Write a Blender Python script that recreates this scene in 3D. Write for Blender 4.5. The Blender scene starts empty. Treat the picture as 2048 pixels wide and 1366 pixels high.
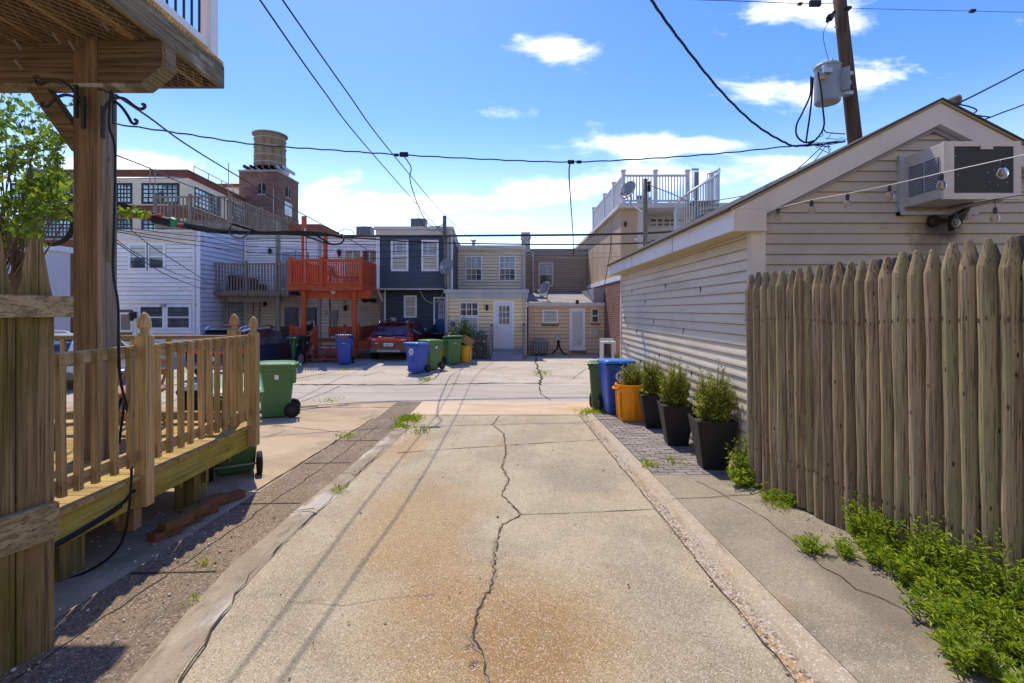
import bpy, math, random
from mathutils import Vector, Matrix
R = math.radians
rng = random.Random(11)
sc = bpy.context.scene
C = sc.collection
CAMZ = 1.65
def X(u, d): return (u - 1024) * d / 1000.0
def Z(v, d): return CAMZ + (620 - v) * d / 1000.0
def P(u, v, d): return Vector((X(u, d), d, Z(v, d)))
def gz(y):
    if y < 10: return -0.045 * max(y, -6)
    if y < 13: return -0.45
    if y < 21: return -0.45 + 0.03 * (y - 13)
    return -0.21
RS = 0.05                                   # the strip beside the garage lies a little higher

# ------------------------------------------------------------------ materials
class NT:
    def __init__(s, nt): s.nt = nt
    def n(s, t, **kw):
        nd = s.nt.nodes.new(t)
        for k, v in kw.items():
            if k.startswith('i_'):
                key = k[2:]
                nd.inputs[int(key) if key.isdigit() else key.replace('_', ' ')].default_value = v
            else: setattr(nd, k, v)
        return nd
    def l(s, a, b): s.nt.links.new(a, b)
    def math(s, op, a, b=None, clamp=False):
        nd = s.n('ShaderNodeMath', operation=op, use_clamp=clamp)
        for i, q in enumerate((a, b)):
            if q is None: continue
            if isinstance(q, (int, float)): nd.inputs[i].default_value = q
            else: s.l(q, nd.inputs[i])
        return nd.outputs[0]
    def vmath(s, op, a, b=None):
        nd = s.n('ShaderNodeVectorMath', operation=op)
        for i, q in enumerate((a, b)):
            if q is None: continue
            if isinstance(q, (tuple, list)): nd.inputs[i].default_value = q
            else: s.l(q, nd.inputs[i])
        return nd.outputs['Value'] if op in ('DOT_PRODUCT', 'LENGTH') else nd.outputs[0]
    def mix(s, f, a, b, blend='MIX'):
        nd = s.n('ShaderNodeMix', data_type='RGBA', blend_type=blend)
        if isinstance(f, (int, float)): nd.inputs[0].default_value = f
        else: s.l(f, nd.inputs[0])
        for i, q in ((6, a), (7, b)):
            if isinstance(q, (tuple, list)): nd.inputs[i].default_value = (*q[:3], 1)
            else: s.l(q, nd.inputs[i])
        return nd.outputs[2]
    def ramp(s, v, lo, hi, smooth=True):
        nd = s.n('ShaderNodeMapRange', interpolation_type='SMOOTHSTEP' if smooth else 'LINEAR')
        s.l(v, nd.inputs[0]); nd.inputs[1].default_value = lo; nd.inputs[2].default_value = hi
        return nd.outputs[0]

MATS = {}
def mk(name, base, layers=(), rough=0.75, spec=0.3, metal=0.0, bump=None, tone=0.0, coat=0.0, transl=0.0, off=True):
    """layers: (color, kind, scale3, lo, hi, amount[, extra]); kind noise/vor/cell/blob/brick"""
    m = bpy.data.materials.new(name); m.use_nodes = True
    nt = m.node_tree; t = NT(nt); b = nt.nodes['Principled BSDF']
    b.inputs['Roughness'].default_value = rough; b.inputs['Specular IOR Level'].default_value = spec
    b.inputs['Metallic'].default_value = metal
    if coat: b.inputs['Coat Weight'].default_value = coat; b.inputs['Coat Roughness'].default_value = 0.06
    tc = t.n('ShaderNodeTexCoord'); co = tc.outputs['Object']
    at = t.n('ShaderNodeAttribute', attribute_name='rnd')
    oi = t.n('ShaderNodeObjectInfo')
    sh = co
    if off:
        r = t.math('ADD', t.math('MULTIPLY', at.outputs['Fac'], 37.7), t.math('MULTIPLY', oi.outputs['Random'], 53.1))
        cx = t.n('ShaderNodeCombineXYZ'); t.l(r, cx.inputs[0]); t.l(r, cx.inputs[1]); t.l(r, cx.inputs[2])
        sh = t.vmath('ADD', co, cx.outputs[0])
    def tex(kind, s3, use=None):
        v = t.vmath('MULTIPLY', use or sh, tuple(s3))
        if kind == 'noise':
            nd = t.n('ShaderNodeTexNoise'); nd.inputs['Scale'].default_value = 1; nd.inputs['Detail'].default_value = 5; nd.inputs['Roughness'].default_value = 0.6
            nd.inputs['Distortion'].default_value = 0.4
            t.l(v, nd.inputs['Vector']); return nd.outputs[0]
        if kind == 'vor':
            nd = t.n('ShaderNodeTexVoronoi'); nd.inputs['Scale'].default_value = 1; t.l(v, nd.inputs['Vector']); return nd.outputs['Distance']
        if kind == 'cell':
            nd = t.n('ShaderNodeTexVoronoi'); nd.inputs['Scale'].default_value = 1; t.l(v, nd.inputs['Vector'])
            sp = t.n('ShaderNodeSeparateColor'); t.l(nd.outputs['Color'], sp.inputs[0]); return sp.outputs[0]
        if kind == 'wave':
            nd = t.n('ShaderNodeTexWave', wave_type='BANDS', bands_direction='X'); nd.inputs['Scale'].default_value = 1
            nd.inputs['Distortion'].default_value = 6; nd.inputs['Detail'].default_value = 3; nd.inputs['Detail Scale'].default_value = 0.7
            t.l(v, nd.inputs['Vector']); return nd.outputs[1]
    rgb = t.n('ShaderNodeRGB'); rgb.outputs[0].default_value = (*base, 1); col = rgb.outputs[0]
    for L in layers:
        c, kind, s3, lo, hi, amt = L[:6]
        if kind == 'blob':      # s3 = centre, lo = radii, hi = noise scale
            d = t.vmath('MULTIPLY', t.vmath('SUBTRACT', co, tuple(s3)), tuple(1.0 / q for q in lo))
            g = t.math('POWER', 2.718, t.math('MULTIPLY', t.vmath('DOT_PRODUCT', d, d), -1.0))
            f = t.ramp(t.math('ADD', g, t.math('MULTIPLY', t.math('SUBTRACT', tex('noise', (hi, hi, hi)), 0.5), 1.0)), 0.25, 0.9)
        elif kind == 'tone': f = t.ramp(at.outputs['Fac'], lo, hi, False)
        elif kind == 'obj': f = t.ramp(oi.outputs['Random'], lo, hi, False)
        elif kind == 'brick':
            v = t.n('ShaderNodeCombineXYZ'); sx = t.n('ShaderNodeSeparateXYZ'); t.l(co, sx.inputs[0])
            t.l(t.math('ADD', sx.outputs[0], sx.outputs[1]), v.inputs[0]); t.l(sx.outputs[2], v.inputs[1])
            nd = t.n('ShaderNodeTexBrick'); nd.inputs['Scale'].default_value = 1; nd.inputs['Brick Width'].default_value = s3[0]
            nd.inputs['Row Height'].default_value = s3[1]; nd.inputs['Mortar Size'].default_value = s3[2]
            nd.inputs['Color1'].default_value = (*base, 1); nd.inputs['Color2'].default_value = (*[q * 0.62 for q in base], 1); nd.inputs['Mortar'].default_value = (*c, 1)
            t.l(v.outputs[0], nd.inputs['Vector']); col = t.mix(amt, col, nd.outputs[0]); continue
        else: f = t.ramp(tex(kind, s3), lo, hi)
        col = t.mix(t.math('MULTIPLY', f, amt), col, c)
    if tone:
        k = t.math('ADD', t.math('MULTIPLY', at.outputs['Fac'], 2 * tone), 1 - tone)
        cc = t.n('ShaderNodeCombineColor')
        for i in range(3): t.l(k, cc.inputs[i])
        col = t.mix(1.0, col, cc.outputs[0], 'MULTIPLY')
    t.l(col, b.inputs['Base Color'])
    if bump:
        kind, s3, st, dist = bump
        bn = t.n('ShaderNodeBump'); bn.inputs['Strength'].default_value = st; bn.inputs['Distance'].default_value = dist
        t.l(tex(kind, s3), bn.inputs['Height']); t.l(bn.outputs[0], b.inputs['Normal'])
    if transl:
        tr = t.n('ShaderNodeBsdfTranslucent'); t.l(t.mix(1.0, col, (1.0, 1.0, 0.35), 'MULTIPLY'), tr.inputs[0])
        ms = t.n('ShaderNodeMixShader'); ms.inputs[0].default_value = transl
        t.l(b.outputs[0], ms.inputs[1]); t.l(tr.outputs[0], ms.inputs[2])
        t.l(ms.outputs[0], nt.nodes['Material Output'].inputs[0])
    MATS[name] = m
    return m

def wood(name, base, dark, moss, axis, mossamt=0.5, grain=1.0, tone=0.16, mlo=0.48, mhi=0.68, pale=None):
    g = [46.0, 46.0, 46.0]; g[axis] = 0.9
    k = [9.0, 9.0, 9.0]; k[axis] = 0.9
    ms = [2.4, 2.4, 2.4]; ms[axis] = 0.9
    fine = [150.0, 150.0, 150.0]; fine[axis] = 2.2
    lay = [(dark, 'noise', g, 0.42, 0.62, 0.8 * grain), (pale or tuple(q * 1.35 for q in base), 'noise', k, 0.5, 0.68, 0.6), (tuple(q * 0.55 for q in base), 'noise', [q * 0.6 for q in k], 0.5, 0.66, 0.6),
           (moss, 'noise', ms, mlo, mhi, mossamt), (tuple(q * 0.45 for q in dark), 'noise', [q * 0.9 for q in fine], 0.52, 0.64, 0.7 * grain),
           (tuple(q * 0.5 for q in dark), 'vor', [7.0 if i != axis else 3.2 for i in range(3)], 0.10, 0.04, 0.8)]
    return mk(name, base, lay, rough=0.85, spec=0.15, bump=('noise', fine, 0.5, 0.004), tone=tone)

def plain(name, c, rough=0.6, spec=0.3, metal=0.0, var=0.12, sc_=1.5, bump=None, coat=0.0, dirt=None, tone=0.0):
    d = dirt or tuple(q * 0.6 for q in c)
    return mk(name, c, [(tuple(q * (1 - var) for q in c), 'noise', (sc_, sc_, sc_), 0.4, 0.65, 1.0), (d, 'noise', (sc_ * 6, sc_ * 6, sc_ * 2), 0.55, 0.8, 0.35)],
              rough=rough, spec=spec, metal=metal, bump=bump, coat=coat, tone=tone)

# ------------------------------------------------------------------ mesh builder
class MB:
    def __init__(s): s.v = []; s.f = []; s.r = []; s.m = []; s.rnd = 0.5; s.mi = 0
    def quad(s, *pts):
        i = len(s.v); s.v += [tuple(p) for p in pts]; s.f.append(tuple(range(i, i + len(pts)))); s.r.append(s.rnd); s.m.append(s.mi)
    def add(s, vs, fs):
        i = len(s.v); s.v += [tuple(p) for p in vs]
        for f in fs: s.f.append(tuple(i + k for k in f)); s.r.append(s.rnd); s.m.append(s.mi)
    def rr(s): s.rnd = rng.random()
    def obox(s, o, U, N, u, n, z):
        o = Vector((o[0], o[1], o[2] if len(o) > 2 else 0)); U = Vector((*U, 0)); N = Vector((*N, 0)); W = Vector((0, 0, 1))
        vs = [o + U * a + N * b + W * c for c in z for b in n for a in u]
        s.hexa(vs)
    def hexa(s, vs):
        c = sum((Vector(v) for v in vs), Vector()) / 8
        fs = [(0, 2, 3, 1), (4, 5, 7, 6), (0, 1, 5, 4), (2, 6, 7, 3), (0, 4, 6, 2), (1, 3, 7, 5)]
        V = [Vector(v) for v in vs]; out = []
        for f in fs:
            n = (V[f[1]] - V[f[0]]).cross(V[f[2]] - V[f[0]]); mid = (V[f[0]] + V[f[2]]) / 2
            out.append(f if n.dot(mid - c) > 0 else tuple(reversed(f)))
        s.add(V, out)
    def box(s, x0, x1, y0, y1, z0, z1): s.obox((0, 0, 0), (1, 0), (0, 1), (x0, x1), (y0, y1), (z0, z1))
    def beam(s, a, b, w, h, up=(0, 0, 1)):
        a, b = Vector(a), Vector(b); d = (b - a).normalized(); up = Vector(up)
        if abs(d.dot(up)) > 0.99: up = Vector((0, 1, 0))
        sd = d.cross(up).normalized() * (w / 2); uu = sd.cross(d).normalized() * (h / 2)
        s.hexa([p + i * sd + j * uu for p in (a, b) for j in (-1, 1) for i in (-1, 1)])
    def tube(s, pts, r, n=6, cap=True):
        pts = [Vector(p) for p in pts]; rs = r if isinstance(r, (list, tuple)) else [r] * len(pts)
        vs = []; ref = None
        for i, p in enumerate(pts):
            d = (pts[min(i + 1, len(pts) - 1)] - pts[max(i - 1, 0)])
            d = d.normalized() if d.length > 1e-9 else Vector((0, 0, 1))
            if ref is None: ref = Vector((0, 0, 1)) if abs(d.z) < 0.9 else Vector((1, 0, 0))
            a = d.cross(ref); a = a.normalized() if a.length > 1e-6 else Vector((1, 0, 0)); b = a.cross(d).normalized(); ref = b
            for k in range(n):
                t = 2 * math.pi * k / n; vs.append(p + (a * math.cos(t) + b * math.sin(t)) * rs[i])
        fs = []
        for i in range(len(pts) - 1):
            for k in range(n): fs.append((i * n + k, i * n + (k + 1) % n, (i + 1) * n + (k + 1) % n, (i + 1) * n + k))
        if cap: fs.append(tuple(reversed(range(n)))); fs.append(tuple((len(pts) - 1) * n + k for k in range(n)))
        s.add(vs, [tuple(reversed(f)) for f in fs])
    def lathe(s, prof, c, n=16, axis='z', sq=False):
        c = Vector(c); vs = []
        for (r, h) in prof:
            for k in range(n):
                t = 2 * math.pi * (k + 0.5) / n; q = 1.0
                if sq: q = 1 / max(abs(math.cos(t)), abs(math.sin(t)))
                a, b = r * q * math.cos(t), r * q * math.sin(t)
                vs.append(c + (Vector((a, b, h)) if axis == 'z' else Vector((a, h, b)) if axis == 'y' else Vector((h, a, b))))
        fs = []
        for i in range(len(prof) - 1):
            for k in range(n): fs.append((i * n + k, i * n + (k + 1) % n, (i + 1) * n + (k + 1) % n, (i + 1) * n + k))
        fs.append(tuple(reversed(range(n)))); fs.append(tuple((len(prof) - 1) * n + k for k in range(n)))
        s.add(vs, fs if axis != 'y' else [tuple(reversed(f)) for f in fs])
    def loft(s, secs, cap=True):
        n = len(secs[0]); vs = [p for q in secs for p in q]; fs = []
        for i in range(len(secs) - 1):
            for k in range(n): fs.append((i * n + k, i * n + (k + 1) % n, (i + 1) * n + (k + 1) % n, (i + 1) * n + k))
        if cap: fs.append(tuple(reversed(range(n)))); fs.append(tuple((len(secs) - 1) * n + k for k in range(n)))
        s.add(vs, fs)
    def leaf(s, p, d, size, w=0.5, fold=0.25):
        p = Vector(p); d = Vector(d).normalized(); sd = d.cross(Vector((rng.uniform(-1, 1), rng.uniform(-1, 1), rng.uniform(0.2, 1))))
        sd = sd.normalized() if sd.length > 1e-4 else Vector((1, 0, 0)); up = sd.cross(d)
        a = p + d * size * 0.45 + sd * size * w / 2 + up * size * fold * 0.4; b = p + d * size * 0.45 - sd * size * w / 2 + up * size * fold * 0.4; t = p + d * size - up * size * fold * 0.3
        s.add([p, a, t, b], [(0, 1, 2), (0, 2, 3)])
    def build(s, name, mat, parent=None, base=None, smooth=False, bevel=0.0):
        org = Vector(base) if base is not None else (ORG[parent.name] if parent else Vector((0, 0, 0)))
        me = bpy.data.meshes.new(name)
        me.from_pydata([tuple(Vector(v) - org) for v in s.v], [], s.f)
        for m in (mat if isinstance(mat, (list, tuple)) else [mat]): me.materials.append(m)
        a = me.attributes.new('rnd', 'FLOAT', 'FACE'); a.data.foreach_set('value', s.r)
        me.polygons.foreach_set('material_index', s.m)
        if smooth: me.polygons.foreach_set('use_smooth', [True] * len(s.f))
        me.update()
        o = bpy.data.objects.new(name, me); C.objects.link(o)
        if parent: o.parent = parent; o.location = org - ORG[parent.name]
        else: o.location = org
        ORG[o.name] = org
        if bevel:
            bv = o.modifiers.new('Bevel', 'BEVEL'); bv.width = bevel; bv.segments = 2; bv.limit_method = 'ANGLE'
        return o
ORG = {}
def rrect(wx, wy, r, cx, cy, z, n=3):
    out = []
    for (sx, sy, a0) in ((1, 1, 0), (-1, 1, 90), (-1, -1, 180), (1, -1, 270)):
        for k in range(n + 1):
            a = R(a0 + 90 * k / n); out.append(Vector((cx + sx * (wx / 2 - r) + r * math.cos(a), cy + sy * (wy / 2 - r) + r * math.sin(a), z)))
    return out
def thing(name, label, cat, base=(0, 0, 0), rz=0.0, group=None):
    o = bpy.data.objects.new(name, None); C.objects.link(o); o.empty_display_size = 0.2
    o.location = base; o.rotation_euler = (0, 0, rz); ORG[o.name] = Vector(base)
    return tag(o, label, cat, group)
def tag(o, label, cat, group=None, kind=None):
    o['label'] = label; o['category'] = cat
    if group: o['group'] = group
    if kind: o['kind'] = kind
    return o
def struct(o): o['kind'] = 'structure'; return o
KIDS = {}
def copy_tree(o, loc, rz, label, group=None, swap=None):
    def cp(q, par):
        c = q.copy(); C.objects.link(c)
        if par: c.parent = par
        if swap and q.data and swap.get(q.data.materials[0].name):
            c.data = q.data.copy(); c.data.materials[0] = swap[q.data.materials[0].name]
        for ch in list(q.children): cp(ch, c)
        return c
    r = cp(o, None); r.location = loc; r.rotation_euler = (0, 0, rz); r['label'] = label
    ORG[r.name] = Vector(loc)
    if group: r['group'] = group
    return r
def smooth_pts(pts, k=6):
    pts = [Vector(p) for p in pts]
    if len(pts) < 3: return [pts[0].lerp(pts[-1], i / 12) for i in range(13)]
    out = []
    for i in range(len(pts) - 1):
        p0, p1, p2, p3 = pts[max(i - 1, 0)], pts[i], pts[i + 1], pts[min(i + 2, len(pts) - 1)]
        for j in range(k):
            t = j / k
            out.append(0.5 * ((2 * p1) + (p2 - p0) * t + (2 * p0 - 5 * p1 + 4 * p2 - p3) * t * t + (3 * p1 - p0 - 3 * p2 + p3) * t ** 3))
    return out + [pts[-1]]

# ------------------------------------------------------------------ camera, sun, sky
cam = bpy.data.cameras.new('camera'); co = bpy.data.objects.new('camera', cam); C.objects.link(co); sc.camera = co
co.location = (0, 0, CAMZ); co.rotation_euler = (R(90), 0, 0)
cam.sensor_width = 36; cam.lens = 36 * 1000 / 2048; cam.shift_y = -63 / 2048; cam.clip_end = 3000; cam.clip_start = 0.05
SUN = Vector((-0.22, 0.60, 1.0)).normalized()
el = math.asin(SUN.z); az = math.atan2(SUN.x, SUN.y)
sl = bpy.data.lights.new('sun', 'SUN'); so = bpy.data.objects.new('sun', sl); C.objects.link(so)
sl.energy = 2.5; sl.angle = R(0.5); sl.color = (1.0, 0.93, 0.80)
so.rotation_euler = (-SUN).to_track_quat('-Z', 'Y').to_euler(); so.location = (-10, 20, 40)
w = bpy.data.worlds.new('World'); sc.world = w; w.use_nodes = True
t = NT(w.node_tree); bg = w.node_tree.nodes['Background']
sky = t.n('ShaderNodeTexSky', sky_type='NISHITA', sun_disc=False, sun_elevation=el, sun_rotation=az, air_density=1.0, dust_density=0.2, ozone_density=2.2)
tc = t.n('ShaderNodeTexCoord'); D = tc.outputs['Generated']
sx = t.n('ShaderNodeSeparateXYZ'); t.l(D, sx.inputs[0])
yy = t.math('MAXIMUM', sx.outputs[1], 0.02)
cv = t.n('ShaderNodeCombineXYZ'); t.l(t.math('DIVIDE', sx.outputs[0], yy), cv.inputs[0]); t.l(t.math('DIVIDE', sx.outputs[2], yy), cv.inputs[1])
G = None
for (u, v, ru, rv, a) in [(1110, 98, 95, 30, 0.95), (990, 222, 60, 22, 0.5), (1075, 228, 16, 20, 0.3), (1575, 180, 150, 34, 0.95), (1740, 140, 90, 36, 0.62), (1590, 20, 130, 34, 0.95),
        (1690, 55, 70, 25, 0.5), (1290, 292, 200, 28, 1.0), (1140, 374, 150, 28, 0.9), (1480, 345, 210, 30, 0.85), (880, 408, 250, 24, 0.78), (640, 385, 90, 40, 0.6), (300, 335, 130, 26, 0.9), (1000, 445, 420, 16, 0.5),
        (1440, 66, 38, 12, 0.35), (1825, 108, 34, 16, 0.4), (1190, 245, 60, 10, 0.3), (150, 340, 160, 60, 0.6), (1980, 262, 80, 18, 0.4), (1040, 70, 20, 16, 0.35), (1570, 320, 90, 14, 0.6), (720, 420, 70, 20, 0.7), (1400, 290, 120, 12, 0.6), (260, 255, 60, 10, 0.3)]:
    c = ((u - 1024) / 1000, (620 - v) / 1000, 0)
    d = t.vmath('MULTIPLY', t.vmath('SUBTRACT', cv.outputs[0], c), (1000 / ru, 1000 / rv, 0))
    g = t.math('MULTIPLY', t.math('POWER', 2.718, t.math('MULTIPLY', t.vmath('DOT_PRODUCT', d, d), -1.0)), a)
    G = g if G is None else t.math('ADD', G, g)
front = t.ramp(sx.outputs[1], 0.0, 0.2)
G = t.math('ADD', t.math('MULTIPLY', G, front), t.math('MULTIPLY', t.math('SUBTRACT', 1.0, front), 0.3))
nz = t.n('ShaderNodeTexNoise'); nz.inputs['Scale'].default_value = 1; nz.inputs['Detail'].default_value = 9; nz.inputs['Roughness'].default_value = 0.62; nz.inputs['Distortion'].default_value = 0.5
t.l(t.vmath('MULTIPLY', cv.outputs[0], (5.5, 12.0, 1)), nz.inputs['Vector'])
den = t.math('ADD', G, t.math('MULTIPLY', t.math('SUBTRACT', nz.outputs[0], 0.5), 2.3))
mask = t.ramp(den, 0.32, 1.12)
nz2 = t.n('ShaderNodeTexNoise'); nz2.inputs['Scale'].default_value = 1; nz2.inputs['Detail'].default_value = 6
t.l(t.vmath('MULTIPLY', cv.outputs[0], (7, 22, 1)), nz2.inputs['Vector'])
SKYK = 0.87
ccol = t.mix(t.ramp(nz2.outputs[0], 0.3, 0.7), (5.0, 5.3, 5.8), (7.0, 7.0, 7.0))
hs = t.n('ShaderNodeHueSaturation'); hs.inputs['Saturation'].default_value = 1.36; hs.inputs['Hue'].default_value = 0.519; hs.inputs['Value'].default_value = SKYK; t.l(sky.outputs[0], hs.inputs['Color'])
# thin veil of high haze low over the roofs
veil = t.math('MULTIPLY', t.ramp(sx.outputs[2], 0.36, 0.02), 0.36)
base_sky = t.mix(veil, hs.outputs[0], (6.6, 7.4, 8.4))
t.l(t.mix(t.math('MULTIPLY', mask, 0.93), base_sky, ccol), bg.inputs[0]); bg.inputs[1].default_value = 0.15
sc.view_settings.view_transform = 'Standard'; sc.view_settings.look = 'None'; sc.view_settings.exposure = 1.02; sc.view_settings.gamma = 1.0
sc.view_settings.use_white_balance = True; sc.view_settings.white_balance_temperature = 6950; sc.view_settings.white_balance_tint = 10
# ------------------------------------------------------------------ palette
CONC = mk('concrete_aggregate', (0.385, 0.325, 0.215), [
    ((0.28, 0.235, 0.16), 'noise', (1.3, 1.0, 1), 0.42, 0.62, 0.75), ((0.44, 0.39, 0.28), 'noise', (2.6, 1.6, 1), 0.5, 0.7, 0.6),
    ((0.30, 0.185, 0.07), 'blob', (0.0, 2.75, -0.1), (0.95, 0.95, 1), 1.3, 0.85), ((0.24, 0.12, 0.04), 'blob', (0.02, 2.65, -0.1), (0.4, 0.5, 1), 3.5, 0.5), ((0.32, 0.20, 0.08), 'noise', (1.9, 0.9, 1), 0.56, 0.72, 0.45), ((0.30, 0.15, 0.05), 'noise', (26, 1.2, 1), 0.62, 0.76, 0.35),
    ((0.34, 0.22, 0.09), 'blob', (-0.85, 4.4, -0.2), (0.7, 1.5, 1), 1.4, 0.75),
    ((0.42, 0.23, 0.08), 'blob', (-1.5, 7.2, -0.3), (0.35, 1.2, 1), 3.0, 0.5),
    ((0.30, 0.16, 0.06), 'blob', (-0.45, 3.45, -0.1), (0.4, 0.55, 1), 3.0, 0.5),
    ((0.20, 0.18, 0.15), 'blob', (0.75, 5.9, -0.2), (0.75, 0.9, 1), 3.0, 0.45),
    ((0.22, 0.20, 0.16), 'blob', (0.9, 3.0, -0.1), (0.35, 1.8, 1), 3.0, 0.35),
    ((0.10, 0.03, 0.02), 'blob', (-0.22, 2.62, -0.1), (0.035, 0.03, 1), 60.0, 0.9),
    ((0.10, 0.03, 0.02), 'blob', (-0.19, 2.48, -0.1), (0.03, 0.06, 1), 50.0, 0.9),
    ((0.10, 0.08, 0.055), 'cell', (150, 150, 150), 0.78, 0.93, 0.62), ((0.64, 0.57, 0.47), 'cell', (170, 170, 170), 0.80, 0.95, 0.6), ((0.13, 0.10, 0.07), 'noise', (110, 110, 110), 0.53, 0.66, 0.6), ((0.58, 0.50, 0.39), 'noise', (150, 150, 150), 0.55, 0.70, 0.55), ((0.24, 0.19, 0.135), 'noise', (22, 3, 22), 0.56, 0.72, 0.4), ((0.19, 0.16, 0.125), 'noise', (5, 5, 5), 0.60, 0.70, 0.35)],
    rough=0.9, spec=0.2, bump=('noise', (130, 130, 130), 0.55, 0.006), off=False)
CRKE = plain('crack_edge', (0.25, 0.20, 0.14), rough=1.0, spec=0.0)
CONCR = mk('concrete_weathered', (0.29, 0.245, 0.175), [
    ((0.19, 0.16, 0.12), 'noise', (1.1, 1.1, 1), 0.42, 0.64, 0.8), ((0.38, 0.33, 0.25), 'noise', (4, 4, 1), 0.56, 0.74, 0.6),
    ((0.10, 0.09, 0.07), 'cell', (150, 150, 150), 0.80, 0.93, 0.5), ((0.60, 0.55, 0.47), 'cell', (170, 170, 170), 0.84, 0.97, 0.5), ((0.11, 0.095, 0.075), 'blob', (2.25, 3.1, -.1), (.35, 1.0, 1), 2.0, 0.6), ((0.30, 0.17, 0.07), 'noise', (2.2, 1.1, 1), 0.60, 0.74, 0.4),
    ((0.12, 0.10, 0.075), 'noise', (170, 170, 170), 0.55, 0.68, 0.6)], rough=0.9, spec=0.2, bump=('noise', (130, 130, 130), 0.6, 0.006), off=False)
APRON = mk('concrete_tan', (0.56, 0.43, 0.30), [((0.47, 0.35, 0.235), 'noise', (0.8, 2, 1), 0.42, 0.66, 0.8), ((0.46, 0.27, 0.10), 'blob', (1.9, 10.6, -0.4), (1.1, 0.35, 1), 3, 0.7),
    ((0.35, 0.27, 0.18), 'noise', (30, 30, 30), 0.55, 0.75, 0.35)], rough=0.9, spec=0.2, bump=('noise', (90, 90, 90), 0.3, 0.004), off=False)
PADL = mk('concrete_tan_worn', (0.44, 0.335, 0.22), [((0.33, 0.25, 0.165), 'noise', (0.7, 1.1, 1), 0.42, 0.62, 0.9), ((0.50, 0.41, 0.29), 'noise', (2.4, 2.4, 1), 0.5, 0.7, 0.6),
    ((0.10, 0.095, 0.05), 'noise', (1.6, 0.9, 1), 0.56, 0.72, 0.55), ((0.20, 0.16, 0.11), 'noise', (60, 60, 60), 0.55, 0.75, 0.5)], rough=0.92, spec=0.15, bump=('noise', (90, 90, 90), 0.4, 0.005), off=False)
STRIP = mk('concrete_dark_pebble', (0.215, 0.155, 0.10), [((0.15, 0.115, 0.085), 'noise', (1.2, 0.8, 1), 0.40, 0.62, 0.85), ((0.30, 0.225, 0.15), 'noise', (2.2, 1.6, 1), 0.5, 0.72, 0.7),
    ((0.05, 0.045, 0.04), 'cell', (85, 85, 85), 0.7, 0.9, 0.7), ((0.42, 0.36, 0.28), 'cell', (110, 110, 110), 0.84, 0.95, 0.75), ((0.66, 0.64, 0.60), 'noise', (75, 24, 75), 0.66, 0.71, 0.8)],
    rough=0.92, spec=0.2, bump=('noise', (110, 110, 110), 0.7, 0.007), off=False)
ROAD = mk('concrete_road', (0.40, 0.355, 0.30), [((0.34, 0.30, 0.25), 'noise', (0.25, 2.2, 1), 0.42, 0.64, 0.9), ((0.46, 0.415, 0.35), 'noise', (1.2, 2.2, 1), 0.5, 0.72, 0.6),
    ((0.22, 0.195, 0.16), 'noise', (45, 45, 45), 0.56, 0.74, 0.5)], rough=0.9, spec=0.2, bump=('noise', (80, 80, 80), 0.4, 0.005), off=False)
YARD = mk('concrete_yard', (0.45, 0.395, 0.32), [((0.36, 0.31, 0.25), 'noise', (0.5, 0.9, 1), 0.42, 0.64, 0.9), ((0.50, 0.455, 0.38), 'noise', (1.4, 1.4, 1), 0.5, 0.72, 0.6),
    ((0.27, 0.235, 0.19), 'noise', (9, 4, 1), 0.58, 0.74, 0.5), ((0.2, 0.17, 0.14), 'noise', (40, 40, 40), 0.56, 0.74, 0.4)], rough=0.9, spec=0.2, bump=('noise', (70, 70, 70), 0.4, 0.005), off=False)
CRACK = plain('crack_dirt', (0.075, 0.06, 0.045), rough=1.0, spec=0.0)
SEAM = plain('seam_dirt', (0.15, 0.12, 0.085), rough=1.0, spec=0.0)
KERB = mk('kerb_concrete', (0.34, 0.28, 0.20), [((0.27, 0.215, 0.15), 'noise', (7, 2.5, 1), 0.42, 0.6, 0.9), ((0.55, 0.51, 0.45), 'noise', (2.4, 0.7, 1), 0.55, 0.68, 0.7), ((0.17, 0.14, 0.10), 'noise', (9, 3, 1), 0.55, 0.68, 0.6), ((0.36, 0.2, 0.08), 'noise', (1.6, 0.8, 1), 0.58, 0.7, 0.5),
    ((0.17, 0.14, 0.10), 'noise', (90, 90, 90), 0.55, 0.68, 0.6)], rough=0.9, spec=0.2, bump=('noise', (40, 40, 40), 0.7, 0.01), off=False)
GUT = mk('gutter_pebbles', (0.36, 0.29, 0.21), [((0.40, 0.20, 0.06), 'noise', (14, 0.8, 1), 0.5, 0.66, 0.75), ((0.17, 0.13, 0.09), 'cell', (60, 45, 60), 0.6, 0.85, 0.8), ((0.56, 0.50, 0.42), 'cell', (90, 70, 90), 0.66, 0.88, 0.65)],
    rough=0.9, spec=0.2, bump=('vor', (55, 40, 55), 0.9, 0.012), off=False)
GUTE = mk('gutter_rust_edge', (0.36, 0.295, 0.205), [((0.36, 0.31, 0.235), 'noise', (4, 1.1, 1), 0.42, 0.6, 0.95), ((0.36, 0.21, 0.09), 'noise', (12, 0.6, 1), 0.53, 0.66, 0.6), ((0.20, 0.165, 0.12), 'noise', (14, 5, 14), 0.55, 0.68, 0.6), ((0.62, 0.57, 0.48), 'cell', (110, 110, 110), 0.85, 0.96, 0.6), ((0.18, 0.13, 0.09), 'noise', (60, 60, 60), 0.55, 0.7, 0.6)], rough=0.9, spec=0.2, off=False)
PAVER = mk('paver', (0.215, 0.185, 0.17), [((0.30, 0.27, 0.25), 'tone', (0, 0, 0), 0.35, 1.0, 0.8), ((0.12, 0.10, 0.09), 'noise', (30, 30, 30), 0.5, 0.7, 0.6), ((0.33, 0.29, 0.24), 'noise', (3, 3, 3), 0.5, 0.7, 0.4)], rough=0.9, spec=0.2, bump=('noise', (120, 120, 120), 0.4, 0.004))
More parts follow.
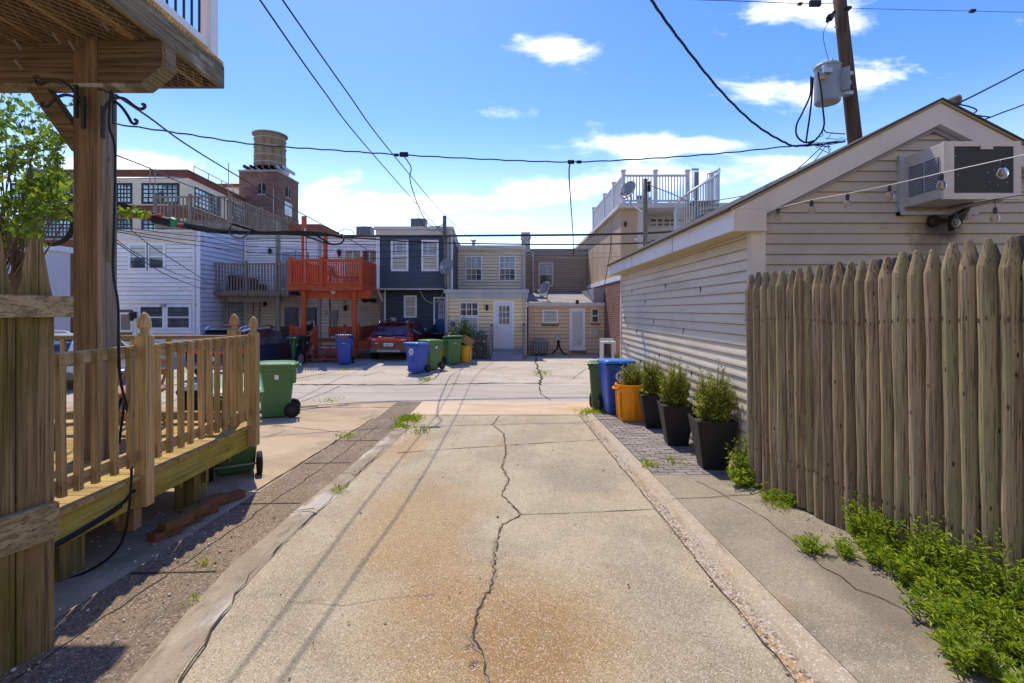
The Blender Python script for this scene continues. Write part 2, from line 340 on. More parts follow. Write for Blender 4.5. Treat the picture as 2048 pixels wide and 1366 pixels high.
SOIL = mk('soil', (0.12, 0.095, 0.065), [((0.06, 0.05, 0.035), 'noise', (6, 6, 6), 0.4, 0.6, 0.8), ((0.26, 0.22, 0.16), 'cell', (40, 40, 40), 0.8, 0.95, 0.6)], rough=1.0, spec=0.1, bump=('noise', (30, 30, 30), 0.8, 0.02), off=False)

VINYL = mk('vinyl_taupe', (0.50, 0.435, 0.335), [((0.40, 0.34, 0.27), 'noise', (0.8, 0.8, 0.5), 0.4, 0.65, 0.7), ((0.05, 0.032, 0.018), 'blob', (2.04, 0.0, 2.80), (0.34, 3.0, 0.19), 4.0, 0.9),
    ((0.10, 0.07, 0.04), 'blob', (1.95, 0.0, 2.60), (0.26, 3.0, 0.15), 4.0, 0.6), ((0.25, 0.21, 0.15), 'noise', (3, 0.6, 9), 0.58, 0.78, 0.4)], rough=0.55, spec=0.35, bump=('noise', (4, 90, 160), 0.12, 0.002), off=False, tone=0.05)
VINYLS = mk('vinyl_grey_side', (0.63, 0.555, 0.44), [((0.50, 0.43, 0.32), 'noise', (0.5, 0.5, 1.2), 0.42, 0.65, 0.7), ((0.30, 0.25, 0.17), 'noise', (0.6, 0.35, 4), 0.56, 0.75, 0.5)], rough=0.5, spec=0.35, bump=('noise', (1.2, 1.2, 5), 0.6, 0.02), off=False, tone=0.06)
TRIM = mk('trim_cream', (0.63, 0.56, 0.47), [((0.54, 0.47, 0.39), 'noise', (1.4, 1.4, 1.4), 0.42, 0.66, 0.7), ((0.25, 0.19, 0.12), 'noise', (8, 8, 2), 0.60, 0.8, 0.4)], rough=0.5, spec=0.35)
FASC = mk('fascia_white', (0.72, 0.70, 0.68), [((0.58, 0.54, 0.49), 'noise', (1.2, 1.2, 3), 0.45, 0.68, 0.7), ((0.35, 0.28, 0.2), 'noise', (5, 5, 2), 0.63, 0.8, 0.4)], rough=0.5, spec=0.35)
SOFF = mk('soffit_ochre', (0.50, 0.41, 0.25), [((0.36, 0.28, 0.15), 'noise', (2, 0.8, 2), 0.45, 0.65, 0.7)], rough=0.6)
ASPH = mk('roof_shingle', (0.05, 0.047, 0.045), [((0.09, 0.085, 0.08), 'noise', (60, 60, 60), 0.45, 0.65, 0.8)], rough=0.95, spec=0.2)
FLASH = plain('drip_edge', (0.33, 0.25, 0.13), rough=0.6)

M_MOSS = (0.21, 0.185, 0.022)
LOG = mk('log_wood', (0.35, 0.255, 0.145), [((0.14, 0.095, 0.06), 'noise', (44, 44, 0.9), 0.42, 0.60, 0.8), ((0.42, 0.34, 0.225), 'noise', (12, 12, 0.9), 0.52, 0.68, 0.7), ((0.12, 0.085, 0.055), 'noise', (9, 9, 0.8), 0.52, 0.62, 0.7),
    ((0.26, 0.25, 0.11), 'noise', (5.0, 5.0, 0.7), 0.47, 0.62, 0.62), ((0.28, 0.275, 0.15), 'obj', (0, 0, 0), 0.5, 1.0, 0.28), ((0.20, 0.145, 0.10), 'obj', (0, 0, 0), 0.4, 0.0, 0.5),
    ((0.05, 0.036, 0.026), 'noise', (130, 130, 3.5), 0.54, 0.64, 0.75), ((0.03, 0.02, 0.015), 'vor', (13, 13, 5.0), 0.12, 0.05, 0.9)], rough=0.85, spec=0.15, bump=('noise', (120, 120, 4), 0.6, 0.005))
NAILR = plain('nail_rust', (0.10, 0.045, 0.02), rough=.9)
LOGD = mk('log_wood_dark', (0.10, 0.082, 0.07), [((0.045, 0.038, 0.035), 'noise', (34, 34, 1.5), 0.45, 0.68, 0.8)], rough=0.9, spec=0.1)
PICK = [wood('wood_picket', (0.285, 0.20, 0.10), (0.095, 0.062, 0.032), (0.115, 0.10, 0.015), 2, 0.8, tone=0.12)][0]
RAILX = wood('wood_rail', (0.36, 0.285, 0.16), (0.15, 0.105, 0.06), (0.16, 0.14, 0.022), 1, 0.6, tone=0.1)
DK_Z = wood('deck_wood_upright', (0.50, 0.335, 0.155), (0.25, 0.145, 0.06), (0.33, 0.27, 0.055), 2, 0.35, tone=0.16, grain=0.8)
DK_Y = wood('deck_wood_rail', (0.52, 0.37, 0.20), (0.27, 0.17, 0.08), (0.26, 0.22, 0.05), 1, 0.4, tone=0.1, grain=0.8)
DK_X = wood('deck_wood_board', (0.44, 0.31, 0.13), (0.22, 0.145, 0.06), (0.38, 0.32, 0.04), 0, 0.6, tone=0.18, grain=0.8)
DK_R = wood('deck_rim_mossy', (0.40, 0.33, 0.05), (0.17, 0.135, 0.02), (0.50, 0.42, 0.14), 1, 0.55, tone=0.1, grain=0.8, mlo=0.42, mhi=0.7)
DK_P = wood('deck_pier_mossy', (0.26, 0.21, 0.07), (0.12, 0.09, 0.04), (0.22, 0.21, 0.06), 2, 0.5)
POSTW = wood('post_wood', (0.20, 0.13, 0.07), (0.08, 0.05, 0.028), (0.14, 0.11, 0.035), 2, 0.35, grain=0.9)
POSTG = wood('post_wood_grey', (0.33, 0.27, 0.20), (0.15, 0.115, 0.085), (0.24, 0.20, 0.08), 2, 0.3, grain=0.9)
UP_X = wood('raised_beam_wood', (0.20, 0.135, 0.075), (0.08, 0.045, 0.024), (0.12, 0.10, 0.035), 0, 0.4)
UP_Y = wood('raised_joist_wood', (0.34, 0.235, 0.11), (0.14, 0.085, 0.035), (0.17, 0.15, 0.04), 1, 0.5, tone=0.2)
UP_F = wood('raised_fascia_wood', (0.24, 0.20, 0.12), (0.11, 0.085, 0.05), (0.48, 0.46, 0.42), 1, 0.7, mlo=0.5, mhi=0.62)
UP_B = wood('raised_board_wood', (0.72, 0.43, 0.14), (0.28, 0.13, 0.035), (0.36, 0.26, 0.08), 0, 0.3, tone=0.2)
GREYW = wood('grey_deck_wood', (0.27, 0.225, 0.185), (0.14, 0.11, 0.09), (0.19, 0.18, 0.12), 2, 0.4, tone=0.15)
GREENP = wood('green_post_wood', (0.27, 0.29, 0.22), (0.16, 0.16, 0.12), (0.20, 0.24, 0.17), 2, 0.5)
DARKW = wood('dark_stair_wood', (0.12, 0.095, 0.08), (0.06, 0.05, 0.04), (0.10, 0.09, 0.07), 2, 0.4, tone=0.15)
REDW = mk('red_stain', (0.50, 0.095, 0.035), [((0.38, 0.065, 0.025), 'noise', (3, 3, 3), 0.42, 0.66, 0.8), ((0.46, 0.11, 0.05), 'noise', (18, 18, 3), 0.52, 0.72, 0.5)], rough=0.7, spec=0.25, tone=0.12)
BRICK = mk('brick_red', (0.25, 0.085, 0.055), [((0.34, 0.30, 0.26), 'brick', (0.21, 0.075, 0.009), 0, 0, 1.0), ((0.16, 0.06, 0.045), 'noise', (3, 3, 3), 0.42, 0.66, 0.5)], rough=0.9, spec=0.15, off=False)
BRICKT = mk('brick_tower', (0.21, 0.105, 0.08), [((0.26, 0.21, 0.18), 'brick', (0.5, 0.2, 0.022), 0, 0, 1.0), ((0.12, 0.055, 0.05), 'noise', (0.5, 0.5, 0.8), 0.42, 0.66, 0.7), ((0.30, 0.16, 0.12), 'noise', (2, 2, 3), 0.5, 0.7, 0.5)], rough=0.9, spec=0.15, off=False)
BRICKF = mk('brick_factory', (0.24, 0.075, 0.045), [((0.26, 0.13, 0.09), 'brick', (0.5, 0.2, 0.022), 0, 0, 1.0), ((0.17, 0.055, 0.035), 'noise', (0.4, 0.4, 0.6), 0.42, 0.66, 0.6)], rough=0.9, spec=0.15, off=False)
STONEB = mk('loose_brick', (0.24, 0.10, 0.06), [((0.15, 0.12, 0.035), 'noise', (9, 9, 9), 0.42, 0.62, 0.85), ((0.10, 0.06, 0.04), 'noise', (40, 40, 40), 0.5, 0.7, 0.6)], rough=0.95, spec=0.1, bump=('noise', (60, 60, 60), 0.6, 0.006))
def lap(name, c, **k): return plain(name, c, rough=0.55, spec=0.3, var=0.10, sc_=1.2, tone=0.05, **k)
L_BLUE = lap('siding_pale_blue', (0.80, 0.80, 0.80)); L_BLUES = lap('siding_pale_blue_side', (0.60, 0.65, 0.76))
L_WHITE = lap('siding_white', (0.86, 0.84, 0.82)); L_CREAM = lap('siding_cream', (0.74, 0.66, 0.54))
L_NAVY = lap('siding_slate_blue', (0.052, 0.082, 0.118)); L_NAVYD = lap('siding_slate_dark', (0.040, 0.062, 0.090))
L_YEL = lap('siding_yellow', (0.88, 0.71, 0.40)); L_YELU = lap('siding_straw', (0.76, 0.65, 0.45)); L_TAN = lap('siding_tan', (0.66, 0.48, 0.30)); L_TANU = lap('siding_taupe', (0.42, 0.31, 0.21))
LAPSHADE = plain('siding_lap_shade', (0.13, 0.12, 0.11), rough=.9)  # dark colour painted as the shadow line of each lap
STUC = plain('stucco_tan', (0.52, 0.375, 0.25), rough=0.9, spec=0.15, var=0.1, sc_=0.7, bump=('noise', (60, 60, 60), 0.3, 0.004))
CREAMW = plain('factory_cream', (0.78, 0.67, 0.51), rough=0.9, spec=0.15, var=0.12, sc_=0.3)
WHITE = plain('white_paint', (0.78, 0.78, 0.80), rough=0.5, var=0.06); WALLW = plain('white_wall', (0.66, 0.64, 0.66), rough=0.8, var=0.08, sc_=0.5)
OFFW = plain('off_white', (0.62, 0.58, 0.53), rough=0.6, var=0.12); GREY = plain('grey_paint', (0.30, 0.29, 0.30), rough=0.6); LGREY = plain('light_grey', (0.45, 0.46, 0.47), rough=0.5)
ROOFG = plain('roof_membrane', (0.26, 0.25, 0.24), rough=0.7, var=0.35, sc_=1.5); DARK = plain('dark_opening', (0.02, 0.02, 0.022), rough=0.8)
STEEL = plain('galvanised', (0.42, 0.42, 0.43), rough=0.45, metal=0.6); IRON = plain('black_iron', (0.02, 0.02, 0.02), rough=0.5, spec=0.4)
BLACKP = plain('black_plastic', (0.022, 0.022, 0.024), rough=0.45, spec=0.4); RUBBER = plain('rubber', (0.018, 0.018, 0.018), rough=0.8)
CABLE = plain('cable_black', (0.012, 0.012, 0.013), rough=0.6); CABLEG = plain('cable_grey', (0.10, 0.10, 0.105), rough=0.6)
GLASS = mk('window_glass', (0.035, 0.05, 0.06), [((0.08, 0.10, 0.11), 'noise', (1.2, 1.2, 1.6), 0.45, 0.62, 1.0)], rough=0.04, spec=0.9)
GLASSB = mk('window_glass_blue', (0.05, 0.20, 0.36), [((0.10, 0.34, 0.52), 'noise', (0.9, 0.9, 0.9), 0.45, 0.6, 1.0)], rough=0.05, spec=0.9)
GLASSF = mk('factory_glass', (0.07, 0.14, 0.20), [((0.55, 0.78, 0.76), 'cell', (0.8, 0.8, 0.8), 0.30, 0.45, 0.9), ((0.10, 0.20, 0.36), 'noise', (0.22, 0.22, 0.3), 0.50, 0.58, 0.8)], rough=0.08, spec=0.8)  # pale teal and blue patches paint sky reflection into the panes
GLASSG = mk('window_glass_green', (0.12, 0.16, 0.10), [((0.26, 0.30, 0.22), 'noise', (2.4, 2.4, 2.4), 0.45, 0.6, 1.0)], rough=0.05, spec=0.9)
BLIND = mk('blind_slats', (0.40, 0.42, 0.42), [((0.20, 0.22, 0.23), 'wave', (0.0, 0.0, 9.0), 0.3, 0.7, 0.6)], rough=0.15, spec=0.7)
CURT = mk('curtain_pale', (0.24, 0.30, 0.34), [((0.45, 0.50, 0.53), 'noise', (9, 9, 1), 0.45, 0.62, 0.9)], rough=0.15, spec=0.7)
SHADE = plain('window_shade', (0.46, 0.47, 0.41), rough=0.2, spec=0.6); SHADEG = plain('frosted_door_glass', (0.42, 0.47, 0.46), rough=0.2, spec=0.6)
DBLUE = plain('door_blue', (0.025, 0.085, 0.27), rough=0.4); DWHITE = plain('door_white', (0.68, 0.68, 0.72), rough=0.45, var=0.05)
B_GREEN = plain('bin_green', (0.075, 0.19, 0.065), rough=0.42, spec=0.4, sc_=3); B_GREEND = plain('bin_dark_green', (0.03, 0.135, 0.055), rough=0.42, spec=0.4, sc_=3)
B_OLIVE = plain('bin_olive', (0.07, 0.13, 0.055), rough=0.45, spec=0.4, sc_=3)
B_BLUE = plain('bin_blue', (0.026, 0.085, 0.42), rough=0.38, spec=0.45, sc_=3); B_BLUEL = plain('bin_lid_blue', (0.03, 0.20, 0.62), rough=0.38, spec=0.45, sc_=3); B_BLACK = plain('bin_black', (0.02, 0.021, 0.024), rough=0.4, sc_=3)
B_YEL = plain('tub_yellow', (0.75, 0.40, 0.02), rough=0.4, spec=0.4, sc_=3); B_ORA = plain('tub_orange', (0.95, 0.33, 0.006), rough=0.4, spec=0.4, sc_=3, dirt=(0.85, 0.38, 0.01))
CARTON = plain('cardboard', (0.33, 0.185, 0.09), rough=0.9); DECAL = plain('decal_white', (0.75, 0.76, 0.78), rough=0.5, var=0.03)
PLANT = plain('planter_charcoal', (0.017, 0.017, 0.019), rough=0.5, spec=0.35, sc_=3)
LEAF = mk('leaf_boxwood', (0.20, 0.25, 0.03), [((0.66, 0.64, 0.07), 'tone', (0, 0, 0), 0.35, 1.0, 0.9), ((0.20, 0.10, 0.035), 'tone', (0, 0, 0), 0.08, 0.0, 0.7)], rough=0.5, spec=0.4, transl=0.35)
LEAFW = mk('leaf_weed', (0.24, 0.36, 0.025), [((0.58, 0.60, 0.04), 'tone', (0, 0, 0), 0.4, 1.0, 0.9)], rough=0.5, spec=0.35, transl=0.4)
LEAFT = mk('leaf_tree', (0.12, 0.21, 0.025), [((0.34, 0.44, 0.05), 'tone', (0, 0, 0), 0.5, 1.0, 0.9)], rough=0.45, spec=0.4, transl=0.5)
STEM = plain('stem_green', (0.10, 0.13, 0.03), rough=0.7); BARK = plain('bark', (0.10, 0.075, 0.055), rough=0.9)
POLEW = mk('pole_wood', (0.10, 0.065, 0.045), [((0.06, 0.038, 0.028), 'noise', (18, 18, 0.7), 0.42, 0.62, 0.85), ((0.22, 0.14, 0.10), 'noise', (30, 30, 1.2), 0.58, 0.75, 0.6)], rough=0.9, spec=0.1, bump=('noise', (50, 50, 2), 0.6, 0.01))
POLEG = mk('pole_wood_grey', (0.22, 0.195, 0.175), [((0.11, 0.095, 0.085), 'noise', (18, 18, 0.7), 0.42, 0.62, 0.85)], rough=0.9, spec=0.1)
CARRED = plain('car_paint_red', (0.17, 0.006, 0.009), rough=0.28, spec=0.5, metal=0.0, var=0.05, coat=0.35, dirt=(0.15, 0.006, 0.008))
CARNAVY = plain('car_paint_navy', (0.012, 0.018, 0.035), rough=0.28, spec=0.5, metal=0.3, var=0.05, coat=1.0, dirt=(0.012, 0.018, 0.035))
CARWHITE = plain('car_paint_white', (0.45, 0.55, 0.58), rough=0.3, spec=0.5, var=0.03, coat=1.0, dirt=(0.4, 0.45, 0.5))
CARBLK = plain('car_black_trim', (0.012, 0.012, 0.013), rough=0.2, spec=0.5, coat=0.6, dirt=(0.01, 0.01, 0.01)); CARGREY = plain('car_bumper_grey', (0.16, 0.15, 0.15), rough=0.5)
CARGL = plain('car_glass', (0.012, 0.025, 0.05), rough=0.04, spec=0.9, var=0.0); CHROME = plain('chrome', (0.7, 0.7, 0.72), rough=0.15, metal=1.0, var=0.02, dirt=(0.6, 0.6, 0.6)); TAIL = plain('tail_lamp_red', (0.9, 0.025, 0.02), rough=0.25, spec=0.3, var=0.05, coat=0.2, dirt=(0.5, 0.02, 0.02)); TAILW = plain('tail_lamp_clear', (0.75, 0.55, 0.55), rough=0.1, spec=0.7)
TANKW = mk('tank_timber', (0.27, 0.19, 0.105), [((0.17, 0.115, 0.065), 'noise', (2.2, 2.2, 0.15), 0.45, 0.62, 0.8), ((0.13, 0.09, 0.05), 'noise', (0.9, 0.9, 0.35), 0.55, 0.72, 0.7)], rough=0.9)
BULB = mk('bulb_glass', (0.75, 0.72, 0.66), rough=0.03, spec=0.6)
bt = BULB.node_tree.nodes['Principled BSDF']; bt.inputs['Transmission Weight'].default_value = 0.92; bt.inputs['IOR'].default_value = 1.08
FIL = plain('filament', (0.75, 0.42, 0.08), rough=0.5)

# ------------------------------------------------------------------ ground and paving
def grid(mb, x0, x1, ys, zo=0.0, side=True):
    mb.rnd = 0.5
    for a, b in zip(ys[:-1], ys[1:]): mb.quad((x0, a, gz(a) + zo), (x1, a, gz(a) + zo), (x1, b, gz(b) + zo), (x0, b, gz(b) + zo))
    if side:
        for a, b in zip(ys[:-1], ys[1:]):
            for x in (x0, x1): mb.quad((x, a, gz(a) + zo - 0.09), (x, b, gz(b) + zo - 0.09), (x, b, gz(b) + zo), (x, a, gz(a) + zo))
        for y in (ys[0], ys[-1]): mb.quad((x0, y, gz(y) + zo - 0.09), (x1, y, gz(y) + zo - 0.09), (x1, y, gz(y) + zo), (x0, y, gz(y) + zo))
def ribbon(mb, pts, wd, zo=0.004, jit=0.02, step=0.12, mi=1, rough=0.45):
    mb.rnd = 0.5; mb.mi = mi; P2 = []
    for (x0, y0), (x1, y1) in zip(pts[:-1], pts[1:]):
        n = max(1, int(math.hypot(x1 - x0, y1 - y0) / step))
        for i in range(n): t_ = i / n; P2.append((x0 + (x1 - x0) * t_ + rng.uniform(-jit, jit), y0 + (y1 - y0) * t_ + rng.uniform(-jit, jit)))
    P2.append(pts[-1]); prev = None
    for i, (x, y) in enumerate(P2):
        a = P2[max(i - 1, 0)]; b = P2[min(i + 1, len(P2) - 1)]; dx, dy = b[0] - a[0], b[1] - a[1]; L = math.hypot(dx, dy) or 1
        h = wd / 2 * rng.uniform(1 - rough, 1 + rough); nx, ny = -dy / L * h, dx / L * h
        cur = ((x + nx, y + ny, gz(y) + zo), (x - nx, y - ny, gz(y) + zo))
        if prev: mb.quad(prev[1], cur[1], cur[0], prev[0])
        prev = cur
    mb.mi = 0
YS = [-6, -3, -1, 1, 2, 3, 4, 5, 6, 7, 8, 9, 10]
g = MB()
ys = [-600, -6, 0, 10, 13, 17, 21, 120, 900]
for a, b in zip(ys[:-1], ys[1:]): g.quad((-700, a, gz(a) - 0.08), (700, a, gz(a) - 0.08), (700, b, gz(b) - 0.08), (-700, b, gz(b) - 0.08))
struct(g.build('ground', SOIL))
g = MB(); grid(g, -1.80, 1.33, YS)
def G1(u, v): d = 1650 / (v - 665); return (X(u, d), d)
CENTRE = [(998, 832), (985, 850), (1008, 868), (1012, 905), (1004, 935), (1018, 960), (1003, 990), (1042, 1030), (1003, 1052), (990, 1105), (986, 1165), (956, 1222), (944, 1275), (964, 1312), (978, 1366)]
ribbon(g, [G1(*q) for q in [(998, 832), (985, 850), (1008, 868), (1012, 905), (1004, 935), (1018, 960), (1003, 990), (1042, 1030), (1003, 1052), (990, 1105), (986, 1165), (956, 1222), (944, 1275), (964, 1312), (978, 1366)]], 0.0072, jit=0.012, step=0.03, rough=.9, zo=.007)
ribbon(g, [G1(*q) for q in [(795, 906), (900, 898), (1015, 891), (1120, 884), (1212, 879)]], 0.013, jit=0.008, rough=.7)
ribbon(g, [G1(*q) for q in [(1042, 1030), (1120, 1028), (1230, 1022), (1322, 1018)]], 0.007, jit=0.010, rough=.7)
ribbon(g, [G1(*q) for q in [(580, 1205), (690, 1210), (760, 1200), (870, 1190)]], 0.003, jit=0.012, rough=.7)
ribbon(g, [(-1.8, 9.99), (1.33, 9.99)], 0.02, jit=0.006)
ribbon(g, [G1(*q) for q in CENTRE], 0.02, jit=0.02, step=0.05, rough=.8, zo=.003, mi=2)
struct(g.build('driveway', [CONC, CRACK, CRKE]))
g = MB(); grid(g, -2.05, 2.9, [10.01, 10.7, 11.45], 0.004)
ribbon(g, [(-1.2, 11.2), (0, 10.9), (1.2, 11.1)], 0.012, zo=0.009, jit=0.01); struct(g.build('apron_pavement', [APRON, SEAM]))
g = MB(); grid(g, -14, -2.63, YS + [10.7, 11.45])
ribbon(g, [(-14, 10.6), (-2.63, 10.75)], 0.02, mi=1); ribbon(g, [(-2.66, 5.2), (-2.66, 7), (-2.66, 9.6)], 0.03, mi=1, jit=0.01)
ribbon(g, [(-7.5, 9.2), (-5.5, 8.4), (-4.2, 8.9), (-2.7, 8.2)], 0.012, mi=1)
struct(g.build('side_pavement', [PADL, CRACK]))
g = MB(); grid(g, -2.63, -1.806, YS + [10.7, 11.45])
for y in (2.05, 3.42, 4.80, 6.3, 7.6): ribbon(g, [(-2.62, y), (-2.04, y + 0.03)], 0.022, jit=0.006)
ribbon(g, [(-2.33, 0), (-2.36, 3), (-2.3, 6), (-2.38, 9)], 0.008, jit=0.02)
struct(g.build('side_path', [STRIP, CRACK]))
# kerb: worn, uneven
g = MB(); n = 60; prev = None
for i in range(n + 1):
    y = -6 + 15.9 * i / n; j = lambda s: rng.uniform(-s, s); top = 0.034 + j(0.010); z = gz(y)
    cur = [(-1.985 + j(.015), y, z - 0.08), (-1.975 + j(.016), y, z + top * 0.8), (-1.94 + j(.012), y, z + top), (-1.87 + j(.014), y, z + top + j(.006)), (-1.80 + j(.018), y, z + 0.012), (-1.77 + j(.02), y, z + 0.003)]
    sh = .17 * min(1.6, max(0, 3.5 - y) / 1.05); cur = [(p[0] + sh, p[1], p[2]) for p in cur]
    if prev:
        for k in range(5): g.quad(prev[k], prev[k + 1], cur[k + 1], cur[k])
    prev = cur
for y in (4.5, 5.7, 7.0, 8.2): ribbon(g, [(-1.97, y), (-1.80, y + 0.06)], 0.016, zo=0.046, jit=0.01, step=0.05)
ribbon(g, [(-1.40, 1.9), (-1.60, 2.5), (-1.77, 3.4), (-1.78, 5), (-1.80, 7)], 0.008, zo=0.018, jit=0.014, rough=.8)
struct(g.build('kerb', [KERB, CRACK]))
g = MB(); grid(g, 1.33, 1.44, YS, 0.006); ribbon(g, [(1.335, -3), (1.335, 10)], 0.007, zo=0.012, jit=0.008); struct(g.build('gutter', [GUT, CRACK]))
g = MB(); prev = None
for i in range(61):
    y = -6 + 16 * i / 60; j = lambda s: rng.uniform(-s, s); z = gz(y)
    cur = [(1.44 + j(.008), y, z + 0.003), (1.47 + j(.008), y, z + 0.03 + j(.006)), (1.56 + j(.008), y, z + RS + j(.004)), (1.585, y, z + RS), (1.585, y, z - 0.05)]
    if prev:
        for k in range(4): g.quad(prev[k], prev[k + 1], cur[k + 1], cur[k])
    prev = cur
struct(g.build('gutter_kerb', GUTE))
g = MB(); grid(g, 1.59, 6, [-6, -3, -1, 1, 2, 3, 4, 5, 5.62], RS)
ribbon(g, [G1(1330, 1010), G1(1420, 1006), G1(1500, 1000), G1(1580, 985)], 0.007, zo=RS + 0.005); ribbon(g, [(2.0, 5.4), (2.2, 4.3), (2.1, 3.4), (2.3, 2.6)], 0.006, zo=RS + 0.005, jit=0.03)
struct(g.build('garage_side_pavement', [CONCR, CRACK]))
g = MB()                                     # pavers laid in a herringbone
bw, bl = 0.089, 0.188
yy0 = 5.64
row = 0
while yy0 < 9.9:
    x0 = 1.60 - (0.1 if row % 2 else 0.0) - rng.uniform(0, 0.02)
    while x0 < 2.66:
        a, b = max(x0, 1.60), min(x0 + .188, 2.66)
        if b - a > 0.02:
            g.rr(); e = rng.uniform(-0.004, 0.004); z0 = gz(yy0) + RS + e; z1 = gz(yy0 + bw) + RS + e
            g.hexa([(a, yy0, z0 - 0.05), (b, yy0, z0 - 0.05), (a, yy0 + bw, z1 - 0.05), (b, yy0 + bw, z1 - 0.05), (a, yy0, z0), (b, yy0, z0), (a, yy0 + bw, z1), (b, yy0 + bw, z1)])
        x0 += 0.2
    yy0 += 0.1; row += 1
struct(g.build('paver_path', PAVER))
g = MB(); grid(g, 1.59, 2.68, [5.63, 7, 8, 9, 9.95], RS - 0.012); struct(g.build('paver_bedding', SEAM))
g = MB(); grid(g, -70, 70, [11.46, 13.0, 13.75], 0.0, side=False)
ribbon(g, [(-20, 12.6), (-5, 12.7), (3, 12.55), (8, 12.6)], 0.012, jit=0.02); ribbon(g, [(0.75, 13.7), (0.72, 12.6), (0.9, 11.6)], 0.03, mi=1, jit=0.015)
for x in (-11, -4.8, 5): ribbon(g, [(x, 11.5), (x + 0.1, 13.7)], 0.02)
struct(g.build('alley_road', [ROAD, CRACK]))
g = MB(); grid(g, -70, 70, [13.76, 15, 17, 19, 21, 24, 30], 0.0, side=False)
ribbon(g, [(-14, 13.8), (-5.2, 13.9), (-3, 13.85), (0.0, 14.15), (0.8, 14.1)], 0.10, jit=0.05, step=0.2, rough=0.7); ribbon(g, [(0.8, 14.1), (3.5, 14.2)], 0.02)
ribbon(g, [(-2.65, 13.85), (-2.3, 15.0), (-2.35, 17.5), (-2.5, 20.3)], 0.03, jit=0.03); ribbon(g, [(0.78, 13.8), (0.9, 15.5), (0.85, 17), (0.95, 20)], 0.06, jit=0.05)
ribbon(g, [(-6.8, 14.0), (-5.8, 16.2), (-5.2, 18.4)], 0.03); ribbon(g, [(-4.6, 15.3), (-4.3, 16.2), (-4.0, 15.9)], 0.02); ribbon(g, [(-6.2, 15.6), (-2.8, 15.5)], 0.012)
ribbon(g, [(1.8, 14.8), (2.4, 16.6), (2.9, 17.4)], 0.02); ribbon(g, [(-1.6, 17.2), (-0.7, 16.6), (-0.2, 17.3)], 0.02); ribbon(g, [(-2.3, 18.1), (0.9, 18.0)], 0.012)
for k in range(9): x = rng.uniform(-7, 3); y = rng.uniform(14.2, 17.5); ribbon(g, [(x, y), (x + rng.uniform(-.5, .5), y + rng.uniform(-.4, .4)), (x + rng.uniform(-1, 1), y + rng.uniform(-.5, .5))], 0.012, jit=0.03)
struct(g.build('yard_pavement', [YARD, CRACK]))

# ------------------------------------------------------------------ walls and windows
def lapwall(mb, o, U, L, z0, z1, course, proud=0.014, lim=None, shade_line=0.0):
    U = Vector((*U, 0)); N = Vector((U.y, -U.x, 0)); o = Vector((o[0], o[1], 0)); z = z0; Wz = Vector((0, 0, 1))
    while z < z1 - 1e-4:
        t_ = min(z + course, z1); mb.rr()
        a0, b0 = lim(z) if lim else (0, L); a1, b1 = lim(t_) if lim else (0, L)
        if b0 - a0 > 0.01:
            p = [o + U * a0 + N * proud + Wz * z, o + U * b0 + N * proud + Wz * z, o + U * b1 + N * 0.002 + Wz * t_, o + U * a1 + N * 0.002 + Wz * t_]
            m = [o + U * (a0 + (a1 - a0) * .25) + N * proud + Wz * (z + course * .25), o + U * (b0 + (b1 - b0) * .25) + N * proud + Wz * (z + course * .25)]
            mb.quad(p[0], p[1], m[1], m[0]); mb.quad(m[0], m[1], p[2], p[3])
            q = [o + U * a0 + Wz * z, o + U * b0 + Wz * z]; mb.quad(q[0], q[1], p[1], p[0])
            if shade_line:  # thin dark strip on the course face, drawn in place of lap shadow
                e = [o + U * a0 + N * (proud + .002) + Wz * (z - .001), o + U * b0 + N * (proud + .002) + Wz * (z - .001)]; mb.mi = 1; mb.quad(e[0], e[1], e[1] + Wz * shade_line, e[0] + Wz * shade_line); mb.mi = 0
        z = t_
def win(root, o, U, u0, u1, z0, z1, cols=1, rows=1, trim=0.07, fm=None, pm=None, up=None, sash=True, name='window', bar=0.018, deep=0.0, sill=False):
    """trim frame (part) with a pane (sub-part); up = other material for the upper sash"""
    fm = fm or WHITE; pm = pm or GLASS; N = (U[1], -U[0]); f = MB(); n0, n1 = 0.0, 0.045
    f.obox(o, U, N, (u0, u1), (n0, n1), (z1 - trim, z1)); f.obox(o, U, N, (u0, u1), (n0, n1 + (0.02 if sill else 0)), (z0, z0 + trim))
    f.obox(o, U, N, (u0, u0 + trim), (n0, n1), (z0 + trim, z1 - trim)); f.obox(o, U, N, (u1 - trim, u1), (n0, n1), (z0 + trim, z1 - trim))
    a, b, c, d = u0 + trim, u1 - trim, z0 + trim, z1 - trim; zm = (c + d) / 2
    ng = 0.036
    if sash: f.obox(o, U, N, (a, b), (n0, ng + 0.004), (zm - 0.025, zm + 0.025))
    spans = [(c, zm - 0.025), (zm + 0.025, d)] if sash else [(c, d)]
    for (p, q) in spans:
        for k in range(1, cols): x = a + (b - a) * k / cols; f.obox(o, U, N, (x - bar / 2, x + bar / 2), (n0, ng), (p, q))
        for k in range(1, rows): z = p + (q - p) * k / rows; f.obox(o, U, N, (a, b), (n0 + 0.001, ng - 0.002), (z - bar / 2, z + bar / 2))
    fr = f.build(name, fm, root)
    for i, (p, q) in enumerate(spans):
        g_ = MB(); g_.rr(); g_.obox(o, U, N, (a, b), (0.0, 0.022), (p, q)); g_.build('pane', up if (up and i == len(spans) - 1) else pm, fr)
    return fr
def px(root, y, uL, uR, vT, vB, **k): return win(root, (0, y), (1, 0), X(uL, y), X(uR, y), Z(vB, y), Z(vT, y), **k)
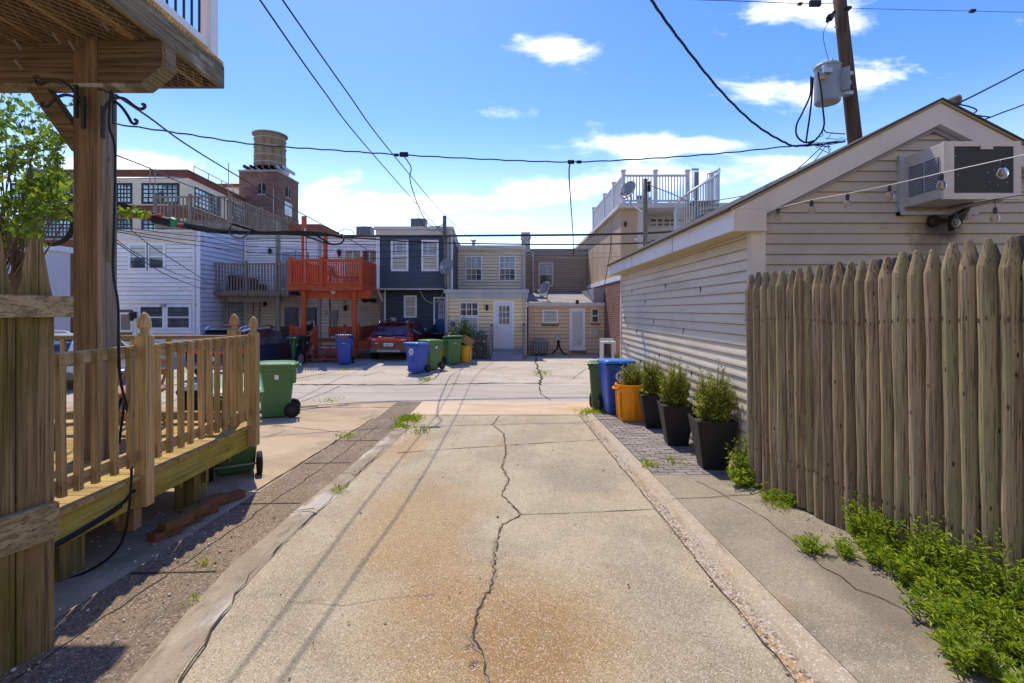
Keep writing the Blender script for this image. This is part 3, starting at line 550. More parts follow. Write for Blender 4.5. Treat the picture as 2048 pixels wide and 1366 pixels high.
def wall_lamp(root, x, y, z, s=1.0):
    m = MB(); m.box(x - .05 * s, x + .05 * s, y - .02, y, z - .08 * s, z + .12 * s); m.tube([(x, y - .02, z + .1 * s), (x, y - .1 * s, z + .16 * s), (x, y - .14 * s, z + .12 * s)], .012 * s)
    m.lathe([(.03 * s, .12 * s), (.075 * s, .08 * s), (.08 * s, .06 * s), (.055 * s, -.12 * s), (.02 * s, -.15 * s)], (x, y - .14 * s, z), 8)
    return m.build('wall_lamp', IRON, root)
def box_part(root, name, mat, *a, bevel=0.0):
    m = MB(); m.box(*a); return m.build(name, mat, root, bevel=bevel)

# ------------------------------------------------------------------ garage on the right
gx, gy0, gy1, gxr = 2.65, 5.5, 12.1, 6.57; ridge = (4.61, 3.887); sl_ = (3.887 - 2.744) / (4.61 - 2.39)
gb = gz(5.5)
ga = thing('garage', 'taupe vinyl sided garage with a gable roof beside the log fence', 'garage', (2.65, 5.5, gb))
m = MB(); m.box(gx + .02, gxr - .02, gy0 + .02, gy1 - .02, gz(12) - 0.1, 2.5)
m.add([(gx + .02, y, 2.5) for y in (gy0 + .02, gy1 - .02)] + [(gxr - .02, y, 2.5) for y in (gy0 + .02, gy1 - .02)] + [(ridge[0], y, 3.75) for y in (gy0 + .02, gy1 - .02)], [(0, 2, 4), (1, 5, 3), (0, 4, 5, 1), (2, 3, 5, 4)])
m.build('core', VINYLS, ga)
def glim(z):
    if z < 2.82: return (0, gxr - gx)
    k = (z - 2.82) / sl_; c = 0.0
    return (max(0, k - 0.02), min(gxr - gx, gxr - gx - k + 0.02))
m = MB(); lapwall(m, (gx, gy0), (1, 0), gxr - gx, gb, 3.58, 0.114, 0.016, glim, shade_line=.006); m.build('gable_siding', [VINYL, LAPSHADE], ga)
m = MB(); lapwall(m, (gx, gy1), (0, -1), gy1 - gy0, gz(12) - 0.02, 2.52, 0.122, 0.018, shade_line=.007); m.build('side_siding', [VINYLS, LAPSHADE], ga)
m = MB()
for yk in (7.0, 8.6, 9.9, 11.0):
    for k in range(4): m = MB(); z = gz(12) + 0.122 * (3 + k * 5 + int(yk) % 3); m.box(gx - 0.0195, gx, yk + 0.35 * (k % 3) - .003, yk + 0.35 * (k % 3) + .003, z, z + 0.115); m.build('siding_joint', CRACK, ga)
def box_part(root, name, mat, *a, bevel=0.0):
    m = MB(); m.box(*a); return m.build(name, mat, root, bevel=bevel)
m = MB(); m.box(gx - .03, gx + .125, gy0 - .03, gy0, gb, 2.5); m.box(gx - .03, gx, gy0 - .001, gy0 + .08, gb, 2.5); m.build('corner_trim', TRIM, ga); box_part(ga, 'corner_trim', TRIM, gx - .03, gx, gy1 - .08, gy1 + 0.02, gz(12), 2.4)
ye0, ye1 = 5.38, 12.35
def roofz(x): return 3.887 - abs(x - ridge[0]) * sl_
m = MB()
for sgn in (-1, 1):
    xe = ridge[0] + sgn * 2.30
    v = [(ridge[0], y, ridge[1] + .02) for y in (ye0 - .03, ye1 + .03)] + [(xe, y, roofz(xe) + .02) for y in (ye0 - .03, ye1 + .03)]
    v2 = [(a, b, c + .02) for a, b, c in v]; m.hexa([v[0], v[1], v[2], v[3], v2[0], v2[1], v2[2], v2[3]])
m.build('roof', ASPH, ga)
m = MB()
for sgn in (-1, 1):
    xe = ridge[0] + sgn * 2.265
    v = [(ridge[0], y, ridge[1] - .004) for y in (ye0 - .02, ye0 + .1)] + [(xe, y, roofz(xe) - .004) for y in (ye0 - .02, ye0 + .1)]
    m.hexa(v + [(a, b, c + .022) for a, b, c in v])
m.box(2.355, 2.44, ye0 + .1, ye1, roofz(2.355) - .001, roofz(2.355) + 0.018); m.build('drip_edge', FLASH, ga)
m = MB()
for sgn in (-1, 1):                          # rake boards
    xe = ridge[0] + sgn * 2.22; h = .235
    v = [(ridge[0], y, ridge[1] - h) for y in (ye0, gy0 - .02)] + [(xe, y, roofz(xe) - h + (0.0)) for y in (ye0, gy0 - .02)]
    m.hexa(v + [(a, b, c + h - .008) for a, b, c in v])
m.build('rake_board', TRIM, ga)
m = MB()
for sgn in (-1, 1):
    xe = ridge[0] + sgn * 1.9; h = .04
    v = [(ridge[0], y, ridge[1] - .285) for y in (gy0 - .045, gy0 + .01)] + [(xe, y, roofz(xe) - .285) for y in (gy0 - .045, gy0 + .01)]
    m.hexa(v + [(a, b, c + h) for a, b, c in v])
m.build('rake_trim', GREY, ga)
m = MB(); m.box(2.393, 2.735, ye0 - .012, gy0 - .018, 2.50, 2.735); m.add([(2.39, ye0 - .012, 2.735), (2.735, ye0 - .012, 2.735), (2.735, ye0 - .012, 2.90), (2.39, gy0 - .02, 2.735), (2.735, gy0 - .02, 2.735), (2.735, gy0 - .02, 2.90)], [(0, 1, 2), (5, 4, 3), (0, 2, 5, 3), (1, 4, 5, 2), (0, 3, 4, 1)]); m.build('eave_return', TRIM, ga, bevel=.004)
m = MB(); m.box(2.375, 2.392, ye0 - .004, ye1, 2.505, 2.735); m.build('fascia', FASC, ga)
m = MB()
for yj in (7.4, 9.9): m.box(2.371, 2.376, yj, yj + .008, 2.505, 2.735)
m.build('fascia_joint', CRACK, ga)
m = MB(); m.box(2.393, 2.66, gy0 - .018, ye1, 2.498, 2.512)
m.build('soffit', SOFF, ga)
# window air conditioner
ax0, ax1, ay0, az0, az1 = 4.27, 5.01, 4.93, 2.744, 3.31
ac = thing('window_air_conditioner', 'boxy cream window air conditioner jutting from the garage gable', 'air conditioner', (4.6, 5.5, 2.744))
m = MB(); m.box(ax0, ax1, ay0 + .03, 5.49, az0 + .02, az1); m.build('casing', plain('ac_beige', (.52, .48, .42), rough=.5), ac, bevel=.006)
m = MB(); m.box(ax0 - .012, ax0 + .09, ay0, ay0 + .03, az0, az1 + .005); m.box(ax1 - .06, ax1 + .012, ay0, ay0 + .03, az0, az1 + .005); m.box(ax0 + .09, ax1 - .06, ay0, ay0 + .03, az1 - .045, az1 + .005); m.box(ax0 + .09, ax1 - .06, ay0, ay0 + .03, az0, az0 + .06); m.box(4.62, 4.74, ay0 - .006, ay0 + .01, az1 - .075, az1 - .02); m.build('rear_frame', TRIM, ac)
CONDG = mk('condenser_fins', (0.045, 0.043, 0.04), [((0.12, 0.115, 0.105), 'wave', (0, 0, 6.0), 0.4, 0.6, 0.8), ((0.55, 0.53, 0.48), 'vor', (18, 18, 18), 0.13, 0.05, 0.9)], rough=0.6)
m = MB(); m.box(ax0 + .09, ax1 - .06, ay0 + .012, ay0 + .03, az0 + .06, az1 - .045); m.build('condenser_coil', CONDG, ac)
for (ya, yb) in ((5.00, 5.17), (5.19, 5.38)):
    m = MB(); m.box(ax0 - .003, ax0, ya, yb, az0 + .12, az1 - .13); lv = m.build('louvre_panel', DARK, ac)
    m = MB(); k = az0 + .125
    while k < az1 - .14: m.hexa([(ax0 - .012, ya, k), (ax0 - .002, ya, k + .007), (ax0 - .012, yb, k), (ax0 - .002, yb, k + .007), (ax0 - .012, ya, k + .006), (ax0 - .002, ya, k + .012), (ax0 - .012, yb, k + .006), (ax0 - .002, yb, k + .012)]); k += .017
    m.build('slat', LGREY, lv)
m = MB(); m.box(ax0 - .05, ax0 - .0, 5.44, 5.50, az0 - .06, az1 + .02); m.box(ax0 - .05, ax1 + .05, 5.42, 5.50, az0 - .06, az0 - .02); m.build('mounting_frame', LGREY, ac)
fl = thing('flood_light', 'burnt black flood light below the air conditioner on the stained siding', 'light fixture', (X(1880, 5.4), 5.48, Z(438, 5.4)))
fx, fz = X(1878, 5.4), Z(440, 5.4)
m = MB(); m.lathe([(.065, 0), (.065, -.04), (.04, -.06)], (fx, 5.485, fz), 16, 'y'); m.tube([(fx, 5.44, fz), (fx + .05, 5.38, fz - .01), (fx + .09, 5.34, fz - .01)], .022, 8); m.build('mount', IRON, fl, smooth=False)
m = MB(); m.hexa([(fx + .07, 5.30, fz - .13), (fx + .13, 5.30, fz - .10), (fx + .07, 5.37, fz - .13), (fx + .13, 5.37, fz - .10), (fx + .07, 5.28, fz + .02), (fx + .24, 5.28, fz + .12), (fx + .07, 5.37, fz + .03), (fx + .24, 5.38, fz + .12)]); m.build('shade', IRON, fl)
m = MB(); m.lathe([(.012, .05), (.03, .03), (.035, 0), (.02, -.03), (.004, -.04)], (fx + .17, 5.26, fz + .01), 10); m.build('bulb', BULB, fl, smooth=True)
ra = thing('roof_lamp', 'small rusty lamp head lying on the garage ridge', 'lamp', (X(1900, 5.6), 5.6, Z(205, 5.6)))
m = MB(); c = Vector((X(1893, 5.7), 5.7, Z(206, 5.7))); m.tube([c + Vector((-.09, .02, -.005)), c + Vector((0, 0, .0)), c + Vector((.06, -.01, .015)), c + Vector((.12, -.03, .025))], [.03, .035, .05, .06], 10); m.build('lamp_head', POLEG, ra)
m = MB(); m.tube(smooth_pts([c, c + Vector((.12, -.1, -.07)), c + Vector((.25, -.1, -.12)), c + Vector((.22, -.1, -.17)), c + Vector((.4, -.1, -.2))]), .008, 5); m.build('cable', CABLE, ra)
# string lights
def string_lights(label, pts, bulbs, r=.004, hang=0.0):
    s_ = thing('string_light', label, 'string lights', pts[0]); m = MB(); m.tube(smooth_pts(pts), r, 5); m.build('wire', OFFW if not hang else CABLE, s_)
    for b in bulbs:
        b = Vector(b); m = MB(); m.tube([b, b + Vector((0, 0, -.02 - hang))], .004, 5); m.lathe([(.012, -.005 - hang), (.017, -.02 - hang), (.017, -.055 - hang), (.012, -.06 - hang)], b, 8); sk = m.build('socket', BLACKP, s_)
        m = MB(); m.lathe([(.012, -.058 - hang), (.022, -.07 - hang), (.034, -.095 - hang), (.034, -.115 - hang), (.022, -.14 - hang), (.004, -.147 - hang)], b, 12); m.build('bulb', BULB, sk, smooth=True)
        m = MB(); m.tube([b + Vector((0, 0, -.07 - hang)), b + Vector((0, 0, -.12 - hang))], .004, 5); m.build('filament', FIL, sk)
q = [(1535, 421, 5.33), (1623, 400, 5.0), (1695, 387, 4.75), (1779, 370, 4.5), (1883, 346, 4.15), (2005, 319, 3.75), (2110, 296, 3.45)]
string_lights('white wire string of six round bulbs crossing in front of the air conditioner', [P(*k) for k in q], [P(1556, 414, 5.28)] + [P(*k) for k in q[1:6]])
q = [(1898, 414, 5.0), (1912, 411, 4.9), (1990, 398, 4.5), (2090, 383, 4.1)]
string_lights('black wire string with hanging bulbs below the air conditioner', [P(*k) for k in q], [P(1912, 410, 4.9), P(1990, 398, 4.5)], .007, .07)

# ------------------------------------------------------------------ stockade fence of pointed logs
A, B = Vector((2.535, 5.3, 0)), Vector((2.895, 2.85, 0)); fd = (B - A); fl_ = fd.length; fd.normalize(); fnr = Vector((fd.y, -fd.x, 0))
sf = thing('log_fence', 'stockade fence of pointed grey green half logs along the paving', 'fence', (A.x, A.y, gz(5.3)))
def log(mb, c, r, zb, zt, tip, lean):
    prof = [(r * .96, 0), (r * 1.0, .3), (r * rng.uniform(.96, 1.05), .6), (r * rng.uniform(.95, 1.04), 1.0), (r * rng.uniform(.95, 1.03), 1.5)]
    H = zt - zb; prof = [(a, b) for a, b in prof if b < H - tip - .05] + [(r, H - tip), (r * .97, H - tip * .85), (r * .34, H - .006), (r * .28, H)]
    i0 = len(mb.v); mb.lathe(prof, c, 18)
    for i in range(i0, len(mb.v)):
        x, y, z = mb.v[i]; k = (z - c[2]); mb.v[i] = (x + lean * k + 0.004 * math.sin(k * 5 + c[1] * 40), y, z)
s = 0.0; k = 0
while s < 3.75:
    pr = rng.uniform(.104, .124); c = A + fd * (s + pr / 2) + fnr * rng.uniform(-.008, .008); c.z = gz(c.y) + RS - .02 if c.y > 0 else -.1
    if c.y > 4.0: c.z += 0.05 * min(1, (c.y - 4) / .6)
    m = MB(); m.rr(); log(m, c, pr / 2 * 1.02, c.z, 2.02 + .05 * s / 2.4 + rng.uniform(-.018, .02), rng.uniform(.17, .23), -0.016 + rng.uniform(-.003, .003))
    for zn in (1.70, .38):
        for q in (-.25, .22):
            m.mi = 1; e = c + fnr * (pr * .497) + fd * (q * pr * .8); zz = zn + rng.uniform(-.015, .015); m.beam(e + Vector((-.016 * zz, 0, zz - .016)), e + Vector((-.016 * zz, 0, zz + .012)), .006, .004, tuple(fnr)); m.mi = 0
    m.build('picket', [LOG, NAILR], sf, smooth=False); s += pr; k += 1
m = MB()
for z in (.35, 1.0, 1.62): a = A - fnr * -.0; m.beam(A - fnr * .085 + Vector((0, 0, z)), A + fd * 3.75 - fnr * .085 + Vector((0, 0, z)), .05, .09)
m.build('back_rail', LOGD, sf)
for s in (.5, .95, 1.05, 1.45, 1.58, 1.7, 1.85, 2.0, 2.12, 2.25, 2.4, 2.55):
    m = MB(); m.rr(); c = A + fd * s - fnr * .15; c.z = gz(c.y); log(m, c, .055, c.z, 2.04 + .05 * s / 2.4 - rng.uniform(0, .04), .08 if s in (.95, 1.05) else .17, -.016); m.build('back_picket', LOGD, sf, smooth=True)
m = MB(); c = A + fd * .82 + fnr * .065; m.rr(); c.z = .52; log(m, c, .042, .52, 1.99, .17, -.016); m.build('broken_slat', LOG, sf)
# ------------------------------------------------------------------ row houses across the alley
HG = -0.22
def house(label, x, y, base=HG): return thing('row_house', label, 'house', (x, y, base), 0, 'row houses across the alley')
def core(root, x0, x1, y0, y1, z0, z1, mat=None): return box_part(root, 'wall_core', mat or WALLW, x0, x1, y0, y1, z0, z1)
def lapf(root, mat, x0, x1, y, z0, z1, c=.17): m = MB(); lapwall(m, (x0, y), (1, 0), x1 - x0, z0, z1, c, .02, shade_line=.016); return m.build('siding', [mat, LAPSHADE], root)
def pipe(root, pts, r=.035, mat=None, name='downspout', n=6): m = MB(); m.tube(pts, r, n); return m.build(name, mat or WHITE, root)
def door(root, x0, x1, y, z0, z1, mat, glass=None, frame=.08, fm=None, grid_=None, knob='l', gm=None):
    m = MB(); fm = fm or WHITE
    m.box(x0, x0 + frame, y - .05, y, z0, z1); m.box(x1 - frame, x1, y - .05, y, z0, z1); m.box(x0 + frame, x1 - frame, y - .05, y, z1 - frame, z1); m.box(x0 - .02, x1 + .02, y - .09, y, z0 - .05, z0)
    d = m.build('door_frame', fm, root)
    m = MB(); m.box(x0 + frame, x1 - frame, y - .028, y, z0, z1 - frame)
    a, b, h = x0 + frame, x1 - frame, z1 - frame - z0
    for (zz0, zz1) in ((.07, .38),) if glass else ((.06, .40), (.46, .92)):
        for (u0, u1) in ((.12, .46), (.54, .88)): m.box(a + (b - a) * u0, a + (b - a) * u1, y - .038, y - .028, z0 + h * zz0, z0 + h * zz1)
    dd = m.build('door', mat, root)
    if glass:
        g0, g1, c0, c1 = glass; xa, xb, za, zb = a + (b - a) * g0, a + (b - a) * g1, z0 + h * c0, z0 + h * c1
        m = MB(); m.box(xa, xb, y - .04, y - .028, za, zb); m.build('pane', gm or GLASS, dd)
        if grid_:
            m = MB(); nx, nz = grid_
            for k in range(nx + 1): q_ = xa + (xb - xa) * k / nx; m.box(q_ - .012, q_ + .012, y - .05, y - .04, za, zb)
            for k in range(nz + 1): q_ = za + (zb - za) * k / nz; m.box(xa, xb, y - .0515, y - .0415, q_ - .012, q_ + .012)
            m.build('muntin', mat, dd)
    m = MB(); kx = a + .06 if knob == 'l' else b - .06; m.lathe([(.02, 0), (.03, -.03), (.028, -.06), (.01, -.065)], (kx, y - .03, z0 + h * .47), 8, 'y'); m.build('handle', STEEL, dd)
    return d

# pale blue house, left
h = house('pale blue lap sided house with white trimmed double windows', -14.3, 20)
x0, x1, y = X(218, 20), X(400, 20), 20.0
core(h, x0 + .02, x1 - .02, y + .02, 26, HG - .1, 4.45, L_BLUE); lapf(h, L_BLUE, x0, x1, y, HG - .1, Z(484, y))
m = MB(); lapwall(m, (x1, y), (0, 1), 3.3, HG - .1, 5.0, .19, .02, shade_line=.018); m.build('side_siding', [L_BLUES, LAPSHADE], h)
box_part(h, 'parapet_wall', L_BLUES, x1 - .16, x1 - .004, y, 23.3, 4.3, 5.0)
box_part(h, 'cornice', OFFW, x0 - .06, x1 - .12, y - .14, y - .01, Z(481, y), Z(466, y)); box_part(h, 'cornice', OFFW, x0 - .06, x1 - .12, y - .22, y + .1, Z(466, y), Z(461, y))
box_part(h, 'corner_board', WHITE, x1 - .14, x1 + .03, y - .05, y - .015, HG, 4.98); box_part(h, 'corner_board', WHITE, x1 - .2, x1 + .06, y - .06, y + .2, 4.98, 5.06); box_part(h, 'corner_board', WHITE, x0 - .05, x0 + .1, y - .05, y - .015, HG, 4.4); box_part(h, 'corner_board', WHITE, x1 - .0, x1 + .05, y + .2, 23.3, 5.0, 5.06)
box_part(h, 'roof', ROOFG, x0, x1 - .17, y + .12, 26, 4.46, 4.52)
xm = (X(257, y) + X(332, y)) / 2
for (a, b) in ((X(257, y), xm + .05), (xm - .045 + .05, X(332, y))): win(h, (0, y), (1, 0), a, b, Z(541, y), Z(486, y), trim=.10, up=BLIND)
for (a, b) in ((277, 331), (331.3, 384)): px(h, y, a, b, 609, 660, trim=.10, up=GLASS)
m = MB(); m.box(X(235, y), X(273, y), y - .03, y, HG, Z(616, y)); m.build('door_frame', WHITE, h)
m = MB(); m.box(X(238, y), X(266, y), y - .036, y - .03, Z(683, y), Z(619, y)); dd = m.build('door', CARBLK, h)
m = MB(); a, b, c, d = X(240, y), X(267, y), Z(664, y), Z(625, y)
for q in ((a, a + .07, c, d), (b - .07, b, c, d)): m.box(q[0], q[1], y - .06, y - .036, q[2], q[3])
m.box(a + .07, b - .07, y - .06, y - .036, d - .07, d); m.box(a + .07, b - .07, y - .06, y - .036, c, c + .07); st = m.build('storm_door_frame', WHITE, dd)
m = MB(); m.box(a + .07, b - .07, y - .05, y - .037, c + .07, d - .07); m.build('pane', GLASS, st)
wall_lamp(h, X(271, y), y - .03, Z(632, y), 1.3)
box_part(h, 'vent_box', STEEL, X(325, y), X(334, y), y - .16, y, Z(614, y), Z(608, y)); box_part(h, 'vent_box', STEEL, X(388, y), X(394, y), y - .08, y, Z(612, y), Z(606, y))
pipe(h, [(x0 + .1, y - .05, Z(600, y)), (X(388, y), y - .05, Z(601, y)), (X(392, y), y - .05, Z(606, y))], .03, L_BLUE, 'conduit'); pipe(h, [(x1 - .2, y - .07, Z(484, y)), (x1 - .2, y - .07, HG)], .04)
m = MB()
for k in range(3): m.box(X(228, y), X(270, y), y - .35 - .25 * (2 - k), y - .05, HG, HG + .16 * (k + 1))
m.build('step', DARKW, h)
# white house behind the grey balcony
y = 23.3; XA, XB, XC = X(489, y), X(641, y), X(757, y)
h = house('white sided house behind the weathered grey balcony', (XA + XB) / 2, y)
core(h, XA, XB - .01, y + .02, 30, HG - .1, 5.0); lapf(h, L_WHITE, XA, XB, y, 2.5, 5.02, .13); lapf(h, L_CREAM, XA, XB, y, HG - .1, 2.5, .15)
box_part(h, 'cornice', LGREY, XA - .1, XB, y - .12, y + .1, 5.0, 5.12); box_part(h, 'roof', ROOFG, XA, XB, y + .1, 30, 5.02, 5.08)
px(h, y, 561, 594, 502, 578, pm=GLASSB, sash=False, trim=.06); px(h, y, 590.5, 622, 502, 578, pm=GLASSB, sash=False, trim=.06)
px(h, y, 566, 602, 611, 690, pm=GLASS, sash=False, trim=.08, fm=OFFW); px(h, y, 602.4, 638, 611, 690, pm=GLASS, sash=False, trim=.08, fm=OFFW)
wall_lamp(h, X(542, y), y, Z(503, y)); wall_lamp(h, X(532, y), y, Z(607, y)); pipe(h, [(X(492, y), y - .06, 5.0), (X(492, y), y - .06, HG)], .05); pipe(h, [(X(640, y), y - .07, 5.0), (X(640, y), y - .07, HG)], .06, LGREY)
pipe(h, [(X(509, y), y - .04, Z(592, y)), (X(507, y), y - .04, Z(640, y))], .02, CABLEG, 'conduit'); pipe(h, [(X(527, y), y - .04, Z(590, y)), (X(521, y), y - .04, Z(596, y)), (X(520, y), y - .04, Z(670, y))], .02, CABLEG, 'conduit')
# white house behind the red decks
h = house('white and cream sided house behind the red stained decks', (XB + XC) / 2, y)
core(h, XB + .01, XC, y + .02, 30, HG - .1, 5.0); lapf(h, L_WHITE, XB, XC, y, 2.5, 5.0, .13); lapf(h, L_CREAM, XB, XC + .1, y, HG - .1, 2.5, .15)
box_part(h, 'cornice', OFFW, XB, XC, y - .10, y + .1, 5.0, 5.08); box_part(h, 'roof', ROOFG, XB, XC, y + .1, 30, 5.01, 5.07)
px(h, y, 689, 723, 499, 578, pm=GLASSG, sash=False, cols=2, rows=3, trim=.05, bar=.03); px(h, y, 723.3, 756, 499, 578, pm=GLASS, sash=False, cols=2, rows=3, trim=.05, bar=.03)
px(h, y, 686, 756, 595, 609, sash=False, trim=.05, fm=OFFW, name='transom_window')
door(h, X(699, y), X(742, y), y, Z(690, y), Z(606.5, y), OFFW, fm=L_CREAM); wall_lamp(h, X(680, y), y, Z(507, y), 1.2); wall_lamp(h, X(692, y), y, Z(616, y))
box_part(h, 'utility_box', GREY, X(662, y), X(676, y), y - .14, y, Z(640, y), Z(620, y)); box_part(h, 'utility_box', GREY, X(667, y), X(674, y), y - .1, y, Z(656, y), Z(641, y))
m = MB(); m.lathe([(.12, 0), (.12, -.06), (.08, -.12)], (X(650, y), y, Z(626, y)), 10, 'y'); m.box(X(646, y), X(662, y), y - .06, y, Z(637, y), Z(634, y)); m.build('gas_meter', OFFW, h)
pipe(h, [(X(660, y), y - .05, Z(582, y)), (X(661, y), y - .05, Z(640, y)), (X(660, y), y - .05, Z(676, y))], .022, CABLE, 'conduit')
# slate blue house
h = house('dark slate blue house with white windows and a blue door', -4.1, 21)
ya, yb = 21.0, 21.7; a, b = X(757, ya), X(905, ya); zt = Z(455, ya); zo = Z(577, ya)
core(h, a, b - .02, ya + .02, 27, zo, zt - .3, L_NAVY); core(h, X(768, yb), b - .02, yb + .02, 27, HG - .1, zo, L_NAVYD)
lapf(h, L_NAVY, a, b, ya, zo, Z(470, ya), .155); lapf(h, L_NAVYD, X(768, yb), X(893, yb), yb, HG - .1, zo, .155)
m = MB(); lapwall(m, (b, ya), (0, 1), 4.5, 2.2, Z(478, ya), .155); m.build('side_siding', plain('siding_slate_side', (0.09, 0.10, 0.115), rough=.6), h)
box_part(h, 'cornice', OFFW, a - .1, b + .02, ya - .06, ya - .015, Z(472, ya), Z(460, ya)); box_part(h, 'cornice', OFFW, a - .16, b + .05, ya - .16, ya + .15, Z(460, ya), Z(454, ya)); box_part(h, 'cornice', OFFW, a - .1, b, ya - .03, ya + .02, zo - .05, zo)
m = MB(); m.hexa([(b - .02, ya, zt - .5), (b + .06, ya, zt - .5), (b - .02, 26, zt - 1.3), (b + .06, 26, zt - 1.3), (b - .02, ya, zt - .02), (b + .06, ya, zt - .02), (b - .02, 26, zt - .9), (b + .06, 26, zt - .9)]); m.build('parapet_cap', GREY, h); box_part(h, 'roof', ROOFG, a, b - .03, ya + .16, 27, zt - .32, zt - .25)
box_part(h, 'corner_board', WHITE, a - .02, a + .06, ya - .05, ya - .016, zo, Z(472, ya)); box_part(h, 'corner_board', WHITE, b - .06, b + .02, ya - .05, ya - .016, 2.4, Z(472, ya)); box_part(h, 'corner_board', WHITE, X(769, yb), X(772, yb), yb - .05, yb - .016, HG, zo - .06)
for (p, q) in ((782, 817), (843, 877.5)): px(h, ya, p, q, 480, 542.5, pm=SHADE, up=CURT, trim=.08)
px(h, yb, 808, 834, 591, 635.5, pm=SHADE, trim=.08)
door(h, X(867, yb), X(893, yb), yb, Z(679, yb), Z(594, yb), DBLUE, (.30, .95, .50, .97), .07, grid_=(3, 3), knob='l', gm=CURT)
box_part(h, 'outlet_box', LGREY, X(781, yb), X(792, yb), yb - .06, yb, Z(643, yb), Z(635, yb)); box_part(h, 'outlet_box', LGREY, X(848, yb), X(853, yb), yb - .04, yb, Z(662, yb), Z(656, yb))
pipe(h, [(X(788, yb), yb - .1, zo - .1), (X(779, yb), yb - .05, zo - .25), (X(777, yb), yb - .05, Z(630, yb)), (X(778, yb), yb - .05, Z(640, yb))], .018, CABLEG, 'conduit'); pipe(h, smooth_pts([(X(840, yb), yb - .1, zo - .04), (X(852, yb), yb - .1, Z(600, yb)), (X(868, yb), yb - .1, Z(606, yb)), (X(882, yb), yb - .1, Z(596, yb)), (X(888, yb), yb - .1, Z(583, yb))]), .018, OFFW, 'hanging_cable')
pipe(h, [(a - .05, ya - .06, Z(472, ya)), (a - .05, ya - .06, zo + .05), (X(766, yb), yb - .1, Z(602, yb))], .04)
m = MB()
for k in range(2): m.box(X(864, yb), X(893, yb), yb - .3 - .3 * (1 - k), yb - .05, HG, HG + .2 * (k + 1))
m.build('step', GREY, h)
# yellow house
h = house('yellow sided house with a white nine pane door and grey steps', -1.0, 20.5)
y = 20.5; a, b = X(893, y), X(1054, y); zt = Z(590, y); yu = 23.0
core(h, a, b, y + .02, yu, HG - .1, zt - .02, L_YEL); lapf(h, L_YEL, a, b, y, HG - .1, zt, .155)
m = MB(); m.box(a - .1, b + .08, y - .10, y + .02, Z(586, y), Z(579, y)); m.box(a - .04, b + .04, y - .05, y - .015, Z(597, y), Z(586, y)); m.build('gutter', LGREY, h)
m = MB(); m.hexa([(a, y + .02, zt), (b, y + .02, zt), (a, yu, zt + .2), (b, yu, zt + .2), (a, y + .02, zt + .1), (b, y + .02, zt + .1), (a, yu, zt + .3), (b, yu, zt + .3)]); m.build('porch_roof', ROOFG, h)
au, bu = X(911, yu), X(1049, yu); core(h, au, bu, yu + .02, 29, 2.2, Z(494, yu), L_YELU); lapf(h, L_YELU, au, bu, yu, 2.35, Z(500, yu), .14)
box_part(h, 'cornice', TRIM, au - .06, bu + .05, yu - .10, yu + .1, Z(500, yu), Z(491, yu)); box_part(h, 'cornice', TRIM, bu - .06, bu + .04, yu - .05, yu - .015, 2.5, Z(500, yu)); box_part(h, 'roof', ROOFG, au, bu, yu + .1, 29, Z(495, yu), Z(492, yu)); box_part(h, 'parapet_wall', ROOFG, au - .25, au - .02, yu + .1, 27, 2.4, Z(495, yu))
for (p, q) in ((931, 964.5), (998, 1031.5)): px(h, yu, p, q, 512, 562, pm=GLASS, up=CURT, cols=3, rows=2, trim=.05, bar=.022)
px(h, y, 919, 957.5, 633, 683, pm=SHADE, trim=.05, sash=False)
px(h, y, 919, 957.5, 604, 632.8, pm=GLASS, cols=3, rows=2, trim=.05, sash=False, bar=.03)
door(h, X(987, y), X(1028, y), y, Z(695, y), Z(602, y), DWHITE, (.22, .84, .52, .93), .07, grid_=(3, 3), knob='l'); wall_lamp(h, X(974, y), y, Z(615, y), .9)
m = MB(); m.box(X(900, y), X(912, y), y - .12, y, Z(660, y), Z(640, y)); mt_ = m.build('electric_meter', LGREY, h); m = MB(); m.lathe([(.10, 0), (.10, -.05), (.06, -.09)], (X(906, y), y - .12, Z(647, y)), 12, 'y'); m.build('meter_dial', GLASS, mt_)
m = MB(); m.box(X(958, y), X(969, y), y - .1, y, Z(672, y), Z(661, y)); m.build('junction_box', GREY, h)
for (p, v) in ((895, 588), (1048, 588)): pipe(h, [(X(p, y), y - .07, Z(v, y)), (X(p, y), y - .07, HG)], .045, LGREY if p > 900 else OFFW)
pipe(h, [(X(1045.5, yu), yu - .1, Z(500, yu)), (X(1045.5, yu), yu - .1, 2.5)], .05, LGREY)
sx0, sx1 = X(984, y), X(1046, y)
m = MB(); ns = 4
for k in range(ns): m.box(sx0 + .03, sx1 - .03, y - .55 - .28 * (ns - 1 - k), y - .095 if k == ns - 1 else y - .55 - .28 * (ns - 2 - k) , HG - .05, HG + (Z(697, y) - HG) * (k + 1) / ns)
m.build('step', plain('step_grey', (.30, .29, .33), rough=.7), h)
for xx in (sx0 - .05, sx1 - .02):
    m = MB(); m.box(xx, xx + .09, y - 1.0, y - .91, HG, Z(655, y)); m.box(xx, xx + .09, y - .3, y - .21, HG, Z(650, y)); m.beam((xx + .045, y - 1.05, Z(655, y)), (xx + .045, y - .1, Z(648, y)), .10, .05); m.box(xx + .02, xx + .07, y - .9, y - .3, Z(695, y), Z(662, y)); m.build('stair_rail', plain('stair_rail_grey', (.22, .2, .22), rough=.8) if 'stair_rail_grey' not in MATS else MATS['stair_rail_grey'], h)
ch = thing('chimney', 'weathered whitewashed brick chimney on the yellow house roof', 'chimney', (X(1051, 24.5), 24.5, Z(500, 24.5)))
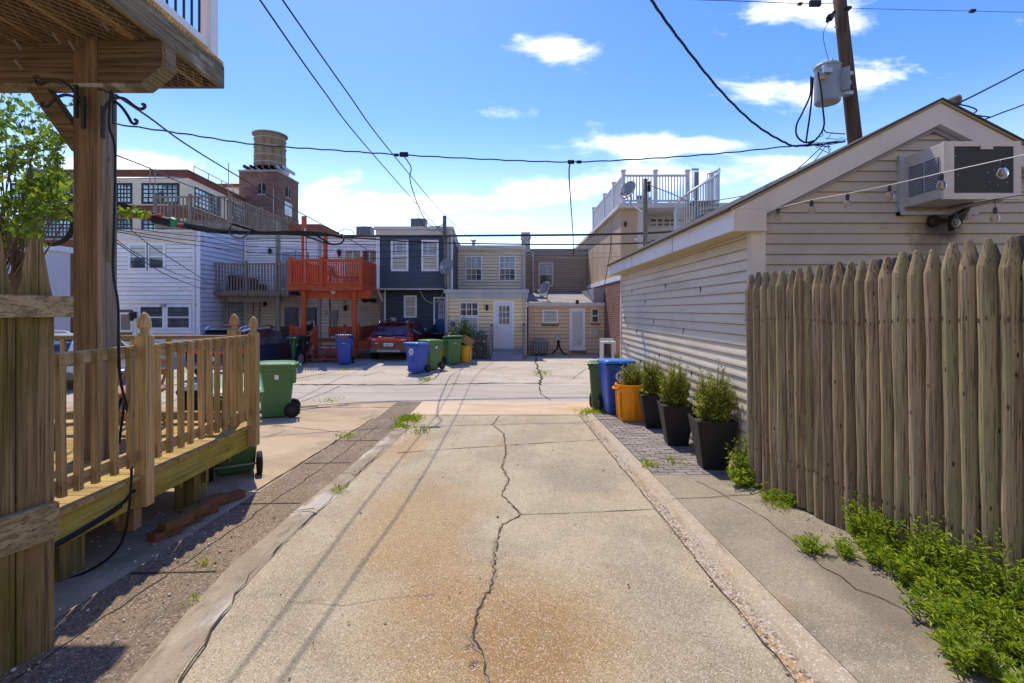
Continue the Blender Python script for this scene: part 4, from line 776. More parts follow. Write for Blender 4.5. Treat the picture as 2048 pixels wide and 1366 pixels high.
m = MB(); q = 24.5; m.box(X(1043, q), X(1060, q), q - .2, q + .25, Z(505, q), Z(478, q)); m.box(X(1041.5, q), X(1061.5, q), q - .25, q + .3, Z(478, q), Z(474, q)); m.box(X(1044, q), X(1059, q), q - .15, q + .2, Z(474, q), Z(468, q)); m.box(X(1042.5, q), X(1060, q), q - .2, q + .25, Z(468, q), Z(465.5, q))
m.build('stack', mk('brick_whitewashed', (.36, .31, .28), [((.62, .60, .58), 'brick', (.2, .08, .02), 0, 0, 1.0), ((.12, .1, .1), 'noise', (5, 5, 5), .5, .65, .8)], rough=.9, off=False), ch)
vp = thing('roof_vent_pipe', 'short galvanised vent pipe on the yellow house roof', 'vent pipe', (X(947, 24), 24, Z(493, 24)))
m = MB(); m.lathe([(.07, -.15), (.07, .12), (.13, .13), (.13, .2), (.06, .24)], (X(947, 24), 24, Z(488, 24)), 10); m.build('pipe', STEEL, vp)
# tan house
h = house('tan sided house with a full glass white door and flat lean-to roof', 2.3, 21)
y = 21.0; a, b = X(1056, y), 3.88; zt = Z(612, y); yu = 26.0
core(h, a, b, y + .02, yu, HG - .1, zt, L_TAN); lapf(h, L_TAN, a, b, y, HG - .1, zt, .155)
m = MB(); m.box(a - .05, b, y - .10, y + .02, Z(612, y), Z(605, y)); m.build('gutter', OFFW, h)
m = MB(); m.hexa([(a, y + .02, zt), (b, y + .02, zt), (a, yu, Z(586, yu)), (b, yu, Z(586, yu)), (a, y + .02, zt + .14), (b, y + .02, zt + .14), (a, yu, Z(582, yu)), (b, yu, Z(582, yu))]); m.build('lean_to_roof', ROOFG, h)
box_part(h, 'parapet_wall', GREY, b - .45, b - .02, y + .03, y + 3.5, zt + .1, zt + .75)
au, bu = X(1051, yu), 3.88; core(h, au, bu, yu + .02, 31, 2.2, Z(508, yu), L_TANU); lapf(h, L_TANU, au, bu, yu, 2.3, Z(511, yu), .13)
box_part(h, 'cornice', GREY, au, bu, yu - .06, yu + .1, Z(511, yu), Z(502, yu)); box_part(h, 'cornice', GREY, au, bu, yu - .16, yu + .1, Z(502, yu), Z(498, yu)); box_part(h, 'roof', ROOFG, au, bu, yu + .1, 31, Z(503, yu), Z(500, yu))
px(h, yu, 1077, 1106.5, 525, 573, pm=GLASS, up=CURT, trim=.08, fm=OFFW); pipe(h, [(X(1066, yu), yu - .07, Z(503, yu)), (X(1066, yu), yu - .07, Z(583, yu))], .05, OFFW)
px(h, y, 1085, 1116, 619, 646.5, pm=SHADE, sash=False, trim=.06); px(h, y, 1182, 1197.5, 617, 646, pm=GLASS, trim=.05, fm=OFFW)
box_part(h, 'brick_sill', BRICK, X(1084, y), X(1117, y), y - .08, y, Z(651.5, y), Z(647, y)); box_part(h, 'brick_sill', BRICK, X(1181, y), X(1198.5, y), y - .08, y, Z(650, y), Z(646.5, y)); box_part(h, 'brick_sill', BRICK, X(1139, y), X(1171, y), y - .2, y, Z(704, y), Z(700.5, y))
door(h, X(1139, y), X(1170, y), y, Z(699, y), Z(617, y), DWHITE, (.10, .90, .10, .95), .07, knob='r', gm=SHADEG)
box_part(h, 'utility_box', LGREY, X(1185, y), X(1196, y), y - .12, y, Z(671, y), Z(660, y)); box_part(h, 'utility_box', LGREY, X(1112, y), X(1119, y), y - .1, y, Z(680, y), Z(670, y)); pipe(h, [(X(1058.5, y), y - .07, zt), (X(1058.5, y), y - .07, HG)], .045, LGREY)
pipe(h, smooth_pts([(X(1115, y), y - .05, Z(680, y)), (X(1114, y), y - .08, Z(697, y)), (X(1103, y), y - .2, Z(706, y))]), .03, CABLE, 'hose'); pipe(h, smooth_pts([(X(1118, y), y - .05, Z(680, y)), (X(1119, y), y - .08, Z(694, y)), (X(1130, y), y - .2, Z(708, y)), (X(1160, y), y - .3, Z(712, y))]), .03, CABLE, 'hose')
m = MB(); m.box(X(1151, y), X(1157, y), y - .14, y - .02, Z(608, y), Z(600, y)); m.build('security_light', IRON, h)
# stucco house, right
h = thing('corner_building', 'tan stucco building with brick base and a white railed roof deck', 'house', (3.9, 18, HG), 0, 'row houses across the alley')
y = 18.0; a, b = 3.9, 10.5; zb = Z(560, y); zt = Z(418, y)
m = MB(); m.box(a, b, y, 32, HG - .1, zb); m.build('brick_wall', BRICK, h); m = MB(); m.box(a - .03, b, y - .05, 28, zb, zb + .18); m.build('ledge', WHITE, h)
m = MB(); m.box(a + .02, X(1275, y), y + .02, 32, zb + .18, zt); m.box(X(1275, y), b, y + 1.3, 32, zb + .18, zt); m.build('stucco_wall', STUC, h)
m = MB()
for k in range(1, 6): m.box(a + .012, a + .02, y + .02 + k * 1.6, y + .03 + k * 1.6, zb + .2, zt - .02)
m.build('control_joint', plain('stucco_joint', (.36, .26, .17), rough=.9), h)
m = MB(); m.box(a - .12, b, y - .25, 32, zt, zt + .10); m.box(a - .05, b, y - .12, 32, zt + .1, zt + .2); m.build('roof_slab', OFFW, h)
m = MB(); m.box(X(1275, y), X(1292, y), y + .05, y + 1.29, zb + .2, zt - .004)
m.box(X(1292, y), b, y + 1.2, y + 1.3, zb + .2, zt - .004); m.build('porch_wall', OFFW, h)
px(h, y + 1.2, 1298, 1368, 436, 455, cols=5, rows=2, sash=False, trim=.05, fm=OFFW, bar=.06); px(h, y + 1.2, 1300, 1323, 477, 500, cols=2, rows=1, sash=False, trim=.05, fm=OFFW)
m = MB(); pts = [(X(1275 + 20 * (1 - math.cos(t_)), y), y + .06, Z(452 - 22 * math.sin(t_) * -1, y)) for t_ in [R(90) * i / 8 for i in range(9)]]; m.tube(pts, .05, 6); m.build('arch_trim', OFFW, h)
wall_lamp(h, X(1250, y), y, Z(449, y), .7); pipe(h, [(X(1272, y), y - .05, Z(478, y)), (X(1270, y), y - .05, Z(482, y))], .06, WHITE, 'flood_lamp')
# its roof deck rail
h2 = thing('roof_railing', 'white roof deck railing with capped posts on the stucco building', 'railing', (a, y, zt + .2))
RAILW = plain('rail_white', (.56, .56, .58), rough=.6)
zr0, zr1 = zt + .28, Z(352, y)
def rail_run(root, p, q, posts, nb, mat, z0, z1, pw=.12, bw=.035, infill=None, cap=True, top=.07):
    p, q = Vector(p), Vector(q)
    for k in posts:
        c = p.lerp(q, k); m = MB(); m.box(c.x - pw / 2, c.x + pw / 2, c.y - pw / 2, c.y + pw / 2, z0 - .1, z1 + .14)
        if cap: m.box(c.x - pw * .7, c.x + pw * .7, c.y - pw * .7, c.y + pw * .7, z1 + .14, z1 + .20)
        m.build('post', mat, root)
    m = MB(); u = Vector((0, 0, 1)); m.beam(p + u * z1, q + u * z1, .07, top); m.beam(p + u * z0, q + u * z0, .06, .07)
    for k in range(nb):
        c = p.lerp(q, (k + .5) / nb); m.rr(); m.box(c.x - bw / 2, c.x + bw / 2, c.y - bw / 2, c.y + bw / 2, z0, z1 - top / 2)
    return m.build('balustrade', mat, root)
rail_run(h2, (a + .1, y - .05, 0), (X(1374, y), y - .05, 0), (0, .5, 1), 22, RAILW, zr0, zr1); rail_run(h2, (a + .1, y, 0), (a + .1, 24.5, 0), (.25, .55, 1), 46, RAILW, zr0, zr1)
rail_run(h2, (X(1428, y), y + .2, 0), (X(1428, y), y + 5, 0), (0, 1), 20, RAILW, zr0, zr1); rail_run(h2, (X(1400, 23), 23, 0), (X(1428, 18), 23, 0), (), 6, RAILW, zr0, zr1)
ss = thing('spiral_staircase', 'grey steel spiral staircase beside the white roof railing', 'staircase', (X(1393, 17), 17, 2.6)); SG = plain('stair_steel', (.17, .20, .24), rough=.5, metal=.3)
cx_, cy_ = X(1393, 17), 17.0; ztp = Z(345, 17); rr_ = .72
m = MB(); m.tube([(cx_, cy_, 2.4), (cx_, cy_, ztp)], .07, 10); m.build('centre_pole', SG, ss)
zl = Z(402, 17)
for k in range(14):
    a0 = R(-20 - k * 26); zz = zl - .19 * k
    if zz < 2.7: break
    m = MB(); m.hexa([(cx_ + math.cos(t_) * q_, cy_ + math.sin(t_) * q_, zz + dz) for dz in (-.03, 0) for t_ in (a0, a0 + R(26)) for q_ in (.05, rr_)]); m.build('tread', SG, ss)
m = MB(); hp = []
for k in range(60):
    a0 = R(-20 + 60 - k * 7); zz = zl + .95 - .19 * (k * 7 / 26) + (.19 * 60 / 26)
    if k * 7 < 60: zz = zl + .95 + .1
    if zz < 3.2: break
    pt = Vector((cx_ + math.cos(a0) * rr_, cy_ + math.sin(a0) * rr_, zz)); hp.append(pt)
    m.tube([pt, pt - Vector((0, 0, .98))], .016, 4)
m.tube(hp, .035, 6); m.build('handrail', plain('handrail_steel', (.5, .5, .5), rough=.4, metal=.4), ss)
m = MB(); m.box(cx_ - .05, cx_ + .75, cy_ + .2, cy_ + .9, zl, zl + .06)
for k in range(7): m.box(X(1378, 17) + k * .035, X(1378, 17) + k * .035 + .014, cy_ - .3, cy_ - .286, zl + .05, zl + 1.0)
m.box(X(1377, 17), X(1391, 17), cy_ - .31, cy_ - .28, zl + .98, zl + 1.02); m.build('landing', SG, ss)
for (u0, u1, v0, v1, nm) in ((1279, 1303, 391, 407, 'dark wicker armchair on the stucco building roof deck'),):
    t_ = thing('roof_chair', nm, 'chair', (X(1291, 18.6), 18.6, zt + .2)); m = MB(); xa, xb = X(u0, 18.6), X(u1, 18.6); z = zt + .2
    m.box(xa, xb, 18.5, 19.0, z, z + .22); m.build('seat', CABLEG, t_, bevel=.02); m = MB(); m.box(xa, xb, 18.9, 19.02, z + .22, z + .5); m.build('backrest', CABLEG, t_, bevel=.02)
    for q_ in (xa, xb - .08): m = MB(); m.box(q_, q_ + .08, 18.5, 18.9, z + .22, z + .36); m.build('armrest', CABLEG, t_, bevel=.02)
# white wall far left
lw = thing('garage_wall', 'plain white rendered side wall of a low building at the left edge', 'wall', (-16.4, 14, -.4))
m = MB(); m.box(-24, -16.3, 4, 18.45, -.5, 3.75); m.build('wall', WALLW, lw); m = MB(); m.box(-24, -16.2, 4, 18.5, 3.75, 3.95); m.build('coping', WHITE, lw)
# --- roof air conditioners
def roof_ac(u0, u1, v0, v1, d, label):
    a, b, z0, z1 = X(u0, d), X(u1, d), Z(v1, d), Z(v0, d)
    t_ = thing('air_conditioning_unit', label, 'air conditioner', ((a + b) / 2, d, z0), 0, 'outdoor air conditioning units'); dp = (b - a)
    m = MB(); m.box(a, b, d, d + dp, z0, z1 - .03); m.build('casing', plain('ac_dark', (.07, .07, .08), rough=.5) if 'ac_dark' not in MATS else MATS['ac_dark'], t_, bevel=.02)
    m = MB(); m.box(a - .02, b + .02, d - .02, d + dp + .02, z1 - .03, z1); m.lathe([(dp * .4, 0), (dp * .38, .03), (.05, .05)], ((a + b) / 2, d + dp / 2, z1), 16); m.build('top_grille', GREY, t_)
    m = MB(); n = 9
    for k in range(n + 1): x = a + (b - a) * k / n; m.box(x - .012, x + .012, d - .012, d, z0 + .03, z1 - .05)
    m.build('louvre', GREY, t_)
roof_ac(822, 850, 437, 456, 23.0, 'dark air conditioning unit on the slate blue house roof'); roof_ac(713, 741, 453, 474, 25.0, 'dark air conditioning unit on the white house roof above the red deck')
roof_ac(1069, 1097, 682, 708, 20.4, 'air conditioning unit standing on the ground by the tan house')

# ------------------------------------------------------------------ balconies and decks across the alley
gd = thing('balcony', 'weathered grey timber balcony on the white house', 'balcony', (X(490, 21), 21, HG))
y = 20.9; a, b = X(409, y), X(578, y); zd = Z(590, y); zr = Z(528, y)
m = MB(); m.box(a, b, y + .05, 23.2, zd + .05, zd + .12); m.build('floor', GREYW, gd); m = MB(); m.box(a, b, y, y + .05, zd - .02, zd + .2); m.box(b - .05, b, y + .05, 23.2, zd - .02, zd + .2); m.build('rim_joist', GREYW, gd)
m = MB(); m.box(X(432, y), X(583, y), y + .4, y + .5, Z(603, y), zd - .02); m.build('beam', GREYW, gd)
rail_run(gd, (a + .04, y - .02, 0), (b - .04, y - .02, 0), (0, .5, .9, 1), 27, GREYW, zd + .1, zr, .09, .045, cap=False); rail_run(gd, (b - .04, y, 0), (b - .04, 23.2, 0), (1,), 14, GREYW, zd + .1, zr, .09, .05, cap=False)
for (u, v0, mm, w_) in ((454, 590, GREYW, .16), (560.5, 437, GREENP, .2)):
    m = MB(); x = X(u, y + .45); m.lathe([(w_ / 2, HG - .05), (w_ / 2 * .95, Z(v0, y))], (x, y + .25 if v0 < 500 else y + .45, 0), 10); m.build('post', mm, gd)
so_ = thing('outdoor_sofa', 'dark covered sofa on the grey balcony', 'sofa', (X(470, 22), 22, zd + .12))
m = MB(); a2, b2 = X(430, 22), X(512, 22); m.hexa([(a2, 21.8, zd + .12), (b2, 21.8, zd + .12), (a2, 22.7, zd + .12), (b2, 22.7, zd + .12), (a2, 21.9, zd + 1.0), (b2 - .25, 21.9, zd + .72), (a2, 22.6, zd + 1.05), (b2 - .25, 22.6, zd + .8)]); m.build('cover', DARK, so_, bevel=.04)
m = MB(); m.box(b2, b2 + .3, 21.9, 22.4, zd + .12, zd + .5); m.build('ottoman', DARK, so_, bevel=.04)
# grey stairs below it
gs = thing('stairs', 'dark weathered wooden stairs with railing under the grey balcony', 'stairs', (X(540, 21.5), 21.5, HG))
y = 21.0; a, b = X(520, y), X(552, y)
for k in range(4): m = MB(); m.rr(); m.box(a, b, y + .26 * k, y + .26 * k + .28, HG + .19 * (k + 1) - .04, HG + .19 * (k + 1)); m.build('tread', DARKW, gs)
m = MB(); m.box(a, b + .4, y + 1.04, 23.2, HG + .72, HG + .78); m.build('landing', DARKW, gs)
rail_run(gs, (X(531, y), y + 1.0, 0), (X(556, y), y + 1.0, 0), (0, 1), 12, DARKW, HG + .85, Z(656, y), .08, .05, cap=False)
m = MB(); m.box(b - .08, b, y, y + .08, HG, Z(684, y)); m.box(a, a + .08, y, y + .08, HG, Z(684, y)); m.beam((a + .04, y, Z(684, y)), (a + .04, y + 1, Z(656, y)), .06, .09); m.build('newel', DARKW, gs)
# red upper deck
rd = thing('balcony', 'red stained timber balcony on tall red posts', 'balcony', (X(665, 19.5), 19.5, HG))
y = 19.0; a, b = X(580, y), X(722, y); zd = Z(577, y); zr = Z(521, y)
m = MB()
for k in range(30): m.rr(); m.box(a, b, y + .06 + k * .14, y + .06 + k * .14 + .132, zd + .15, zd + .18)
m.build('floor', REDW, rd)
m = MB(); m.box(a - .1, b + .04, y, y + .05, zd - .06, zd + .2); m.box(b - .01, b + .04, y + .05, 23.2, zd - .06, zd + .2); m.build('rim_joist', REDW, rd)
m = MB(); m.hexa([(a + .3, y + .35, Z(597, y)), (b + .2, y + .35, Z(597, y)), (a + .3, y + .47, Z(597, y)), (b + .2, y + .47, Z(597, y)), (a + .2, y + .35, zd - .06), (b + .3, y + .35, zd - .06), (a + .2, y + .47, zd - .06), (b + .3, y + .47, zd - .06)]); m.build('beam', REDW, rd)
rail_run(rd, (a + .04, y - .03, 0), (b, y - .03, 0), (0, .44, 1), 30, REDW, zd + .2, zr, .12, .045, cap=False, top=.10); rail_run(rd, (b, y, 0), (b, 23.1, 0), (1,), 26, REDW, zd + .2, zr, .1, .06, cap=False, top=.10)
m = MB(); m.box(b - .03, b + .015, y + .05, 23.1, zd + .22, zr - .1); m.build('side_screen', REDW, rd)
rail_run(rd, (a + .04, y, 0), (a + .04, 23.1, 0), (1,), 26, REDW, zd + .2, zr, .1, .06, cap=False, top=.10)
for (u, vt, w_) in ((611, 430, .15), (653.5, 470, .12)): m = MB(); x = X(u, y + .4); m.box(x - w_ / 2, x + w_ / 2, y + .20, y + .34, HG if u < 640 else zd, Z(vt, y)); m.build('post', REDW, rd)
m = MB(); x = X(711, y + .4); m.box(x - .08, x + .08, y + .2, y + .34, HG, zd - .06); m.build('post', REDW, rd)
m = MB(); m.tube([(X(606.5, y), y + .16, Z(455, y)), (X(606.5, y), y + .16, Z(575, y))], .02, 6); m.build('conduit', WHITE, rd)
m = MB(); m.lathe([(.09, 0), (.09, -.08), (.04, -.1)], (X(661, y), y + .34, Z(583, y)), 12, 'y'); m.build('lamp', OFFW, rd)
ld = thing('step_ladder', 'white folding step ladder standing on the red balcony', 'ladder', (X(655, 21), 21, zd + .18))
for (p, q, ya_, yb_) in ((645, 661, 20.6, 21), (672, 661, 21.4, 21)):
    m = MB()
    for o_ in (-.02, .0):
        m.beam((X(p + (0 if o_ else 8), 20.6), ya_, zd + .18), (X(q + (0 if o_ else 3), 20.6), yb_, Z(497, 20.6)), .05, .03)
    for k in range(5): t_ = k / 5; m.box(X(p + (q - p) * t_, 20.6), X(p + 8 + (q + 3 - p - 8) * t_, 20.6), ya_ + (yb_ - ya_) * t_ - .03, ya_ + (yb_ - ya_) * t_ + .03, zd + .3 + k * .3, zd + .33 + k * .3)
    m.build('frame', WHITE, ld)
bc = thing('deck_chair', 'small dark metal chair on the red balcony', 'chair', (X(690, 21), 21, zd + .18))
m = MB(); xa = X(668, 20.5); m.box(xa, xa + .5, 20.4, 20.9, zd + .5, zd + .55); m.build('seat', IRON, bc); m = MB(); m.hexa([(xa, 20.4, zd + .55), (xa + .05, 20.4, zd + .55), (xa, 20.9, zd + .55), (xa + .05, 20.9, zd + .55), (xa - .25, 20.4, zd + 1.0), (xa - .2, 20.4, zd + 1.0), (xa - .25, 20.9, zd + 1.0), (xa - .2, 20.9, zd + 1.0)]); m.build('backrest', IRON, bc)
for (dx, dy) in ((.02, 20.42), (.46, 20.42), (.02, 20.86), (.46, 20.86)): m = MB(); m.tube([(xa + dx, dy, zd + .18), (xa + dx, dy, zd + .5)], .015, 5); m.build('leg', IRON, bc)
# red lower landing and stairs
rs = thing('stairs', 'red stained wooden stairs and landing beside the blue bin', 'stairs', (X(650, 19), 19, HG))
zl = Z(682, 19.4); y = 18.35
a, b = X(610, y), X(677, y)
m = MB()
for k in range(14): m.rr(); m.box(X(590, 19.5), X(770, 19.5), 19.4 + k * .14, 19.4 + k * .14 + .132, zl - .04, zl)
m.build('landing', REDW, rs); m = MB(); m.box(X(678, 19.4), X(770, 19.4), 19.36, 19.4, zl - .3, zl); m.build('skirt', REDW, rs)
gy = gz(18.4)
for k in range(4): m = MB(); m.rr(); q = gy + (zl - gy) * (k + 1) / 5; m.box(a + .05, b - .05, y + .26 * k, y + .26 * k + .27, q - .04, q); m.build('tread', REDW, rs)
m = MB()
for k in range(4): q = gy + (zl - gy) * (k + 1) / 5; m.box((a + b) / 2 - .03, (a + b) / 2 + .03, y + .26 * k + .05, y + .26 * k + .09, q - .24, q - .04); m.box(a + .05, a + .11, y + .26 * k + .05, y + .26 * k + .09, q - .24, q - .04)
m.build('riser_block', REDW, rs)
for x in (a, b):
    m = MB(); m.box(x - .06, x + .06, y - .04, y + .08, gy, Z(688, y)); m.box(x - .06, x + .06, 19.32, 19.42, gy, Z(656, 19.4)); m.beam((x, y, Z(686, y)), (x, 19.4, Z(654, 19.4)), .13, .07)
    for k in range(6): t_ = (k + .7) / 7; yy_ = y + (19.4 - y) * t_; m.box(x - .025, x + .025, yy_ - .025, yy_ + .025, gy + (zl - gy) * t_ + .1, Z(686, y) + (Z(654, 19.4) - Z(686, y)) * t_)
    m.build('stair_rail', REDW, rs)
rail_run(rs, (X(582, 19.4), 19.4, 0), (X(612, 19.4), 19.4, 0), (0,), 7, REDW, zl + .1, Z(656, 19.4), .09, .045, cap=False, top=.09); rail_run(rs, (X(679, 19.4), 19.4, 0), (X(716, 19.4), 19.4, 0), (1,), 9, REDW, zl + .1, Z(656, 19.4), .13, .045, cap=False, top=.09); rail_run(rs, (X(716, 19.4), 19.4, 0), (X(716, 19.4), 23, 0), (), 22, REDW, zl + .1, Z(656, 19.4), .1, .05, cap=False, top=.09)
m = MB(); m.box(X(715, 19.4), X(718, 19.4), 19.42, 22.4, zl + .05, Z(656, 19.4) - .06); m.build('side_screen', REDW, rs)
rail_run(rs, (X(612, 19.4), 21.8, 0), (X(648, 19.4), 21.8, 0), (1,), 9, REDW, zl + .1, Z(656, 21.4), .09, .07, cap=False, top=.09)
# roof deck behind, grey
y = 24.0; od = thing('roof_deck', 'weathered grey timber roof deck with railing above the white house', 'deck', (X(430, y), y, 5.1)); zf = Z(447, y); zr = Z(394, y); a, b = X(310, y), X(460, y)
m = MB(); m.box(a, b, y + .05, 30, zf - .04, zf + .04); m.build('floor', GREYW, od); m = MB(); m.box(a, b, y, y + .05, zf - .22, zf + .05); m.box(b - .05, b, y + .05, 30, zf - .22, zf + .05); m.build('rim_joist', GREYW, od)
rail_run(od, (a, y, 0), (b, y, 0), (0, .47, 1), 20, GREYW, zf + .1, zr, .13, .05, cap=False); rail_run(od, (b, y, 0), (b, 30, 0), (.5, 1), 30, GREYW, zf + .1, zr, .13, .05, cap=False)
m = MB(); m.beam((X(330, y), y + .3, zr - .2), (b - .3, y + 3, zf), .05, .12)
for k in range(10): t_ = k / 10; m.box(X(330, y) + (b - .3 - X(330, y)) * t_, X(330, y) + (b - .3 - X(330, y)) * t_ + .05, y + .3 + 2.7 * t_, y + .35 + 2.7 * t_, zf, zr - .2 + (zf - zr + .2) * t_)
m.build('stair_rail', GREYW, od)
for (x, yy_) in ((a + .2, y + .1), (b - .2, y + .1), (b - .2, 27), (b - .2, 29.8), (a + .2, 29.8)): m = MB(); m.box(x - .08, x + .08, yy_, yy_ + .16, 4.9, zf - .04); m.build('post', GREYW, od)
m = MB(); m.hexa([(b - .1, y + .3, zf - .6), (b - .0, y + .3, zf - .6), (b - .1, 29, zf - .6), (b, 29, zf - .6), (b - .1, y + .3, zf - .3), (b, y + .3, zf - .3), (b - .1, 29, zf - .25), (b, 29, zf - .25)]); m.build('beam', GREYW, od)

# ------------------------------------------------------------------ factory and water tower behind
fx0, fx1, fy, ft = -58.0, -39.0, 60.0, 18.35
fc = thing('factory_building', 'cream and red brick factory building with gridded windows behind the houses', 'building', (-45, 60, HG))
V = Vector((-3.4, 42, 0)).normalized(); V2 = (V.x, V.y)
m = MB(); m.box(fx0, fx1, fy, fy + .8, HG, ft - 0.9)
m.add([(fx1, fy, HG), (fx1 + V.x * 46, fy + V.y * 46, HG), (fx1 - 15, fy + 46, HG), (fx0, fy + .8, HG), (fx1, fy, ft - .75), (fx1 + V.x * 46, fy + V.y * 46, ft - .75), (fx1 - 15, fy + 46, ft - .75), (fx0, fy + .8, ft - .75)], [(0, 1, 5, 4), (1, 2, 6, 5), (4, 5, 6, 7), (2, 3, 7, 6)]); m.build('wall', CREAMW, fc)
def band(z0, z1, mat, n=.12, name='brick_band'):
    m = MB(); m.obox((fx0, fy), (1, 0), (0, -1), (0, fx1 - fx0 + n), (0, n), (z0, z1)); m.obox((fx1, fy), V2, (V2[1], -V2[0]), (0, 46), (0, n), (z0, z1)); m.build(name, mat, fc)
band(ft - .75, ft, BRICKF); band(Z(436, fy), Z(411, fy), BRICKF); band(Z(512, fy), Z(476, fy), BRICKF, .10); band(ft, ft + .12, GREY, .25, 'coping')
for (u0, u1) in ((20, 78), (85, 146), (160, 205), (212, 265), (283, 359)):
    for (v0, v1) in ((366, 408), (437, 476)): px(fc, fy, u0, u1, v0, v1, cols=7, rows=4, sash=False, trim=.28, fm=IRON, pm=GLASSF, bar=.16)
for k in range(5):
    for (z0, z1) in ((Z(408, fy), Z(366, fy)), (Z(476, fy), Z(437, fy))): win(fc, (fx1, fy), V2, 1.6 + k * 8.2, 8.2 + k * 8.2, z0, z1, cols=8, rows=4, sash=False, trim=.25, fm=WHITE if k < 0 else IRON, pm=GLASSF, bar=.16)
m = MB(); m.obox((fx1, fy), V2, (V2[1], -V2[0]), (19, 44), (.14, .5), (HG, Z(436, fy) + 4.0)); m.build('brick_wing', BRICKF, fc)
m = MB()
for k in range(12): p = Vector((fx1, fy, ft)) + V * (1.5 + k * 3.4); m.tube([p, p + Vector((0, 0, 1.0))], .06, 4)
m.tube([Vector((fx1, fy, ft + 1)) + V * 1.5, Vector((fx1, fy, ft + 1)) + V * 38], .06, 4); m.build('roof_rail', GREY, fc)
m = MB(); p = Vector((fx1 - 2, fy + 22, 0)); m.box(p.x - 9, p.x, p.y, p.y + 12, ft, ft + 3.4); m.build('penthouse', CREAMW, fc); m = MB(); m.box(p.x - 9.1, p.x + .1, p.y - .1, p.y + 12, ft + 3.4, ft + 4); m.build('penthouse_coping', BRICKF, fc)
for (u, v) in ((300, 322), (310, 324), (457, 325), (547, 376), (352, 377)): m = MB(); d_ = 40 if u > 400 else 59; m.tube([P(u, v, d_), P(u, v + (75 if d_ > 50 else 70), d_)], .06 if d_ > 50 else .035, 4); m.build('antenna', GREY, fc)
tw = thing('brick_tower', 'square brown brick tower carrying a timber water tank', 'tower', (-38, 76, HG)); y = 75.0; a, b = X(478, y), X(555, y); zt = Z(343, y)
m = MB(); m.box(a, b, y, y + 7.3, HG, zt); m.build('wall', BRICKT, tw); m = MB(); m.box(a - .1, b + .1, y - .1, y + 7.4, zt, zt + .25); m.build('coping', GREY, tw)
def archwin(o, U, uc, z0, z1, w_):
    N = Vector((U[1], -U[0], 0)); U3 = Vector((*U, 0)); m = MB(); pts = [(-w_ / 2, z0), (w_ / 2, z0)] + [(w_ / 2 * math.cos(R(a_)), z1 - w_ / 2 + w_ / 2 * math.sin(R(a_))) for a_ in range(0, 181, 20)]
    vs = [Vector((o[0], o[1], 0)) + U3 * (uc + p) + N * .06 + Vector((0, 0, q)) for p, q in pts]; m.quad(*vs); wn = m.build('arched_window', DARK, tw)
    m = MB(); m.obox(o, U, (N.x, N.y), (uc - .06, uc + .06), (.06, .14), (z0, z1)); m.obox(o, U, (N.x, N.y), (uc - w_ / 2 - .1, uc + w_ / 2 + .1), (.0, .16), (z0 - .2, z0)); m.build('frame', GREY, wn)
archwin((a, y), (1, 0), X(524, y) - a, Z(388, y), Z(366, y), 1.1); archwin((b, y), (0, 1), 3.4, Z(394, y + 3), Z(372, y + 3), 1.5); win(tw, (b, y), (0, 1), 2.4, 4.8, Z(430, y + 3), Z(404, y + 3), cols=3, rows=4, sash=False, fm=WHITE, pm=GLASSF, bar=.12, trim=.15)
wt = thing('water_tank', 'cylindrical timber water tank with iron hoops on the brick tower', 'water tank', (X(539, 78), 78.2, zt)); c = (X(539, 78), 78.2, 0); r = X(568, 78) - X(539, 78); z0, z1 = Z(337, 78), Z(272, 78)
m = MB(); m.lathe([(r * 1.02, z0), (r * .98, z1)], c, 32); m.build('staves', TANKW, wt, smooth=False)
m = MB()
for q in (.12, .34, .62, .86): m.lathe([(r * 1.035, z0 + (z1 - z0) * q - .09), (r * 1.035, z0 + (z1 - z0) * q + .09)], c, 32)
m.build('hoop', GREY, wt); m = MB(); m.lathe([(r * 1.0, z1), (r * 1.14, z1 + .02), (r * 1.14, z1 + .18), (r * .7, z1 + .35)], c, 32); m.build('lid', GREY, wt)
m = MB()
for k in range(7): x = c[0] - r - .8 + k * (2 * r + 1.2) / 6; m.box(x, x + .3, c[1] - r, c[1] + r, z0 - .45, z0)
m.build('support_beam', CARBLK, wt)
ot = thing('factory_annex', 'low red brick annex between the factory and the houses', 'building', (-26, 44, HG)); m = MB(); m.box(X(90, 44), X(300, 44), 44, 50, HG, Z(480, 44)); m.build('wall', BRICKF, ot); m = MB(); m.box(X(90, 44), X(300, 44), 43.9, 50, Z(480, 44), Z(477, 44)); m.build('coping', GREY, ot)
bw_ = thing('brick_wing_house', 'red brick rooftop storey beyond the white houses', 'building', (X(590, 45), 45, HG)); m = MB(); m.box(X(560, 45), X(640, 45), 45, 50, HG, Z(448, 45)); m.build('wall', BRICKF, bw_)
for k in range(4): px(bw_, 45, 562 + k * 15, 573 + k * 15, 462, 474, cols=2, rows=2, sash=False, trim=.1, fm=IRON, pm=GLASSF, bar=.08)

# unseen cream house row behind the camera, added to bounce warm sunlight forward
rh = thing('row_house', 'unseen cream rendered house row behind the camera, added to bounce sunlight up the driveway', 'house', (0, -9, .3), 0, 'row houses')
m = MB(); m.box(-30, 30, -18, -9, 0, 8.6); m.build('wall', plain('render_cream', (.74, .64, .50), rough=.9), rh)  # unseen rear wall, bounces warm fill
for k in range(-7, 8):
    for zz in (1.2, 4.4): win(rh, (k * 3.8 + .6, -9), (-1, 0), 0, 1.1, zz, zz + 1.6, trim=.08)
box_part(rh, 'cornice', WHITE, -30.1, 30.1, -18.1, -8.8, 8.6, 8.85)
